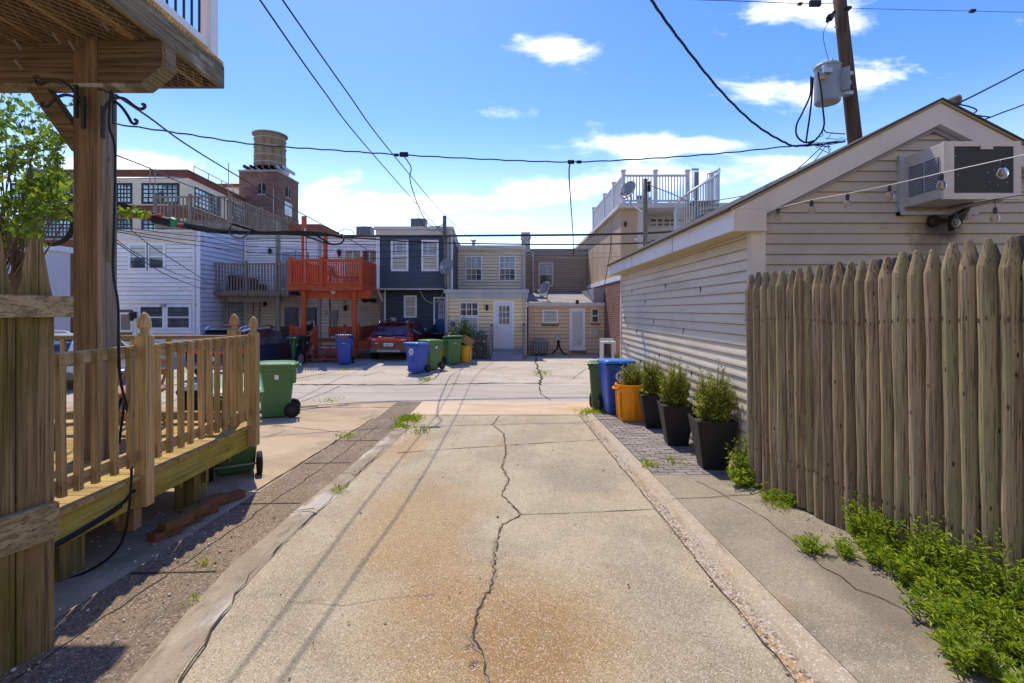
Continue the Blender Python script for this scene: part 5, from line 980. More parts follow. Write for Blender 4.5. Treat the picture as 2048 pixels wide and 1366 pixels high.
# ------------------------------------------------------------------ near deck on the left
DX = -2.82; DZ = 0.42
dk = thing('deck', 'low mossy timber deck with railing and carved finial posts at left', 'deck', (-3.6, 4.0, gz(4)))
m = MB(); y = 2.2
while y < 5.42: m.rr(); m.box(-6.6, DX + .045 + rng.uniform(-.012, .012), y, y + .132, DZ - .03 + rng.uniform(-.002, .002), DZ); y += .14
m.build('floor_board', DK_X, dk)
m = MB(); m.box(DX - .045, DX, 2.2, 5.44, DZ - .245, DZ - .032); m.build('rim_joist', DK_R, dk)
m = MB(); m.box(-6.6, DX - .046, 5.40, 5.44, DZ - .245, DZ - .032); m.build('rim_joist', DK_R, dk)
for y in (2.75, 3.55, 3.64, 4.35, 4.72, 5.1): m = MB(); m.rr(); m.box(-6.4, DX - .05 - (.25 if y in (3.55,) else .02), y, y + .042, DZ - (.40 if y in (3.55, 4.72, 2.75) else .32), DZ - .14); m.build('joist', DK_P, dk)
for (px_, py_) in ((-3.08, 3.30), (-3.03, 4.62), (-4.9, 3.3), (-4.9, 4.62), (-4.9, 5.2)): m = MB(); m.rr(); m.box(px_ - .09, px_ + .09, py_, py_ + .2, gz(py_) - .05, DZ - .26); m.build('pier', DK_P, dk)
m = MB(); m.rr(); m.box(-2.99, -2.86, 3.78, 3.86, -.02, DZ - .2); m.build('beam_end', DK_Z, dk)
def finial_post(x, y, zb, zt, w=.092, label=None):
    m = MB(); m.rr(); m.box(x - w / 2, x + w / 2, y - w / 2, y + w / 2, zb, zt); p = m.build('post', DK_Z, dk, bevel=.004)
    m = MB(); m.rr(); k = w / 2
    m.lathe([(k * .98, zt - .002), (k * .98, zt + .008), (k * .62, zt + .026), (k * .56, zt + .045), (k * .75, zt + .056), (k * 1.0, zt + .066), (k * .99, zt + .10), (k * .82, zt + .135), (k * .48, zt + .165), (k * .08, zt + .182)], (x, y, 0), 16, sq=False); m.build('finial', DK_Z, p, smooth=False)
finial_post(DX + .048, 3.77, .18, 1.455); finial_post(DX + .048, 5.36, .20, 1.40); finial_post(-3.0, 5.40, DZ, 1.43, .1); finial_post(DX + .048, 2.2, .18, 1.45)
ZT = 1.385
m = MB(); m.rr(); m.box(DX - .02, DX + .022, 2.2, 5.32, ZT - .09, ZT); m.build('top_rail', DK_Y, dk)
m = MB(); m.rr(); m.box(DX - .02, DX + .022, 2.2, 5.32, DZ + .095, DZ + .18); m.build('bottom_rail', DK_Y, dk)
for y in (3.05, 3.19, 3.33, 3.47, 3.61, 3.9, 4.04, 4.18, 4.31, 4.44, 4.57, 4.70, 4.83, 4.96, 5.09, 5.21, 2.45, 2.6, 2.75, 2.9):
    m = MB(); m.rr(); t_ = rng.uniform(-.018, .018); a_ = rng.uniform(-.012, .012)
    m.hexa([(DX + .023, y + t_, DZ + .075), (DX + .060, y + t_, DZ + .075), (DX + .023, y + t_ + .038, DZ + .075), (DX + .060, y + t_ + .038, DZ + .075), (DX + .023, y + a_, ZT - .006), (DX + .060, y + a_, ZT - .006), (DX + .023, y + a_ + .038, ZT - .006), (DX + .060, y + a_ + .038, ZT - .006)]); m.mi = 1
    for zz in (ZT - .03, ZT - .07, DZ + .12, DZ + .16): m.box(DX + .0595, DX + .0615, y + .016 + (t_ if zz < 1 else a_), y + .023 + (t_ if zz < 1 else a_), zz - .0035, zz + .0035)
    m.build('baluster', [DK_Z, NAILR], dk)
DKB = wood('deck_rail_across', (0.30, 0.23, 0.13), (0.17, 0.11, 0.055), (0.20, 0.18, 0.05), 0, 0.4, tone=.1)
for (z0, z1) in ((ZT - .05, ZT - .01), (DZ + .05, DZ + .13)): m = MB(); m.rr(); m.box(-6.6, -3.04, 5.38, 5.47, z0, z1); m.build('back_rail', DKB, dk)
for x in (-4.35, -5.6): m = MB(); m.rr(); m.box(x, x + .09, 5.36, 5.45, DZ, ZT - .05); m.build('post', DK_Z, dk)
for k in range(9): m = MB(); m.rr(); x = -3.35 - k * .38; m.box(x, x + .04, 5.385, 5.42, DZ + .13, ZT - .05); m.build('baluster', DK_Z, dk)
# raised deck overhead
ud = thing('raised_deck', 'tall raised deck of stained timber on a thick post overhead at left', 'deck', (-3.4, 4.1, DZ))
m = MB(); m.box(-3.60, -3.40, 4.10, 4.24, DZ, 3.90); m.build('post', POSTW, ud, bevel=.005); m = MB(); m.rr(); m.box(-3.399, -3.35, 4.10, 4.24, DZ, 3.45); m.box(-3.349, -3.32, 4.13, 4.17, 2.05, 2.75); m.build('post_board', POSTG, ud)
m = MB(); m.rr(); m.box(-6.6, -3.605, 4.14, 4.20, 3.50, 3.86); m.build('beam', UP_X, ud); bx = -2.86
m = MB(); m.rr(); pf = [(-3.395, 3.50), (-3.03, 3.50), (bx, 3.64), (bx, 3.86), (-3.395, 3.86)]
m.loft([[Vector((x, 4.10, z)) for x, z in pf], [Vector((x, 4.19, z)) for x, z in pf]]); m.build('beam_end', UP_X, ud)
m = MB(); m.rr(); pf2 = [(-6.6, 3.475), (-3.02, 3.475), (bx + .03, 3.63), (bx + .03, 3.86), (bx, 3.86), (bx, 3.642), (-3.035, 3.505), (-6.6, 3.505)]
m.loft([[Vector((x, 4.085, z)) for x, z in pf2], [Vector((x, 4.21, z)) for x, z in pf2]]); m.build('beam_lip', UP_F, ud)
m = MB(); y = 1.2
while y < 5.0: m.rr(); m.box(-6.6, -2.90, y, y + .134, 4.105, 4.14); y += .142
m.build('floor_board', UP_B, ud)
m = MB(); m.rr(); m.box(-2.945, -2.90, 1.2, 5.04, 3.88, 4.10); m.build('fascia', UP_F, ud); m = MB(); m.rr(); m.box(-6.6, -2.946, 4.99, 5.04, 3.88, 4.10); m.build('fascia', UP_X, ud)
for x in (-3.10, -3.5, -3.9, -4.3, -4.7, -5.1, -5.5): m = MB(); m.rr(); m.box(x - .022, x + .022, 1.2, 4.985, 3.875, 4.10); m.build('joist', UP_Y, ud)
m = MB(); m.beam((-3.58, 4.17, 3.0), (-3.98, 4.17, 3.56), .09, .13); m.build('brace', UP_X, ud)
m = MB()
for k in range(90):
    s = k * .075
    for sg in (1, -1):
        x0_ = -2.95 - s if sg > 0 else -6.6 + s; p0 = Vector((x0_, 1.6, 3.865)); L = 3.35; p1 = p0 + Vector((sg * L * .58, L, 0))
        for (a_, b_) in ((p0, p1),):
            t0, t1 = 0, 1
            if sg > 0: t1 = min(1, (-2.95 - a_.x) / (b_.x - a_.x)); 
            else: t1 = min(1, (-6.6 - a_.x) / (b_.x - a_.x))
            t0 = max(0, (-2.95 - a_.x) / (b_.x - a_.x)) if sg < 0 else max(0, (-6.6 - a_.x) / (b_.x - a_.x))
            if t1 > t0 + .02: m.tube([a_.lerp(b_, t0), a_.lerp(b_, t1)], .0016, 3, False)
m.build('wire_netting', STEEL, ud)
m = MB(); m.box(-3.045, -2.925, 4.86, 4.98, 4.14, 5.4); m.build('railing_post', WHITE, ud, bevel=.004); m = MB(); m.box(-3.02, -2.95, 1.2, 4.86, 4.20, 4.27); m.build('railing_bottom', WHITE, ud); m = MB(); m.box(-3.03, -2.94, 1.2, 4.86, 5.1, 5.17); m.build('railing_top', WHITE, ud)
m = MB()
for k in range(32): y = 1.3 + k * .112; m.tube([(-2.985, y, 4.27), (-2.985, y, 5.1)], .011, 6)
m.build('railing_balusters', IRON, ud)
m = MB()
for (u, v, d_) in ((120, 85, 4.08), (43, 98, 4.1), (45, 138, 4.1), (150, 100, 4.09), (215, 60, 4.1)): p = P(u, v, d_); m = MB(); m.tube([p, p + Vector((.02, -.08, .03))], .012, 6); m.build('bolt', STEEL, ud)
def hook(label, a, pts):
    t_ = thing('plant_hook', label, 'plant hook', a, 0, 'iron hooks on the deck post'); m = MB(); a = Vector(a); m.box(a.x - .012, a.x + .012, a.y - .012, a.y + .012, a.z - .14, a.z + .12); m.build('plate', IRON, t_)
    m = MB(); m.tube(smooth_pts(pts), .012, 6); m.build('arm', IRON, t_)
def hp(*l, d): return [P(u, v, d) for u, v in l]
hook('black iron plant hook curling to the right from the post, upper one', P(206, 242, 4.06), hp((206, 245), (209, 218), (225, 198), (248, 197), (266, 210), (280, 218), (289, 215), (289, 209), (284, 209), d=4.06))
hook('black iron plant hook curling to the right from the post, lower one', P(225, 215, 4.2), hp((215, 222), (228, 204), (243, 214), (256, 232), (264, 246), (272, 247), (274, 241), (269, 239), d=4.2))
hook('black iron plant hook curling to the left from the post, upper one', P(167, 222, 4.06), hp((168, 240), (165, 215), (150, 185), (125, 164), (95, 160), (76, 168), (70, 160), (70, 156), d=4.06))
hook('black iron plant hook curling to the left from the post, lower one', P(152, 200, 4.05), hp((156, 205), (148, 194), (130, 190), (110, 197), (98, 210), (88, 214), (83, 209), (86, 204), d=4.05))
cd = thing('hanging_cord', 'black cord hanging down the deck post and over the railing to the ground', 'cord', P(228, 300, 4.0)); m = MB()
m.tube(smooth_pts([P(222, 180, 4.05), P(218, 250, 4.05), P(230, 300, 4.02), P(228, 440, 3.9), P(226, 540, 3.75), P(236, 610, 3.6), P(237, 690, 3.45), P(241, 760, 3.55), P(258, 840, 3.64), P(263, 930, 3.64), P(258, 1020, 3.5), P(240, 1090, 3.5), P(190, 1135, 3.45), P(105, 1170, 3.3)]), .009, 6); m.build('cord', CABLE, cd)
m = MB(); m.tube(smooth_pts([(DX + .012, 2.3, .20), (DX + .012, 2.9, .205), (DX + .012, 3.3, .22), (DX + .012, 3.6, .255), (DX + .012, 3.70, .30), (DX + .012, 3.86, .33), (DX + .02, 3.88, .40), (DX + .02, 3.83, .46)]), .011, 6); m.tube(smooth_pts([(DX + .010, 2.3, .185), (DX + .010, 2.9, .188), (DX + .010, 3.3, .20), (DX + .010, 3.6, .235)]), .008, 6); m.build('rim_cable', CABLE, cd)
# loose bricks under the deck edge
for k, (u, v) in enumerate(((338, 1078), (375, 1055), (412, 1035), (448, 1012), (358, 1062), (396, 1038), (432, 1016), (470, 1004))):
    upper = k >= 4 and k < 7; d_ = 1650 / (v - 665 + (12 if upper else 0)); zz = gz(d_) + (.07 if upper else 0)
    c = Vector((X(u, d_) - .06, d_ + .05, zz)); m = MB(); m.rr(); m.box(-.055, .055, -.115, .115, .0, .068); lb = ['mossy loose brick at the near end of the row under the deck', 'second loose brick of the lower row under the deck', 'third loose brick of the lower row under the deck', 'loose brick in the lower row nearest the deck pier', 'mossy loose brick on top of the row, near end', 'middle loose brick on top of the row under the deck', 'reddish loose brick on top of the row, far end', 'loose brick lying at the far end of the row']
    o = m.build('brick', STONEB, base=(0, 0, 0), bevel=.006); o.location = c; o.rotation_euler = (0, 0, -.42 + rng.uniform(-.06, .06)); tag(o, lb[k], 'brick', 'loose bricks under the deck')
# picket gate at the far left
gp = Vector((-2.30, 2.5, 0)); gd_ = Vector((0.335, .942, 0)); gn = Vector((gd_.y, -gd_.x, 0))
pg = thing('picket_gate', 'mossy wooden picket gate with two rails at the left edge', 'gate', (gp.x, gp.y, gz(2.5)))
for k in range(4):
    s1 = -.155 * k; w_ = .148; zt = 1.995 + (.02 if k == 1 else 0); zs = 1.70; lean = .0
    pf = [(s1 - w_, gz(2.4) + .08), (s1, gz(2.4) + .08), (s1, zs - .02), (s1 - .02, zs + .09), (s1 - .045, zt - .04), (s1 - .052, zt), (s1 - w_ + .052, zt), (s1 - w_ + .045, zt - .04), (s1 - w_ + .02, zs + .09), (s1 - w_, zs - .02)]
    m = MB(); m.rr(); m.loft([[gp + gd_ * s + gn * n + Vector((0, 0, z)) for s, z in pf] for n in (.02, 0)]); m.build('picket', PICK, pg, bevel=.003)
def grail(z0, z1, s1, tilt):
    m = MB(); m.rr(); a, b = gp + gd_ * s1, gp + gd_ * -.9; vs = []
    m.hexa([p + gn * n + Vector((0, 0, z)) for (z, dz) in ((z0, 0), (z1, 0)) for n in (.021, .062) for p in (a, b)]); m.build('rail', RAILX, pg, bevel=.004)
grail(1.615, 1.72, .06, 0); grail(.525, .70, .0, 0)
# bistro table, chair and bicycle on the deck
bt_ = thing('bistro_table', 'small round table with orange wooden top on the deck', 'table', (-3.35, 4.45, DZ)); c = Vector((-3.42, 4.45, DZ)); m = MB(); m.lathe([(.27, .49), (.28, .50), (.28, .52), (.27, .53)], c, 24); m.build('tabletop', plain('table_orange', (.36, .17, .08), rough=.4), bt_)
for a_ in (0.4, 2.5, 4.6): m = MB(); m.tube([c + Vector((.05 * math.cos(a_), .05 * math.sin(a_), .49)), c + Vector((.24 * math.cos(a_), .24 * math.sin(a_), 0))], .012, 6); m.build('leg', IRON, bt_)
fcx = thing('folding_chair', 'wooden slatted folding chair with blue seat on the deck', 'chair', (-3.9, 4.75, DZ)); c = Vector((-3.62, 4.85, DZ)); OW = plain('chair_oak', (.42, .2, .06), rough=.5)
m = MB(); m.box(c.x - .2, c.x + .2, c.y - .2, c.y + .2, c.z + .44, c.z + .48); m.build('seat', plain('seat_blue', (.04, .14, .5), rough=.6), fcx); m = MB()
for k in range(3): m.box(c.x - .2, c.x + .2, c.y + .18, c.y + .2, c.z + .58 + k * .1, c.z + .64 + k * .1)
m.build('backrest', OW, fcx)
for sx in (-.2, .2):
    m = MB(); m.tube([c + Vector((sx, -.2, 0)), c + Vector((sx, .2, .86))], .013, 6); m.build('leg', OW, fcx); m = MB(); m.tube([c + Vector((sx * .9, .2, 0)), c + Vector((sx * .9, -.18, .45))], .013, 6); m.build('leg', OW, fcx)
bk = thing('bicycle', 'black bicycle leaning on the deck behind the railing', 'bicycle', (-3.1, 3.4, DZ))
def ring(mb, c, r, tr, n=28, k=6):
    pts = [Vector(c) + Vector((0.25 * r * math.cos(2 * math.pi * i / n), .97 * r * math.cos(2 * math.pi * i / n), r * math.sin(2 * math.pi * i / n))) for i in range(n + 1)]; mb.tube(pts, tr, k, False)
w1, w2 = Vector((-3.28, 3.18, DZ + .33)), Vector((-3.02 - .5, 2.2, DZ + .33))
for wc in (w1, w2):
    m = MB(); ring(m, wc, .32, .018); wh = m.build('wheel', RUBBER, bk); m = MB(); ring(m, wc, .295, .008)
    for k in range(12): a_ = k * math.pi / 6; m.tube([wc, wc + Vector((.25 * .29 * math.cos(a_), .97 * .29 * math.cos(a_), .29 * math.sin(a_)))], .0016, 3)
    m.build('spokes', STEEL, wh)
m = MB(); st_ = w1.lerp(w2, .42) + Vector((0, 0, .42)); bb = w1.lerp(w2, .45) + Vector((0, 0, -.05)); hd_ = w2 + (w1 - w2) * .14 + Vector((0, 0, .48))
for a_, b_ in ((w1, bb), (w1, st_), (bb, st_), (bb, hd_), (st_, hd_), (hd_, w2)): m.tube([a_, b_], .014, 6)
m.tube([st_, st_ + Vector((0, 0, .12))], .012, 6); m.tube([hd_, hd_ + Vector((0, 0, .12))], .012, 6); m.build('frame', IRON, bk)
m = MB(); sdl = st_ + Vector((0, 0, .13)); m.loft([rrect(.14, .1, .03, sdl.x, sdl.y, sdl.z), rrect(.12, .22, .04, sdl.x, sdl.y - .03, sdl.z + .04)]); m.build('saddle', BLACKP, bk); m = MB(); q = hd_ + Vector((0, 0, .12)); m.tube([q + Vector((-.24, .06, .03)), q, q + Vector((.24, .06, .03))], .012, 6); m.build('handlebar', IRON, bk)

# ------------------------------------------------------------------ wheeled bins and tubs
def text_mesh(txt, size, name, mat, parent, loc, rot):
    cu = bpy.data.curves.new(name, 'FONT'); cu.body = txt; cu.size = size; cu.align_x = 'CENTER'; cu.extrude = .002
    ob = bpy.data.objects.new('t', cu); C.objects.link(ob); bpy.context.view_layer.update(); me = bpy.data.meshes.new_from_object(ob.evaluated_get(bpy.context.evaluated_depsgraph_get())); bpy.data.objects.remove(ob)
    me.materials.clear(); me.materials.append(mat); o = bpy.data.objects.new(name, me); C.objects.link(o); o.parent = parent; o.location = loc; o.rotation_euler = rot; ORG[o.name] = Vector(loc) + ORG[parent.name]; return o
def wheeled_bin(label, cat, mat, lidmat, group, lid=0.0, logo=True, mark=None):
    t_ = thing('wheeled_bin', label, cat, (0, 0, 0), 0, group)           # front faces -y, wheels and handle at +y
    m = MB(); m.loft([rrect(.40, .42, .05, 0, -.02, .03), rrect(.44, .50, .05, 0, 0, .30), rrect(.48, .56, .05, 0, 0, .62), rrect(.50, .60, .05, 0, 0, .84), rrect(.54, .64, .05, 0, 0, .845), rrect(.55, .65, .05, 0, 0, .93)], True)
    m.box(-.245, .245, .27, .33, .62, .845); m.box(-.2, .2, -.27, -.235, .10, .14)
    body = m.build('body', mat, t_, bevel=.008)
    m = MB(); m.box(-.08, .08, -.285, -.255, .40, .62); m.build('rib_panel', mat, body)
    for s in (-1, 1):
        m = MB(); m.lathe([(.06, -.03), (.125, -.028), (.135, -.015), (.135, .015), (.125, .028), (.06, .03)], (s * .245, .27, .135), 20, 'x'); wl = m.build('wheel', RUBBER, t_); m = MB(); m.lathe([(.012, -.032), (.075, -.033), (.08, 0), (.075, .033), (.012, .034)], (s * .245, .27, .135), 10, 'x'); m.build('hub', BLACKP, wl)
    m = MB(); m.tube([(-.26, .27, .135), (.26, .27, .135)], .012, 6); m.build('axle', STEEL, t_)
    m = MB(); m.tube([(-.2, .33, .90), (-.2, .40, .92), (.2, .40, .92), (.2, .33, .90)], .018, 6); m.build('handle', mat, t_)
    m = MB(); tilt = math.tan(lid)
    def zl(y): return .935 + (.34 - y) * tilt
    def ringz(wx, wy, r, dz): 
        return [Vector((p.x, p.y, zl(p.y) + dz)) for p in rrect(wx, wy, r, 0, -.01, 0)]
    m.loft([ringz(.58, .69, .05, -.02), ringz(.59, .70, .05, .025), ringz(.54, .64, .06, .045), ringz(.40, .42, .08, .06)]); m.tube([(-.24, .35, .95), (.24, .35, .95)], .022, 8)
    m.box(-.05, .05, -.40, -.34, zl(-.37) - .01, zl(-.37) + .02); m.build('lid', lidmat, t_, bevel=.006)
    if logo == 'badge':
        m = MB(); m.lathe([(.002, -.304), (.095, -.304), (.095, -.300)], (0, 0, .72), 24, 'y'); bd = m.build('badge', DECAL, t_)
        m = MB(); m.box(-.045, -.028, -.309, -.3045, .67, .77); m.hexa([(-.03, -.309, .76), (-.012, -.309, .76), (-.03, -.3045, .76), (-.012, -.3045, .76), (.012, -.309, .68), (.03, -.309, .68), (.012, -.3045, .68), (.03, -.3045, .68)]); m.box(.028, .045, -.309, -.3045, .67, .77); m.build('badge_symbol', B_BLUE, bd)
        m = MB()
        for z in (.835, .60):
            for k in range(9): m.box(-.1 + k * .0225, -.085 + k * .0225, -.3035, -.300, z, z + .013)
        m.build('badge_lettering', DECAL, bd)
    elif logo:
        m = MB()
        for k in range(4): m.box(-.05 + k * .026, -.033 + k * .026, -.3035, -.295, .76, .785)
        m.box(.255, .258, -.02, .05, .70, .78); m.build('marking', DECAL, t_)
    if mark: text_mesh(mark, .14, 'lettering', DECAL, t_, (0.02, -.302, .70), (R(90), 0, 0))
    return t_
GB = 'wheeled refuse bins'
def put(t_, u, v, d, rz, s=1.0, z=None):
    t_.location = (X(u, d), d, gz(d) if z is None else z); t_.rotation_euler = (0, 0, rz); t_.scale = (s, s, s); return t_
def new(src, label, u, d, rz, s=1.0, z=None, swap=None):
    c = copy_tree(src, (0, 0, 0), 0, label, None, swap); return put(c, u, 0, d, rz, s, z)
g0 = wheeled_bin('green wheeled bin standing alone just beyond the deck corner', 'wheeled bin', B_GREEN, B_GREEN, GB, 0.02); put(g0, 553, 0, 9.85, R(-68), 1.08)
g1 = wheeled_bin('green wheeled bin with half open lid behind the deck railing', 'wheeled bin', B_GREEN, B_GREEN, GB, 0.22); put(g1, 470, 0, 5.95, R(-150), 1.0)
b0 = wheeled_bin('bright blue bin with round white badge in the sun by the car', 'recycling bin', B_BLUE, B_BLUEL, GB, 0.06, 'badge'); put(b0, 834, 0, 16.0, R(-28), .97)
new(g0, 'green wheeled bin tucked behind the sunlit blue bin', 862, 16.8, R(-40), 1.0)
o = wheeled_bin('green wheeled bin between the two yellow tubs', 'wheeled bin', B_GREEN, B_GREEN, GB, 0.10, True); put(o, 905, 0, 18.0, R(25), 1.0)
dkg = wheeled_bin('dark green wheeled bin in the shade by the red stairs', 'wheeled bin', B_GREEND, B_GREEND, GB, 0.04); put(dkg, 578, 0, 17.6, R(12), 1.0)
new(dkg, 'black wheeled bin squeezed between dark green bin and red stairs', 600, 18.3, R(5), 1.0, swap={'bin_dark_green': B_BLACK})
ob = wheeled_bin('overfilled blue bin with raised lid beside the red stairs', 'recycling bin', B_BLUE, B_BLUEL, GB, 0.16); put(ob, 690, 0, 18.0, R(10), 1.0)
m = MB(); m.hexa([(-.2, -.28, .93), (.2, -.28, .93), (-.2, .1, .93), (.2, .1, .93), (-.15, -.26, 1.03), (.22, -.24, 1.0), (-.15, .1, 1.0), (.22, .1, .98)]); o = m.build('carton', CARTON); o.location = (X(690, 18), 18.0, gz(18)); tag(o, 'flattened brown carton sticking out of the overfilled blue bin', 'cardboard box')
olv = wheeled_bin('olive green bin against the blue bin at the garage end', 'wheeled bin', B_OLIVE, B_OLIVE, GB, 0.03); put(olv, 1204, 0, 10.62, R(-12), 1.0, gz(10.6) + .01)
b1 = wheeled_bin('large blue bin with round badge beside the garage wall', 'recycling bin', B_BLUE, B_BLUEL, GB, 0.05, 'badge'); put(b1, 1232, 0, 9.98, R(4), 1.06, gz(9.9) + RS)
new(dkg, 'black wheeled bin seen through the deck railing', 418, 6.35, R(20), .98, swap={'bin_dark_green': B_BLACK})
new(b0, 'blue bin behind the deck beyond the bistro chair', 250, 9.0, R(60), 1.0)
def tub(label, u, d, mat, s=1.0, group='round plastic tubs', z=None, rz=0, mark=None):
    t_ = thing('plastic_tub', label, 'tub', (0, 0, 0), 0, group); m = MB(); m.lathe([(.215, 0), (.225, .02), (.255, .52), (.265, .60), (.285, .605), (.29, .63), (.285, .65), (.265, .65), (.255, .60), (.23, .5), (.2, .1), (.05, .09)], (0, 0, 0), 28); bdy = m.build('body', mat, t_, smooth=False)
    m = MB()
    for k in range(6): a_ = k * math.pi / 3 + .3; m.beam((.238 * math.cos(a_), .238 * math.sin(a_), .06), (.262 * math.cos(a_), .262 * math.sin(a_), .5), .05, .03)
    m.build('rib', mat, bdy)
    for s_ in (-1, 1): m = MB(); m.tube(smooth_pts([(s_ * .26, -.08, .60), (s_ * .325, -.07, .58), (s_ * .325, .07, .58), (s_ * .26, .08, .60)]), .018, 6); m.build('handle', mat, t_)
    if mark: text_mesh(mark, .2, 'lettering', plain('tub_marking', (.6, .3, .25)), t_, (0, -.268, .38), (R(90), 0, 0))
    t_.location = (X(u, d), d, gz(d) if z is None else z); t_.scale = (s, s, s); t_.rotation_euler = (0, 0, rz); return t_
tub('yellow tub behind the green bin nearest the car', 883, 18.6, B_YEL, .95); tub('yellow tub with cardboard box resting on it', 930, 18.6, B_YEL, .95)
ot_ = tub('large orange tub holding a shrub beside the garage wall', 1262, 9.2, B_ORA, 1.02, z=gz(9.2) + RS, rz=R(15))
m = MB(); m.box(-.2, .2, -.16, .16, -.14, .14); m.quad((-.2, -.162, .0), (.2, -.162, .0), (.2, -.162, .02), (-.2, -.162, .02)); o = m.build('cardboard_box', CARTON, bevel=.004); o.location = (X(935, 18.5), 18.5, gz(18.5) + .80); o.rotation_euler = (R(8), R(32), R(20)); tag(o, 'tilted brown cardboard box on top of the yellow tub', 'cardboard box')
sp = thing('stone_planter', 'square black speckled stone planter beside the grey steps', 'planter', (X(959, 19.3), 19.3, gz(19.3))); d_ = 19.3
SPK = mk('speckled_stone', (.05, .048, .045), [((.3, .28, .26), 'cell', (14, 14, 14), .8, .95, .8), ((.1, .09, .085), 'noise', (6, 6, 6), .45, .65, .8)], rough=.9)
m = MB(); m.box(X(946, d_), X(972, d_), d_, d_ + .5, gz(d_), Z(676, d_)); m.build('body', SPK, sp); m = MB(); m.box(X(944, d_), X(974, d_), d_ - .03, d_ + .54, Z(676, d_), Z(672, d_)); m.build('rim', SPK, sp); m = MB(); m.box(X(945, d_), X(973, d_), d_ - .02, d_ + .53, gz(d_) - .01, gz(d_) + .05); m.build('foot', SPK, sp)
# planters with boxwoods
def planter(label, u, d, s=1.0):
    t_ = thing('planter', label, 'planter', (0, 0, 0), 0, 'tapered charcoal planters'); z = .585
    m = MB(); sq = lambda w_, zz: [Vector((w_ / 2, w_ / 2, zz)), Vector((-w_ / 2, w_ / 2, zz)), Vector((-w_ / 2, -w_ / 2, zz)), Vector((w_ / 2, -w_ / 2, zz))]
    m.loft([sq(.27, 0), sq(.455, z), sq(.43, z), sq(.40, z - .06), sq(.02, z - .06)]); m.build('pot', PLANT, t_, bevel=.004); m = MB(); m.loft([sq(.405, z - .058), sq(.405, z - .05)]); m.build('potting_soil', SOIL, t_)
    t_.location = (X(u, d), d, gz(d) + RS); t_.scale = (s, s, s); t_.rotation_euler = (0, 0, R(-6)); return t_
planter('nearest tapered charcoal planter, next to the log fence', 1424, 5.95); planter('middle tapered charcoal planter of the three', 1352, 7.18); planter('tapered charcoal planter right beside the orange tub', 1306, 8.45, .98)
def shoots(mb, st, base, n, rad, h, leafn, lsize, spread=.5, hv=.45, w=.5, droop=0.0, top=None):
    base = Vector(base)
    for i in range(n):
        a = rng.uniform(0, 6.283); r0 = rad * math.sqrt(rng.random()); r = Vector((math.cos(a), math.sin(a), 0)); hh = h * rng.uniform(1 - hv, 1) * (1 - .35 * (r0 / rad) ** 2)
        if top and rng.random() < .18: hh *= top
        p0 = base + r * r0 * .35; p2 = base + r * r0 * (1 + spread * rng.random()) + Vector((0, 0, hh)); p1 = p0.lerp(p2, .5) + Vector((rng.uniform(-.03, .03), rng.uniform(-.03, .03), .06 * hh))
        if droop: p2 = p2 + r * droop * hh - Vector((0, 0, droop * hh * .6))
        pts = [p0, p0.lerp(p1, .5), p1, p1.lerp(p2, .5), p2]; st.tube(pts, [.004, .0035, .003, .0025, .0015], 4, False); tn = rng.random()
        for k in range(leafn):
            t_ = .12 + .88 * (k + rng.random()) / leafn; q = p0.lerp(p1, t_ * 2) if t_ < .5 else p1.lerp(p2, t_ * 2 - 1)
            b = rng.uniform(0, 6.283); d = Vector((math.cos(b), math.sin(b), rng.uniform(-.1, .9))); mb.rnd = min(1, max(0, .25 + .5 * t_ * tn + rng.uniform(-.25, .3))); mb.leaf(q + d * .004, d, lsize * rng.uniform(.6, 1.15) * (1 - .3 * t_), w)
def shrub(name, label, cat, base, n, rad, h, leafn, lsize, mat=LEAF, group=None, stem=None, **k):
    t_ = thing(name, label, cat, base, 0, group); mb, st = MB(), MB(); shoots(mb, st, base, n, rad, h, leafn, lsize, **k)
    if name == 'boxwood_shrub': shoots(mb, st, base, 75, .20, .26, 22, lsize, spread=.35, hv=.5, w=.62)
    mb.build('foliage', mat, t_); st.build('stems', stem or BARK, t_); return t_
GS = 'boxwood shrubs along the garage'
def bz(d): return gz(d) + RS + .52
shrub('boxwood_shrub', 'boxwood shrub in the planter nearest the log fence', 'shrub', (X(1428, 5.95), 5.95, bz(5.95)), 210, .20, .64, 40, .042, group=GS, spread=.36, hv=.62, w=.62, top=1.3)
shrub('boxwood_shrub', 'boxwood shrub in the middle planter', 'shrub', (X(1350, 7.18), 7.18, bz(7.18)), 190, .19, .66, 38, .044, group=GS, spread=.34, hv=.6, w=.62, top=1.3)
shrub('boxwood_shrub', 'boxwood shrub in the planter beside the orange tub', 'shrub', (X(1304, 8.45), 8.45, bz(8.45)), 170, .18, .66, 36, .046, group=GS, spread=.3, hv=.6, w=.62, top=1.2)
shrub('boxwood_shrub', 'small boxwood shrub growing in the orange tub', 'shrub', (X(1266, 9.25), 9.25, bz(9.2)), 120, .22, .62, 32, .046, group=GS, spread=.4, hv=.6, w=.62)
shrub('rose_bush', 'leggy green bush in front of the yellow house window', 'shrub', (X(928, 19.7), 19.7, gz(19.7)), 46, .42, 1.85, 64, .13, mat=plain('x', (1, 1, 1)) if 0 else LEAFT, spread=.9, hv=.5, w=.6)
shrub('weed_plant', 'tall leafy weed between the nearest planter and log fence', 'weed', (2.50, 5.4, gz(5.4) + RS), 26, .13, .55, 26, .07, mat=LEAFW, stem=STEM, spread=.6, w=.3)
shrub('weed_plant', 'low spreading weed at the corner where the log fence starts', 'weed', (2.42, 5.2, gz(5.2) + RS), 26, .16, .22, 14, .08, mat=LEAFW, stem=STEM, spread=.9, w=.35)
shrub('weed_plant', 'small leafy weed against the garage behind the planters', 'weed', (2.52, 6.7, gz(6.7) + RS), 16, .1, .28, 14, .06, mat=LEAFW, stem=STEM, spread=.6, w=.4)
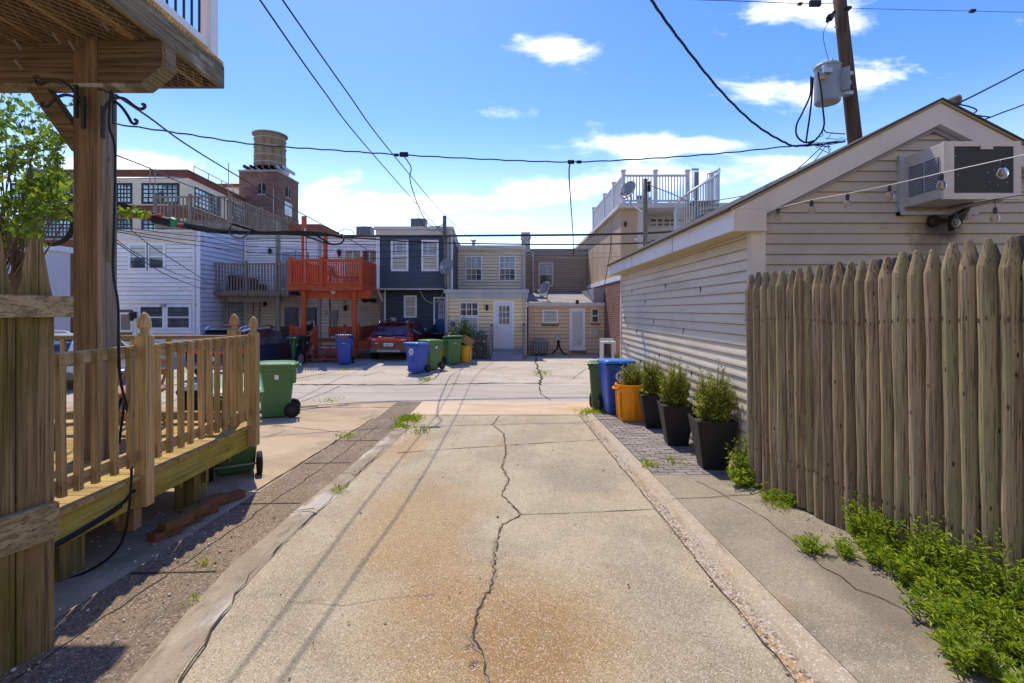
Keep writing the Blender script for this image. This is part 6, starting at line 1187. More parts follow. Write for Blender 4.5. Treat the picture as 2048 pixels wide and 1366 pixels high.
for (u, v, n, h, r, lb) in ((1545, 1000, 14, .10, .10, 'low weed clump by the far fence logs'), (1580, 1010, 16, .16, .10, 'bushy weed below the broken fence slat'), (1500, 968, 10, .06, .1, 'flat broad leaved weed beside the fence corner'), (1620, 1105, 16, .13, .10, 'dark weed tuft standing out on the concrete'), (1690, 1112, 16, .14, .09, 'second weed tuft on the concrete near the fence'), (1720, 1075, 22, .30, .10, 'tall yellowish weed against the fence logs'), (1755, 1130, 24, .24, .12, 'yellow green weed at the edge of the weed bed')):
    d_ = 1600 / (v - 665); shrub('weed_plant', lb, 'weed', (X(u, d_), d_, gz(d_) + RS), n, r, h, 16, .055, mat=LEAFW, stem=STEM, group='weeds along the log fence', spread=.6, w=.28)
mb, st = MB(), MB()
for k in range(215):
    y = rng.uniform(1.55, 3.3) if k < 175 else rng.uniform(2.9, 3.9); fr = A + fd * ((5.3 - y) / .99); w_ = .10 + .72 * min(1.1, max(0, (3.55 - y) / 1.2)); x = fr.x - .06 - w_ * rng.random() ** 1.1
    shoots(mb, st, (x, y, gz(y) + RS), 4, .06, rng.uniform(.18, .46) * (.65 + .5 * (fr.x - x < .22)), 22, .056, spread=.8, hv=.4, w=.28, droop=.12)
wb = mb.build('weeds', LEAFW, base=(2.5, 2.5, gz(2.5))); wb['kind'] = 'stuff'; wb['label'] = 'dense bed of bright green weeds along the foot of the log fence'; wb['category'] = 'weeds'; st.build('stems', STEM, wb)
def tuft(label, x, y, n, h, r, zo=0.0):
    t_ = thing('grass_tuft', label, 'grass tuft', (x, y, gz(y) + zo), 0, 'grass tufts in the paving joints'); mb = MB()
    for k in range(n):
        a = rng.uniform(0, 6.28); q = Vector((x + rng.gauss(0, r), y + rng.gauss(0, r * 1.3), gz(y) + zo)); mb.rr(); mb.leaf(q, (math.cos(a) * .7, math.sin(a) * .7, rng.uniform(.4, 1.2)), h * rng.uniform(.5, 1.2), .16)
    mb.build('blades', LEAFW, t_)
tuft('thick green grass tuft at the far end of the left kerb', -1.93, 9.35, 420, .10, .11, .02); tuft('second grass tuft lower on the left kerb', -1.93, 8.6, 160, .08, .07, .02); tuft('sparse sprawling weed on the driveway near the kerb', -1.55, 8.2, 40, .12, .12); tuft('grass tuft at the corner of the brick paving', 1.60, 10.05, 260, .09, .13, .02)
tuft('tiny grass tuft on the kerb middle', -1.78, 5.15, 40, .06, .04, .02); tuft('small grass in the pebble strip joint', -2.62, 7.9, 70, .07, .08); tuft('small weed beside the pavers edge', 1.63, 6.0, 40, .09, .06, RS); tuft('little weed on the brick paving', 2.0, 6.1, 26, .09, .05, RS); tuft('tiny weed at the kerb close to the camera', -1.9, 3.0, 14, .05, .02, .04); tuft('dry brown grass in the gutter by the fence', 2.45, 4.6, 70, .07, .06, RS); tuft('green weed in the alley joint near the blue bin', X(848, 14.6), 14.6, 60, .12, .12); tuft('green weed on the concrete by the red stairs', X(690, 16.6), 16.6, 40, .10, .12); tuft('dry orange weed in the yard crack', .9, 15.8, 60, .12, .2)
tuft('tiny tuft on the pebble strip', -2.2, 3.55, 24, .05, .03); tuft('grass patch on the road edge by the far left', -4.2, 11.6, 60, .08, .15)
# gravel and debris scattered under the deck and along edges
mb = MB()
for k in range(900):
    z_ = rng.random()
    if z_ < .35: x, y = rng.uniform(-3.6, -2.1), rng.uniform(2.2, 4.6)
    elif z_ < .65: x, y = rng.gauss(1.385, .035), rng.uniform(1.8, 9.5)
    elif z_ < .8: x, y = rng.uniform(-2.0, 1.2), rng.uniform(2.2, 9.5)
    else: y = rng.uniform(2.5, 5.4); x = 2.53 + (5.3 - y) * .147 - abs(rng.gauss(0, .12)) - .05
    zo = .05 if x > 1.6 else .006; s = rng.uniform(.003, .011) if z_ < .65 else rng.uniform(.002, .007); mb.rr(); c = Vector((x, y, gz(y) + zo)); mb.lathe([(s, 0), (s * .8, s * .7), (s * .2, s)], c, 5)
gv = mb.build('gravel', mk('gravel_stone', (.40, .35, .28), [((.75, .73, .70), 'tone', (0, 0, 0), .5, 1, .9), ((.1, .07, .04), 'tone', (0, 0, 0), .3, 0, .9)], rough=.9)); gv['kind'] = 'stuff'; gv['label'] = 'small stones and bits scattered over the paving'; gv['category'] = 'gravel'

mb = MB()
for k in range(170):
    if k < 70: y = rng.uniform(2.3, 5.3); x = 2.53 + (5.3 - y) * .147 - abs(rng.gauss(0, .14)) - .05; zo = RS + .006
    elif k < 110: x, y, zo = rng.uniform(1.62, 2.4), rng.uniform(5.6, 9.8), RS + .012
    else: x, y, zo = rng.uniform(-2.6, 1.3), rng.uniform(2.4, 11), .012
    if -2.06 < x < -1.7: zo += .05
    mb.rr(); a = rng.uniform(0, 6.28); mb.leaf((x, y, gz(y) + zo), (math.cos(a), math.sin(a), .1), rng.uniform(.012, .04), rng.uniform(.3, .6))
fl2 = mb.build('fallen_leaves', mk('dry_leaf', (.16, .085, .035), [((.30, .20, .09), 'tone', (0, 0, 0), .5, 1, .9)], rough=.9)); fl2['kind'] = 'stuff'; fl2['label'] = 'scattered dry leaves and twigs on the paving'; fl2['category'] = 'leaves'
# ------------------------------------------------------------------ parked cars
def suv(label, mat, plate=True):
    t_ = thing('parked_car', label, 'car', (0, 0, 0), 0, 'parked cars')            # rear at y=0 facing -y
    st = [(0.00, .42, .74, .94, .80, .72, .95), (.05, .36, .82, .97, .85, .76, 1.00), (.16, .33, .86, 1.0, .88, .73, 1.07), (.42, .32, .90, 1.02, .91, .66, 1.40), (.62, .31, .92, 1.03, .92, .63, 1.555), (1.2, .30, .93, 1.03, .93, .63, 1.62), (2.1, .30, .93, 1.01, .93, .63, 1.60), (2.7, .30, .93, .99, .92, .60, 1.50), (3.3, .30, .92, .97, .90, .66, 1.08), (3.5, .30, .91, .95, .88, .62, .99), (4.2, .32, .86, .88, .82, .5, .91), (4.5, .36, .74, .72, .70, .4, .76)]
    def sec(y, zb, w0, zbelt, w1, wr, zr):
        h = [(0, zb), (w0 * .85, zb), (w0, zb + .14), (w1 + .01, (zb + zbelt) / 2 + .05), (w1, zbelt), (wr + .02, zr - .05), (wr - .08, zr - .005), (0, zr + .012)]
        return [Vector((x, y, z)) for x, z in h] + [Vector((-x, y, z)) for x, z in reversed(h[1:-1])]
    m = MB(); m.loft([list(reversed(sec(*q))) for q in st]); bdy = m.build('body', mat, t_, smooth=False)
    m = MB(); m.hexa([(-.79, -.02, .36), (.79, -.02, .36), (-.9, .5, .33), (.9, .5, .33), (-.82, -.03, .56), (.82, -.03, .56), (-.93, .5, .50), (.93, .5, .50)]); m.build('rear_bumper', CARGREY, t_, bevel=.02)
    m = MB(); m.box(-.5, .5, -.045, -.02, .40, .46); m.build('skid_plate', STEEL, t_)
    for s in (-1, 1): m = MB(); m.box(s * .62 - .11, s * .62 + .11, -.05, -.02, .42, .48); m.build('exhaust_tip', CARBLK, t_)
    m = MB(); m.quad((-.66, .155, 1.06), (.66, .155, 1.06), (.585, .585, 1.50), (-.585, .585, 1.50)); 
    for i in range(len(m.v)): m.v[i] = (m.v[i][0], m.v[i][1] - .03, m.v[i][2] + .03)
    m.build('rear_window', CARGL, t_)
    for s in (-1, 1):
        m = MB(); m.quad((s * .935, .75, 1.06), (s * .935, 2.8, 1.03), (s * .66, 2.55, 1.49), (s * .66, .85, 1.55)); m.build('side_window', CARGL, t_)
        m = MB(); m.tube(smooth_pts([(s * .60, .62, 1.60), (s * .62, .9, 1.68), (s * .62, 2.2, 1.68), (s * .60, 2.6, 1.55)]), .028, 6); m.build('roof_rail', CHROME, t_)
        m = MB(); m.hexa([(s * .42, -.05, .85), (s * .90, .05, .84), (s * .42, .1, .85), (s * .94, .35, .84), (s * .42, -.03, .95), (s * .90, .08, .99), (s * .42, .1, .95), (s * .94, .35, .99)]); m.build('tail_light', TAIL, t_)
        m = MB(); m.hexa([(s * .55, -.035, .875), (s * .78, .012, .875), (s * .55, .0, .875), (s * .78, .06, .875), (s * .55, -.028, .92), (s * .78, .02, .935), (s * .55, .0, .92), (s * .78, .06, .935)]); m.build('reverse_light', TAILW, t_)
        for y in (.85, 3.65):
            c = (s * .86, y, .34); m = MB(); m.lathe([(.20, -.11), (.32, -.10), (.34, -.05), (.34, .05), (.32, .10), (.20, .11)], c, 24, 'x'); wl = m.build('wheel', RUBBER, t_); m = MB(); m.lathe([(.03, s * .115), (.2, s * .112), (.21, s * .09)], c, 12, 'x')
            for k in range(5): a_ = k * 1.2566; m.beam((c[0] + s * .118, y, .34), (c[0] + s * .118, y + .2 * math.cos(a_), .34 + .2 * math.sin(a_)), .04, .01, (1, 0, 0))
            m.build('rim', STEEL, wl); m = MB(); m.lathe([(.38, -.02), (.38, .02)], (s * .915, y, .36), 24, 'x'); m.build('wheel_arch', CARBLK, bdy)
        m = MB(); m.loft([rrect(.16, .1, .03, s * 1.03, 2.75, 1.0), rrect(.18, .12, .04, s * 1.03, 2.75, 1.12)]); m.build('mirror', CARBLK, t_)
    m = MB(); m.box(-.42, .42, -.045, .05, .86, .93); m.build('light_bar', TAIL, t_)
    m = MB(); m.hexa([(-.6, .50, 1.55), (.6, .50, 1.55), (-.6, .75, 1.58), (.6, .75, 1.58), (-.6, .46, 1.585), (.6, .46, 1.585), (-.6, .8, 1.63), (.6, .8, 1.63)]); m.build('spoiler', mat, t_)
    m = MB(); m.box(-.13, .13, .07, .14, 1.07, 1.11); m.build('wiper', CARBLK, t_)
    m = MB(); m.box(-.2, .2, -.045, .02, .63, .76); pl = m.build('number_plate', DECAL, t_)
    m = MB()
    for k, w_ in enumerate((.02, .03, .03, .012, .012, .03)): m.box(-.14 + k * .05, -.14 + k * .05 + w_, -.0485, -.0455, .66, .73)
    m.build('plate_characters', CARBLK, pl)
    return t_
car = suv('red sport utility car parked with its front passenger door open', CARRED); car.location = (X(777, 18.75), 18.75, gz(19)); car.rotation_euler = (0, 0, R(-4)); car.scale = (.9, .9, .9)
nv = copy_tree(car, (X(418, 14.6), 14.6, gz(14)), R(-7), 'dark navy car parked beyond the deck railing', None, {'car_paint_red': CARNAVY}); nv.scale = (.93, .93, .93)
wc = copy_tree(car, (X(72, 12.6), 12.6, gz(12.6)), R(12), 'white car mostly hidden behind the picket gate', None, {'car_paint_red': CARWHITE})
text_mesh('L I N C O L N', .085, 'lettering', CHROME, car, (0, -.03, .945), (R(90), 0, 0)); text_mesh('MKC', .07, 'lettering', CHROME, car, (-.5, -.03, .72), (R(90), 0, 0))
m = MB(); pd = [Vector((0, 0, 0)), Vector((.78, .50, 0))]; n_ = Vector((.5, -.78, 0)).normalized() * .07
prof = [(0, .40), (.75, .40), (.92, .55), (.93, .98), (.62, 1.40), (.42, 1.46), (0, 1.02)]
hp0 = Vector((.93, 2.9, 0)); dr = Vector((.86, -.35, 0)).normalized(); dn = Vector((.35, .86, 0)).normalized() * .06
m.loft([[hp0 + dr * s - n * dn + Vector((0, 0, z)) for s, z in prof] for n in (0, 1)]); dd = m.build('open_door', CARBLK, car, base=None)
m = MB(); pr2 = [(.12, 1.05), (.84, 1.02), (.60, 1.35), (.44, 1.40)]; m.loft([[hp0 + dr * s - dn * n + Vector((0, 0, z)) for s, z in pr2] for n in (-.08, 1.08)]); m.build('pane', CARGL, dd)
m = MB(); m.tube([hp0 + dr * s - dn * 1.15 + Vector((0, 0, z)) for s, z in pr2 + pr2[:1]], .014, 5); m.build('door_trim', CHROME, dd)

# ------------------------------------------------------------------ poles, transformer, dishes
def pole(label, pts, r0, r1, mat, group=None):
    t_ = thing('utility_pole', label, 'utility pole', pts[0], 0, group); m = MB(); m.tube([Vector(pts[0]).lerp(Vector(pts[1]), i / 8) for i in range(9)], [r0 + (r1 - r0) * i / 8 for i in range(9)], 14); m.build('pole', mat, t_, smooth=True); return t_
b0_, t0_ = P(1712, 300, 12.8), P(1676, -30, 12.8); dv = (t0_ - b0_); foot = b0_ - dv * ((b0_.z + .4) / dv.z)
up = pole('tall brown leaning utility pole behind the garage carrying a transformer', (foot, t0_), .20, .145, POLEW)
m = MB()
for (u, v, s_) in ((1704, 175, 1), (1706, 185, 1), (1675, 55, -1), (1690, 22, 1)): p = P(u, v, 12.7); m.tube([p, p + Vector((s_ * .09, -.02, .0))], .02, 6)
c = P(1697, 170, 12.6); m.lathe([(.06, 0), (.06, .10), (.03, .14)], c, 10); m.build('bracket', STEEL, up)
m = MB(); p = P(1670, 30, 12.6); m.tube([P(1655, 42, 12.5), P(1668, 25, 12.6)], .05, 8); m.tube([P(1658, 38, 12.5), P(1662, 32, 12.5)], .085, 8); m.build('insulator', IRON, up)
tf = thing('pole_transformer', 'grey cylindrical pole transformer with cooling fins', 'transformer', P(1662, 200, 12.4)); TG = plain('transformer_grey', (.25, .27, .28), rough=.5)
cx2, cyy = X(1657, 12.4), 12.45; z0, z1 = Z(205, 12.4), Z(132, 12.4)
m = MB(); m.lathe([(.27, z0), (.29, z0 + .03), (.29, z1 - .05), (.305, z1 - .04), (.305, z1), (.26, z1 + .05), (.05, z1 + .07)], (cx2, cyy, 0), 24); m.build('tank', TG, tf, smooth=False)
for k in range(5): m = MB(); a_ = R(-48 + k * 22); q = Vector((math.cos(a_), math.sin(a_), 0)); c = Vector((cx2, cyy, 0)); m.beam(c + q * .38 + Vector((0, 0, z0 + .22)), c + q * .38 + Vector((0, 0, z1 - .14)), .02, .2, (q.x, q.y, 0)); m.build('cooling_fin', TG, tf)
m = MB(); m.lathe([(.045, z1 + .05), (.06, z1 + .10), (.04, z1 + .14), (.055, z1 + .18), (.02, z1 + .24)], (cx2 + .14, cyy + .05, 0), 10); m.build('bushing', LGREY, tf)
m = MB(); m.box(cx2 - .31, cx2 - .10, cyy - .37, cyy - .30, z1 - .3, z1 - .18); m.lathe([(.05, -.04), (.05, .04)], (cx2 - .25, cyy - .28, z1 - .14), 8, 'y'); m.box(cx2 + .28, cx2 + .6, cyy - .08, cyy + .08, z0 + .2, z0 + .28); m.box(cx2 + .28, cx2 + .6, cyy - .08, cyy + .08, z1 - .22, z1 - .14); m.build('mounting_bracket', STEEL, tf)
m = MB(); m.box(cx2 - .318, cx2 - .20, cyy - .26, cyy - .20, z1 - .42, z1 - .36); m.build('label_stripe', plain('stripe_amber', (.6, .28, .05)), tf)
pole('slim grey utility pole standing by the slate blue house', (P(891, 578, 20.85), P(889, 432, 20.85)), .085, .08, POLEG)
m = MB()
for (u, r) in ((896, .035), (900, .02)): m.tube([P(u, 590, 20.85), P(u, 470, 20.85)], r, 6)
o = m.build('conduit_mast', LGREY, base=P(897, 590, 20.85)); tag(o, 'pair of pale vertical conduits beside the slim grey pole', 'conduit')
m = MB(); m.box(X(886, 20.7), X(892, 20.7), 20.65, 20.75, Z(478, 20.7), Z(452, 20.7)); o = m.build('pole_bracket', CARBLK, base=P(889, 470, 20.7)); tag(o, 'dark bracket on the slim grey pole by the slate blue house', 'bracket')
pole('short weathered wooden pole between garage and stucco building', (P(1291, 760, 14.2), P(1290.5, 358, 14.2)), .07, .06, POLEG)
m = MB()
for v in (366, 374, 380): c = P(1294, v, 14.1); m.lathe([(.03, -.05), (.05, -.03), (.03, 0), (.05, .03), (.02, .06)], c + Vector((.06, 0, 0)), 8); m.tube([c, c + Vector((.06, 0, 0))], .015, 5)
o = m.build('insulator_rack', IRON, base=P(1294, 372, 14.1)); tag(o, 'black insulators on the short pole before the stucco building', 'insulator')
pl = pole('grey utility pole half hidden by leaves at the left edge', (P(70, 860, 10.2), P(68, 338, 10.2)), .14, .125, POLEG)
m = MB(); c = P(100, 445, 9.9)
for k in range(3): m.tube([c + Vector((.42 * math.cos(i * math.pi / 12) * (1 + .05 * k), .02 * k, .42 * math.sin(i * math.pi / 12) * (1 + .04 * k))) for i in range(25)], .02, 6, False)
o = m.build('cable_coil', CABLE, base=c); tag(o, 'coil of black cable hanging from the leafy pole', 'cable coil')
def dish(label, u, v, d, r, nrm, mount):
    t_ = thing('satellite_dish', label, 'satellite dish', P(u, v, d), 0, 'satellite dishes'); c = P(u, v, d); n = Vector(nrm).normalized(); a = n.cross(Vector((0, 0, 1))).normalized(); b = a.cross(n)
    m = MB(); vs = []; rings = 5; seg = 20
    for i in range(rings + 1):
        q = r * i / rings
        for k in range(seg): t2 = 2 * math.pi * k / seg; vs.append(c + a * q * math.cos(t2) + b * q * 1.05 * math.sin(t2) + n * (.35 * q * q / r))
    fs = [(i * seg + k, i * seg + (k + 1) % seg, (i + 1) * seg + (k + 1) % seg, (i + 1) * seg + k) for i in range(rings) for k in range(seg)]; m.add(vs, fs); o = m.build('reflector', plain('dish_grey', (.26, .26, .27), rough=.5) if 'dish_grey' not in MATS else MATS['dish_grey'], t_, smooth=True)
    sf_ = o.modifiers.new('Solidify', 'SOLIDIFY'); sf_.thickness = .02
    m = MB(); f = c + n * r * 1.0 - b * r * .55; m.tube([c - b * r * .9, f], .022, 5); m.box(f.x - .05, f.x + .05, f.y - .05, f.y + .05, f.z - .03, f.z + .09); m.build('receiver_arm', LGREY, t_); m = MB(); m.tube(smooth_pts([c - n * .05, c - n * .15 - b * .2] + [Vector(q) for q in mount]), .03, 6); m.build('mount', STEEL, t_)
dish('grey satellite dish on the pole beside the roof railing', 1259, 382, 14.6, .27, (-.75, -.55, .35), [P(1262, 408, 14.8), P(1286, 426, 14.3)])
dish('satellite dish standing on the tan lean-to roof', 1092, 580, 21.6, .34, (-.8, -.5, .35), [P(1094, 590, 22), P(1094, 600, 22)])
dish('satellite dish fixed to the grey pole by the slate blue house', 895, 534, 20.7, .34, (-.45, -.8, .3), [P(892, 545, 20.8)])

# ------------------------------------------------------------------ wires
def wire(label, pts, r=.012, mat=None, twist=False, name='power_line', extra=()):
    p = smooth_pts(pts, 10)
    if twist: p = [q + Vector((0, 0, .009 * math.sin(i * 1.9))) for i, q in enumerate(p)]
    m = MB(); m.tube(p, r, 5)
    for (a, s_) in extra: a = Vector(a); m.box(a.x - s_, a.x + s_, a.y - .04, a.y + .04, a.z - s_ * .5, a.z + s_ * .5)
    o = m.build(name, mat or CABLE, base=pts[0]); tag(o, label, 'wire', 'overhead wires'); return o
Vv = Vector
wire('straight black wire rising steeply to top edge, left one of the pair', [P(889, 470, 20.8), P(880, 460, 19.5), P(743, 305, 8.8), P(646, 180, 6.3), P(520, 0, 4.6), P(395, -180, 3.6), P(200, -450, 2.8)], .009)
wire('straight black wire rising steeply to top edge, right one of the pair', [P(960, 492, 23), P(895, 436, 18), P(786, 309, 8.54), P(691, 180, 6.2), P(565, 0, 4.6), P(455, -160, 3.7), P(270, -420, 2.85)], .009)
wire('twisted black cable sagging across the sky below the clouds', [P(150, 238, 9), P(222, 247, 9.4), P(370, 268, 10.2), P(510, 289, 11), P(660, 300, 11.8), P(808, 310, 12.3), P(980, 319, 12.6), P(1140, 324, 12.7), P(1300, 317, 12.7), P(1450, 306, 12.7), P(1600, 291, 12.7), P(1660, 294, 12.8)], .017, twist=True, extra=[(P(808, 309, 12.2), .10), (P(1142, 324, 12.6), .08), (P(1158, 324, 12.6), .06), (P(793, 310, 12.2), .05)])
wire('thick twisted cable descending from top edge to the transformer pole', [P(1280, -40, 8.5), P(1303, 0, 8.8), P(1360, 80, 9.6), P(1440, 180, 10.8), P(1510, 248, 11.8), P(1570, 285, 12.4), P(1600, 292, 12.6), P(1690, 283, 12.7)], .026, twist=True)
wire('thin wire leaving the transformer pole to top right', [P(1690, 16, 12.7), P(1800, 19, 12.6), P(1981, 23, 12.4), P(2500, 34, 12.2), P(3200, 40, 12)], .006, extra=[(P(1945, 22, 12.4), .06), (P(1697, 16, 12.6), .06)])
wire('thin wire reaching the transformer pole top from the left', [P(1380, -1, 14), P(1500, 3, 13.4), P(1600, 7, 12.9), P(1668, 6, 12.7)], .010, extra=[(P(1600, 8, 12.8), .05), (P(1630, 7, 12.8), .14)])
wire('black cable rising to the right edge from the garage ridge', [P(1905, 212, 6.4), P(1960, 185, 6.8), P(2048, 139, 7.4), P(2150, 80, 8), P(2600, -150, 14), P(2900, -200, 24)], .012)
wire('lower black cable rising to the right edge behind the garage roof', [P(1962, 242, 8.6), P(2005, 225, 8.8), P(2048, 209, 9), P(2150, 165, 9.5), P(2600, 20, 15), P(2900, -20, 24)], .012)
wire('thick black cable crossing the picture level above the roofs, upper one', [P(250, 420, 10.5), P(300, 432, 11), P(400, 452, 12), P(470, 463, 12.7), P(620, 470, 13.4), P(760, 472, 14), P(1000, 471, 14.4), P(1200, 469, 14.6), P(1330, 464, 14.4), P(1480, 448, 13.5)], .032)
wire('black cable crossing level above the roofs, lower one', [P(690, 474, 13.6), P(800, 482, 14), P(940, 487, 14.3), P(1160, 489, 14.5), P(1310, 485, 14.3), P(1480, 476, 13.5)], .02)
wire('black cable bundle sagging over the pale blue house roof', [P(70, 380, 10.1), P(222, 405, 10.3), P(300, 428, 10.8), P(380, 452, 11.6), P(460, 464, 12.5), P(560, 466, 13), P(640, 468, 13.4)], .045)
wire('second bundled cable beneath the bundle over the pale blue house', [P(70, 392, 10.2), P(222, 412, 10.4), P(330, 445, 11), P(450, 466, 12.4), P(610, 464, 13), P(690, 476, 13.6)], .03)
wire('looping slack cable below the bundle left of the grey balcony', [P(462, 452, 12.5), P(458, 464, 12.4), P(468, 474, 12.3), P(485, 475, 12.3), P(498, 466, 12.4), P(506, 456, 12.5)], .018)
wire('slack cable loop above the red balcony', [P(625, 466, 13.2), P(648, 480, 13.2), P(662, 488, 13.2), P(680, 487, 13.3), P(688, 478, 13.4), P(684, 468, 13.5)], .024); wire('frayed cable bundle drooping to the red balcony post', [P(590, 464, 13), P(622, 476, 13), P(645, 484, 13.1), P(660, 489, 13.1)], .02); wire('thin curled cable loop over the white house roof', [P(674, 466, 13.4), P(690, 458, 13.5), P(705, 462, 13.5), P(708, 472, 13.5), P(700, 479, 13.5), P(685, 475, 13.5)], .010)
wire('diagonal black wire from the deck post to the red balcony', [P(232, 190, 5), P(300, 236, 6.2), P(376, 291, 8), P(480, 355, 10.5), P(590, 420, 14), P(680, 468, 18), P(770, 520, 22)], .013)
wire('thin diagonal wire from the deck post over the factory', [P(226, 308, 6), P(300, 337, 8), P(350, 360, 10), P(430, 392, 13), P(540, 434, 17), P(590, 455, 19)], .011)
wire('thin wire slanting across the pale blue house, upper', [P(222, 425, 10), P(300, 490, 13), P(370, 535, 16), P(415, 565, 19.5)], .011); wire('thin wire slanting across the pale blue house, lower', [P(222, 478, 10), P(300, 530, 13), P(340, 553, 15), P(410, 580, 19.5)], .012); wire('thin wire dipping to the grey balcony corner', [P(222, 470, 10), P(270, 505, 12), P(360, 550, 16), P(440, 570, 20)], .010)
for k, (v0, v1) in enumerate(((452, 478), (458, 492), (462, 505))): wire(('uppermost', 'middle', 'lowest')[k] + ' thin service wire fanning over the pale blue and white houses', [P(225, v0, 10.5), P(400, (v0 + v1) / 2 + 8, 14), P(560, v1 + 4, 18), P(750, v1 + 12, 20), P(890, v1 + 6, 20.6)], .010)
wire('dangling service drop from the twisted cable to the roof conditioner', [P(808, 312, 12.2), P(822, 335, 12.8), P(820, 360, 13.4), P(832, 400, 15), P(845, 430, 16.5), P(862, 452, 18.5), P(888, 450, 20.6)], .014, twist=True)
wire('vertical service drop hanging from the twisted cable to the tan house', [P(1140, 326, 12.7), P(1138, 348, 13.5), P(1141, 400, 16), P(1146, 470, 22), P(1147, 512, 25.8)], .02, twist=True)
wire('slack wire from the slim pole swooping back to the roof edge', [P(889, 445, 20.7), P(880, 452, 20.8), P(868, 462, 20.7), P(852, 456, 20.6), P(840, 440, 20.5), P(832, 425, 20)], .010)
wire('wire sagging from the short pole to the garage roof', [P(1298, 370, 14.1), P(1345, 388, 13.6), P(1375, 401, 13.2), P(1420, 402, 12.6), P(1480, 393, 12), P(1520, 383, 11.5)], .012)
wire('thin wire over the tan house, upper', [P(960, 492, 22.8), P(1050, 500, 22), P(1170, 505, 20), P(1262, 506, 18.2)], .010, CABLEG); wire('thin wire over the tan house, lower', [P(940, 500, 22.6), P(1050, 512, 22), P(1170, 516, 20), P(1242, 512, 18.2)], .010, CABLEG)
wire('wire running down the stucco wall', [P(1222, 468, 17.6), P(1221, 500, 17.7), P(1214, 540, 17.8), P(1209, 570, 17.85)], .012)
for k, pts in enumerate(([(1622, 153), (1620, 190), (1605, 225), (1593, 250), (1594, 272), (1610, 285), (1630, 281)], [(1626, 155), (1623, 200), (1619, 235), (1615, 262), (1612, 284)], [(1636, 145), (1642, 180), (1646, 220), (1648, 250), (1638, 272), (1620, 288), (1600, 291)])): wire(('outermost', 'middle', 'innermost')[k] + ' black cable looping down from the transformer', [P(u, v, 12.1) for u, v in pts], .022)
wire('short cable from the loop to the leaning pole', [P(1646, 252, 12.2), P(1652, 264, 12.3), P(1675, 267, 12.5), P(1690, 268, 12.6)], .014)
wire('thin jumper wire falling from the pole top to the transformer', [P(1660, 40, 12.5), P(1648, 62, 12.4), P(1648, 85, 12.4), P(1657, 120, 12.4)], .007)
for k in range(7):
    a = (1610 + rng.uniform(0, 60), 272 + rng.uniform(0, 22)); b = (1640 + rng.uniform(0, 100), 262 + rng.uniform(0, 34)); mm_ = ((a[0] + b[0]) / 2 + rng.uniform(-10, 10), (a[1] + b[1]) / 2 + rng.uniform(0, 16))
    wire('thin tangled splice wire at the foot of the transformer loops', [P(*a, 12.6), P(*mm_, 12.5), P(*b, 12.5)], .009, CABLE if k % 3 else CABLEG, name='splice_wire')
wire('service wire running from the tangle down to the garage roof, left', [P(1645, 292, 12.6), P(1610, 325, 11), P(1572, 358, 9)], .011); wire('service wire running from the tangle down to the garage roof, right', [P(1650, 294, 12.6), P(1632, 318, 11), P(1612, 337, 9)], .010)
m = MB(); c0, c1 = P(302, 436, 10.6), P(345, 446, 11.0); m.tube([c0, c0.lerp(c1, .1), c0.lerp(c1, .9), c1], [.05, .10, .10, .05], 12); sc_o = thing('splice_case', 'black cable splice case with red and green ends on the bundle', 'splice case', c0); m.build('case', CABLE, sc_o)
m = MB(); m.tube([P(278, 433, 10.5), P(300, 433, 10.6), P(325, 430, 10.7)], .035, 8); m.build('red_sleeve', plain('sleeve_red', (.6, .05, .03)), sc_o); m = MB(); m.tube([P(346, 447, 11), P(366, 449, 11.2)], .025, 8); m.build('red_sleeve', MATS['sleeve_red'], sc_o); m = MB(); m.tube([P(341, 442, 10.95), P(349, 446, 10.95)], .10, 8); m.build('green_band', plain('band_green', (.02, .25, .12)), sc_o)
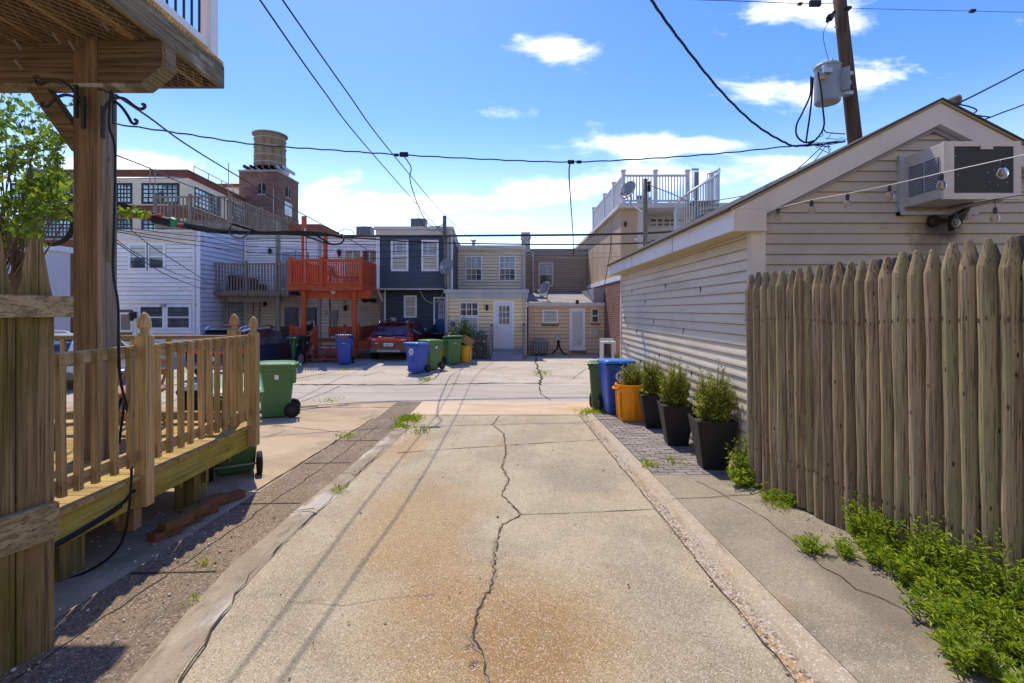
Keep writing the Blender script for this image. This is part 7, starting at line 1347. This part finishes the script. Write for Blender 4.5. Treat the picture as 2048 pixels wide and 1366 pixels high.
# ------------------------------------------------------------------ tree at the left edge
tr = thing('tree', 'leafy green tree with bright heart shaped leaves at the left edge', 'tree', (-7.4, 7.6, gz(7.6))); mb, st = MB(), MB()
tb = Vector((-7.6, 7.4, gz(7.4))); tips = []
st.tube([tb, tb + Vector((.15, 0, 1.6)), P(40, 500, 7.2)], [.10, .08, .05], 8)
for k in range(46):
    u, v = rng.uniform(-60, 150), rng.uniform(175, 475); d_ = rng.uniform(5.9, 7.8)
    if u > 60 and v < 230: u -= 60
    if v > 430 and u > 120: v -= 80
    p = P(u, v, d_); root = P(rng.uniform(-20, 60), 560, 7.3); md = root.lerp(p, .6) + Vector((rng.uniform(-.2, .2), rng.uniform(-.2, .2), rng.uniform(-.1, .25))); pts = smooth_pts([root, md, p], 6); st.tube(pts, [.013 * (1 - .85 * i / (len(pts) - 1)) for i in range(len(pts))], 5, False)
    for q in range(5):
        e = p + Vector((rng.gauss(0, .16), rng.gauss(0, .16), rng.gauss(-.02, .12))); st.tube([pts[-4], e], .0035, 3, False); tn = rng.random()
        for i in range(12):
            c = pts[-4].lerp(e, rng.uniform(.25, 1.1)) + Vector((rng.gauss(0, .035), rng.gauss(0, .035), rng.gauss(0, .035))); mb.rnd = min(1, max(0, tn * .6 + rng.uniform(0, .4))); mb.leaf(c, (rng.uniform(-1, 1), rng.uniform(-1, 1), rng.uniform(-1.1, .2)), rng.uniform(.055, .105), .8)
mb.build('crown', LEAFT, tr); st.build('trunk', BARK, tr)
vn = thing('vine', 'trailing bright green vine leaves on the cable bundle', 'vine', P(235, 425, 9.9)); mb, st = MB(), MB(); q = [P(215, 415, 9.8), P(250, 425, 10), P(292, 424, 10.2)]; st.tube(smooth_pts(q), .008, 4)
for i in range(110): t_ = rng.random(); c = q[0].lerp(q[2], t_) + Vector((rng.gauss(0, .05), rng.gauss(0, .05), rng.gauss(-.04, .06))); mb.rnd = rng.uniform(.5, 1); mb.leaf(c, (rng.uniform(-1, 1), rng.uniform(-1, 1), rng.uniform(-1, .1)), rng.uniform(.07, .12), .85)
mb.build('leaves', LEAFT, vn); st.build('stem', STEM, vn)
# distant rooftop greenery and small bits
wh_ = thing('garden_bench', 'white wooden bench with a plant by the brick wall', 'bench', (X(1222, 17.6), 17.6, gz(17.6))); d_ = 17.4; a, b = X(1204, d_), X(1232, d_); z0 = gz(d_)
m = MB(); m.box(a, b, d_, d_ + .45, Z(687, d_) , Z(683, d_)); m.build('seat', OFFW, wh_); m = MB(); m.box(a, b, d_ + .42, d_ + .47, Z(683, d_), Z(678, d_)); m.build('backrest', OFFW, wh_)
for (x, yy_) in ((a, d_), (b - .06, d_), (a, d_ + .38), (b - .06, d_ + .38)): m = MB(); m.box(x, x + .06, yy_, yy_ + .06, z0, Z(687, d_)); m.build('leg', OFFW, wh_)
shrub('potted_shrub', 'small green shrub beside the white bench', 'shrub', (X(1238, 17.2), 17.2, gz(17.2)), 30, .18, .6, 20, .07, mat=LEAFT, spread=.4)
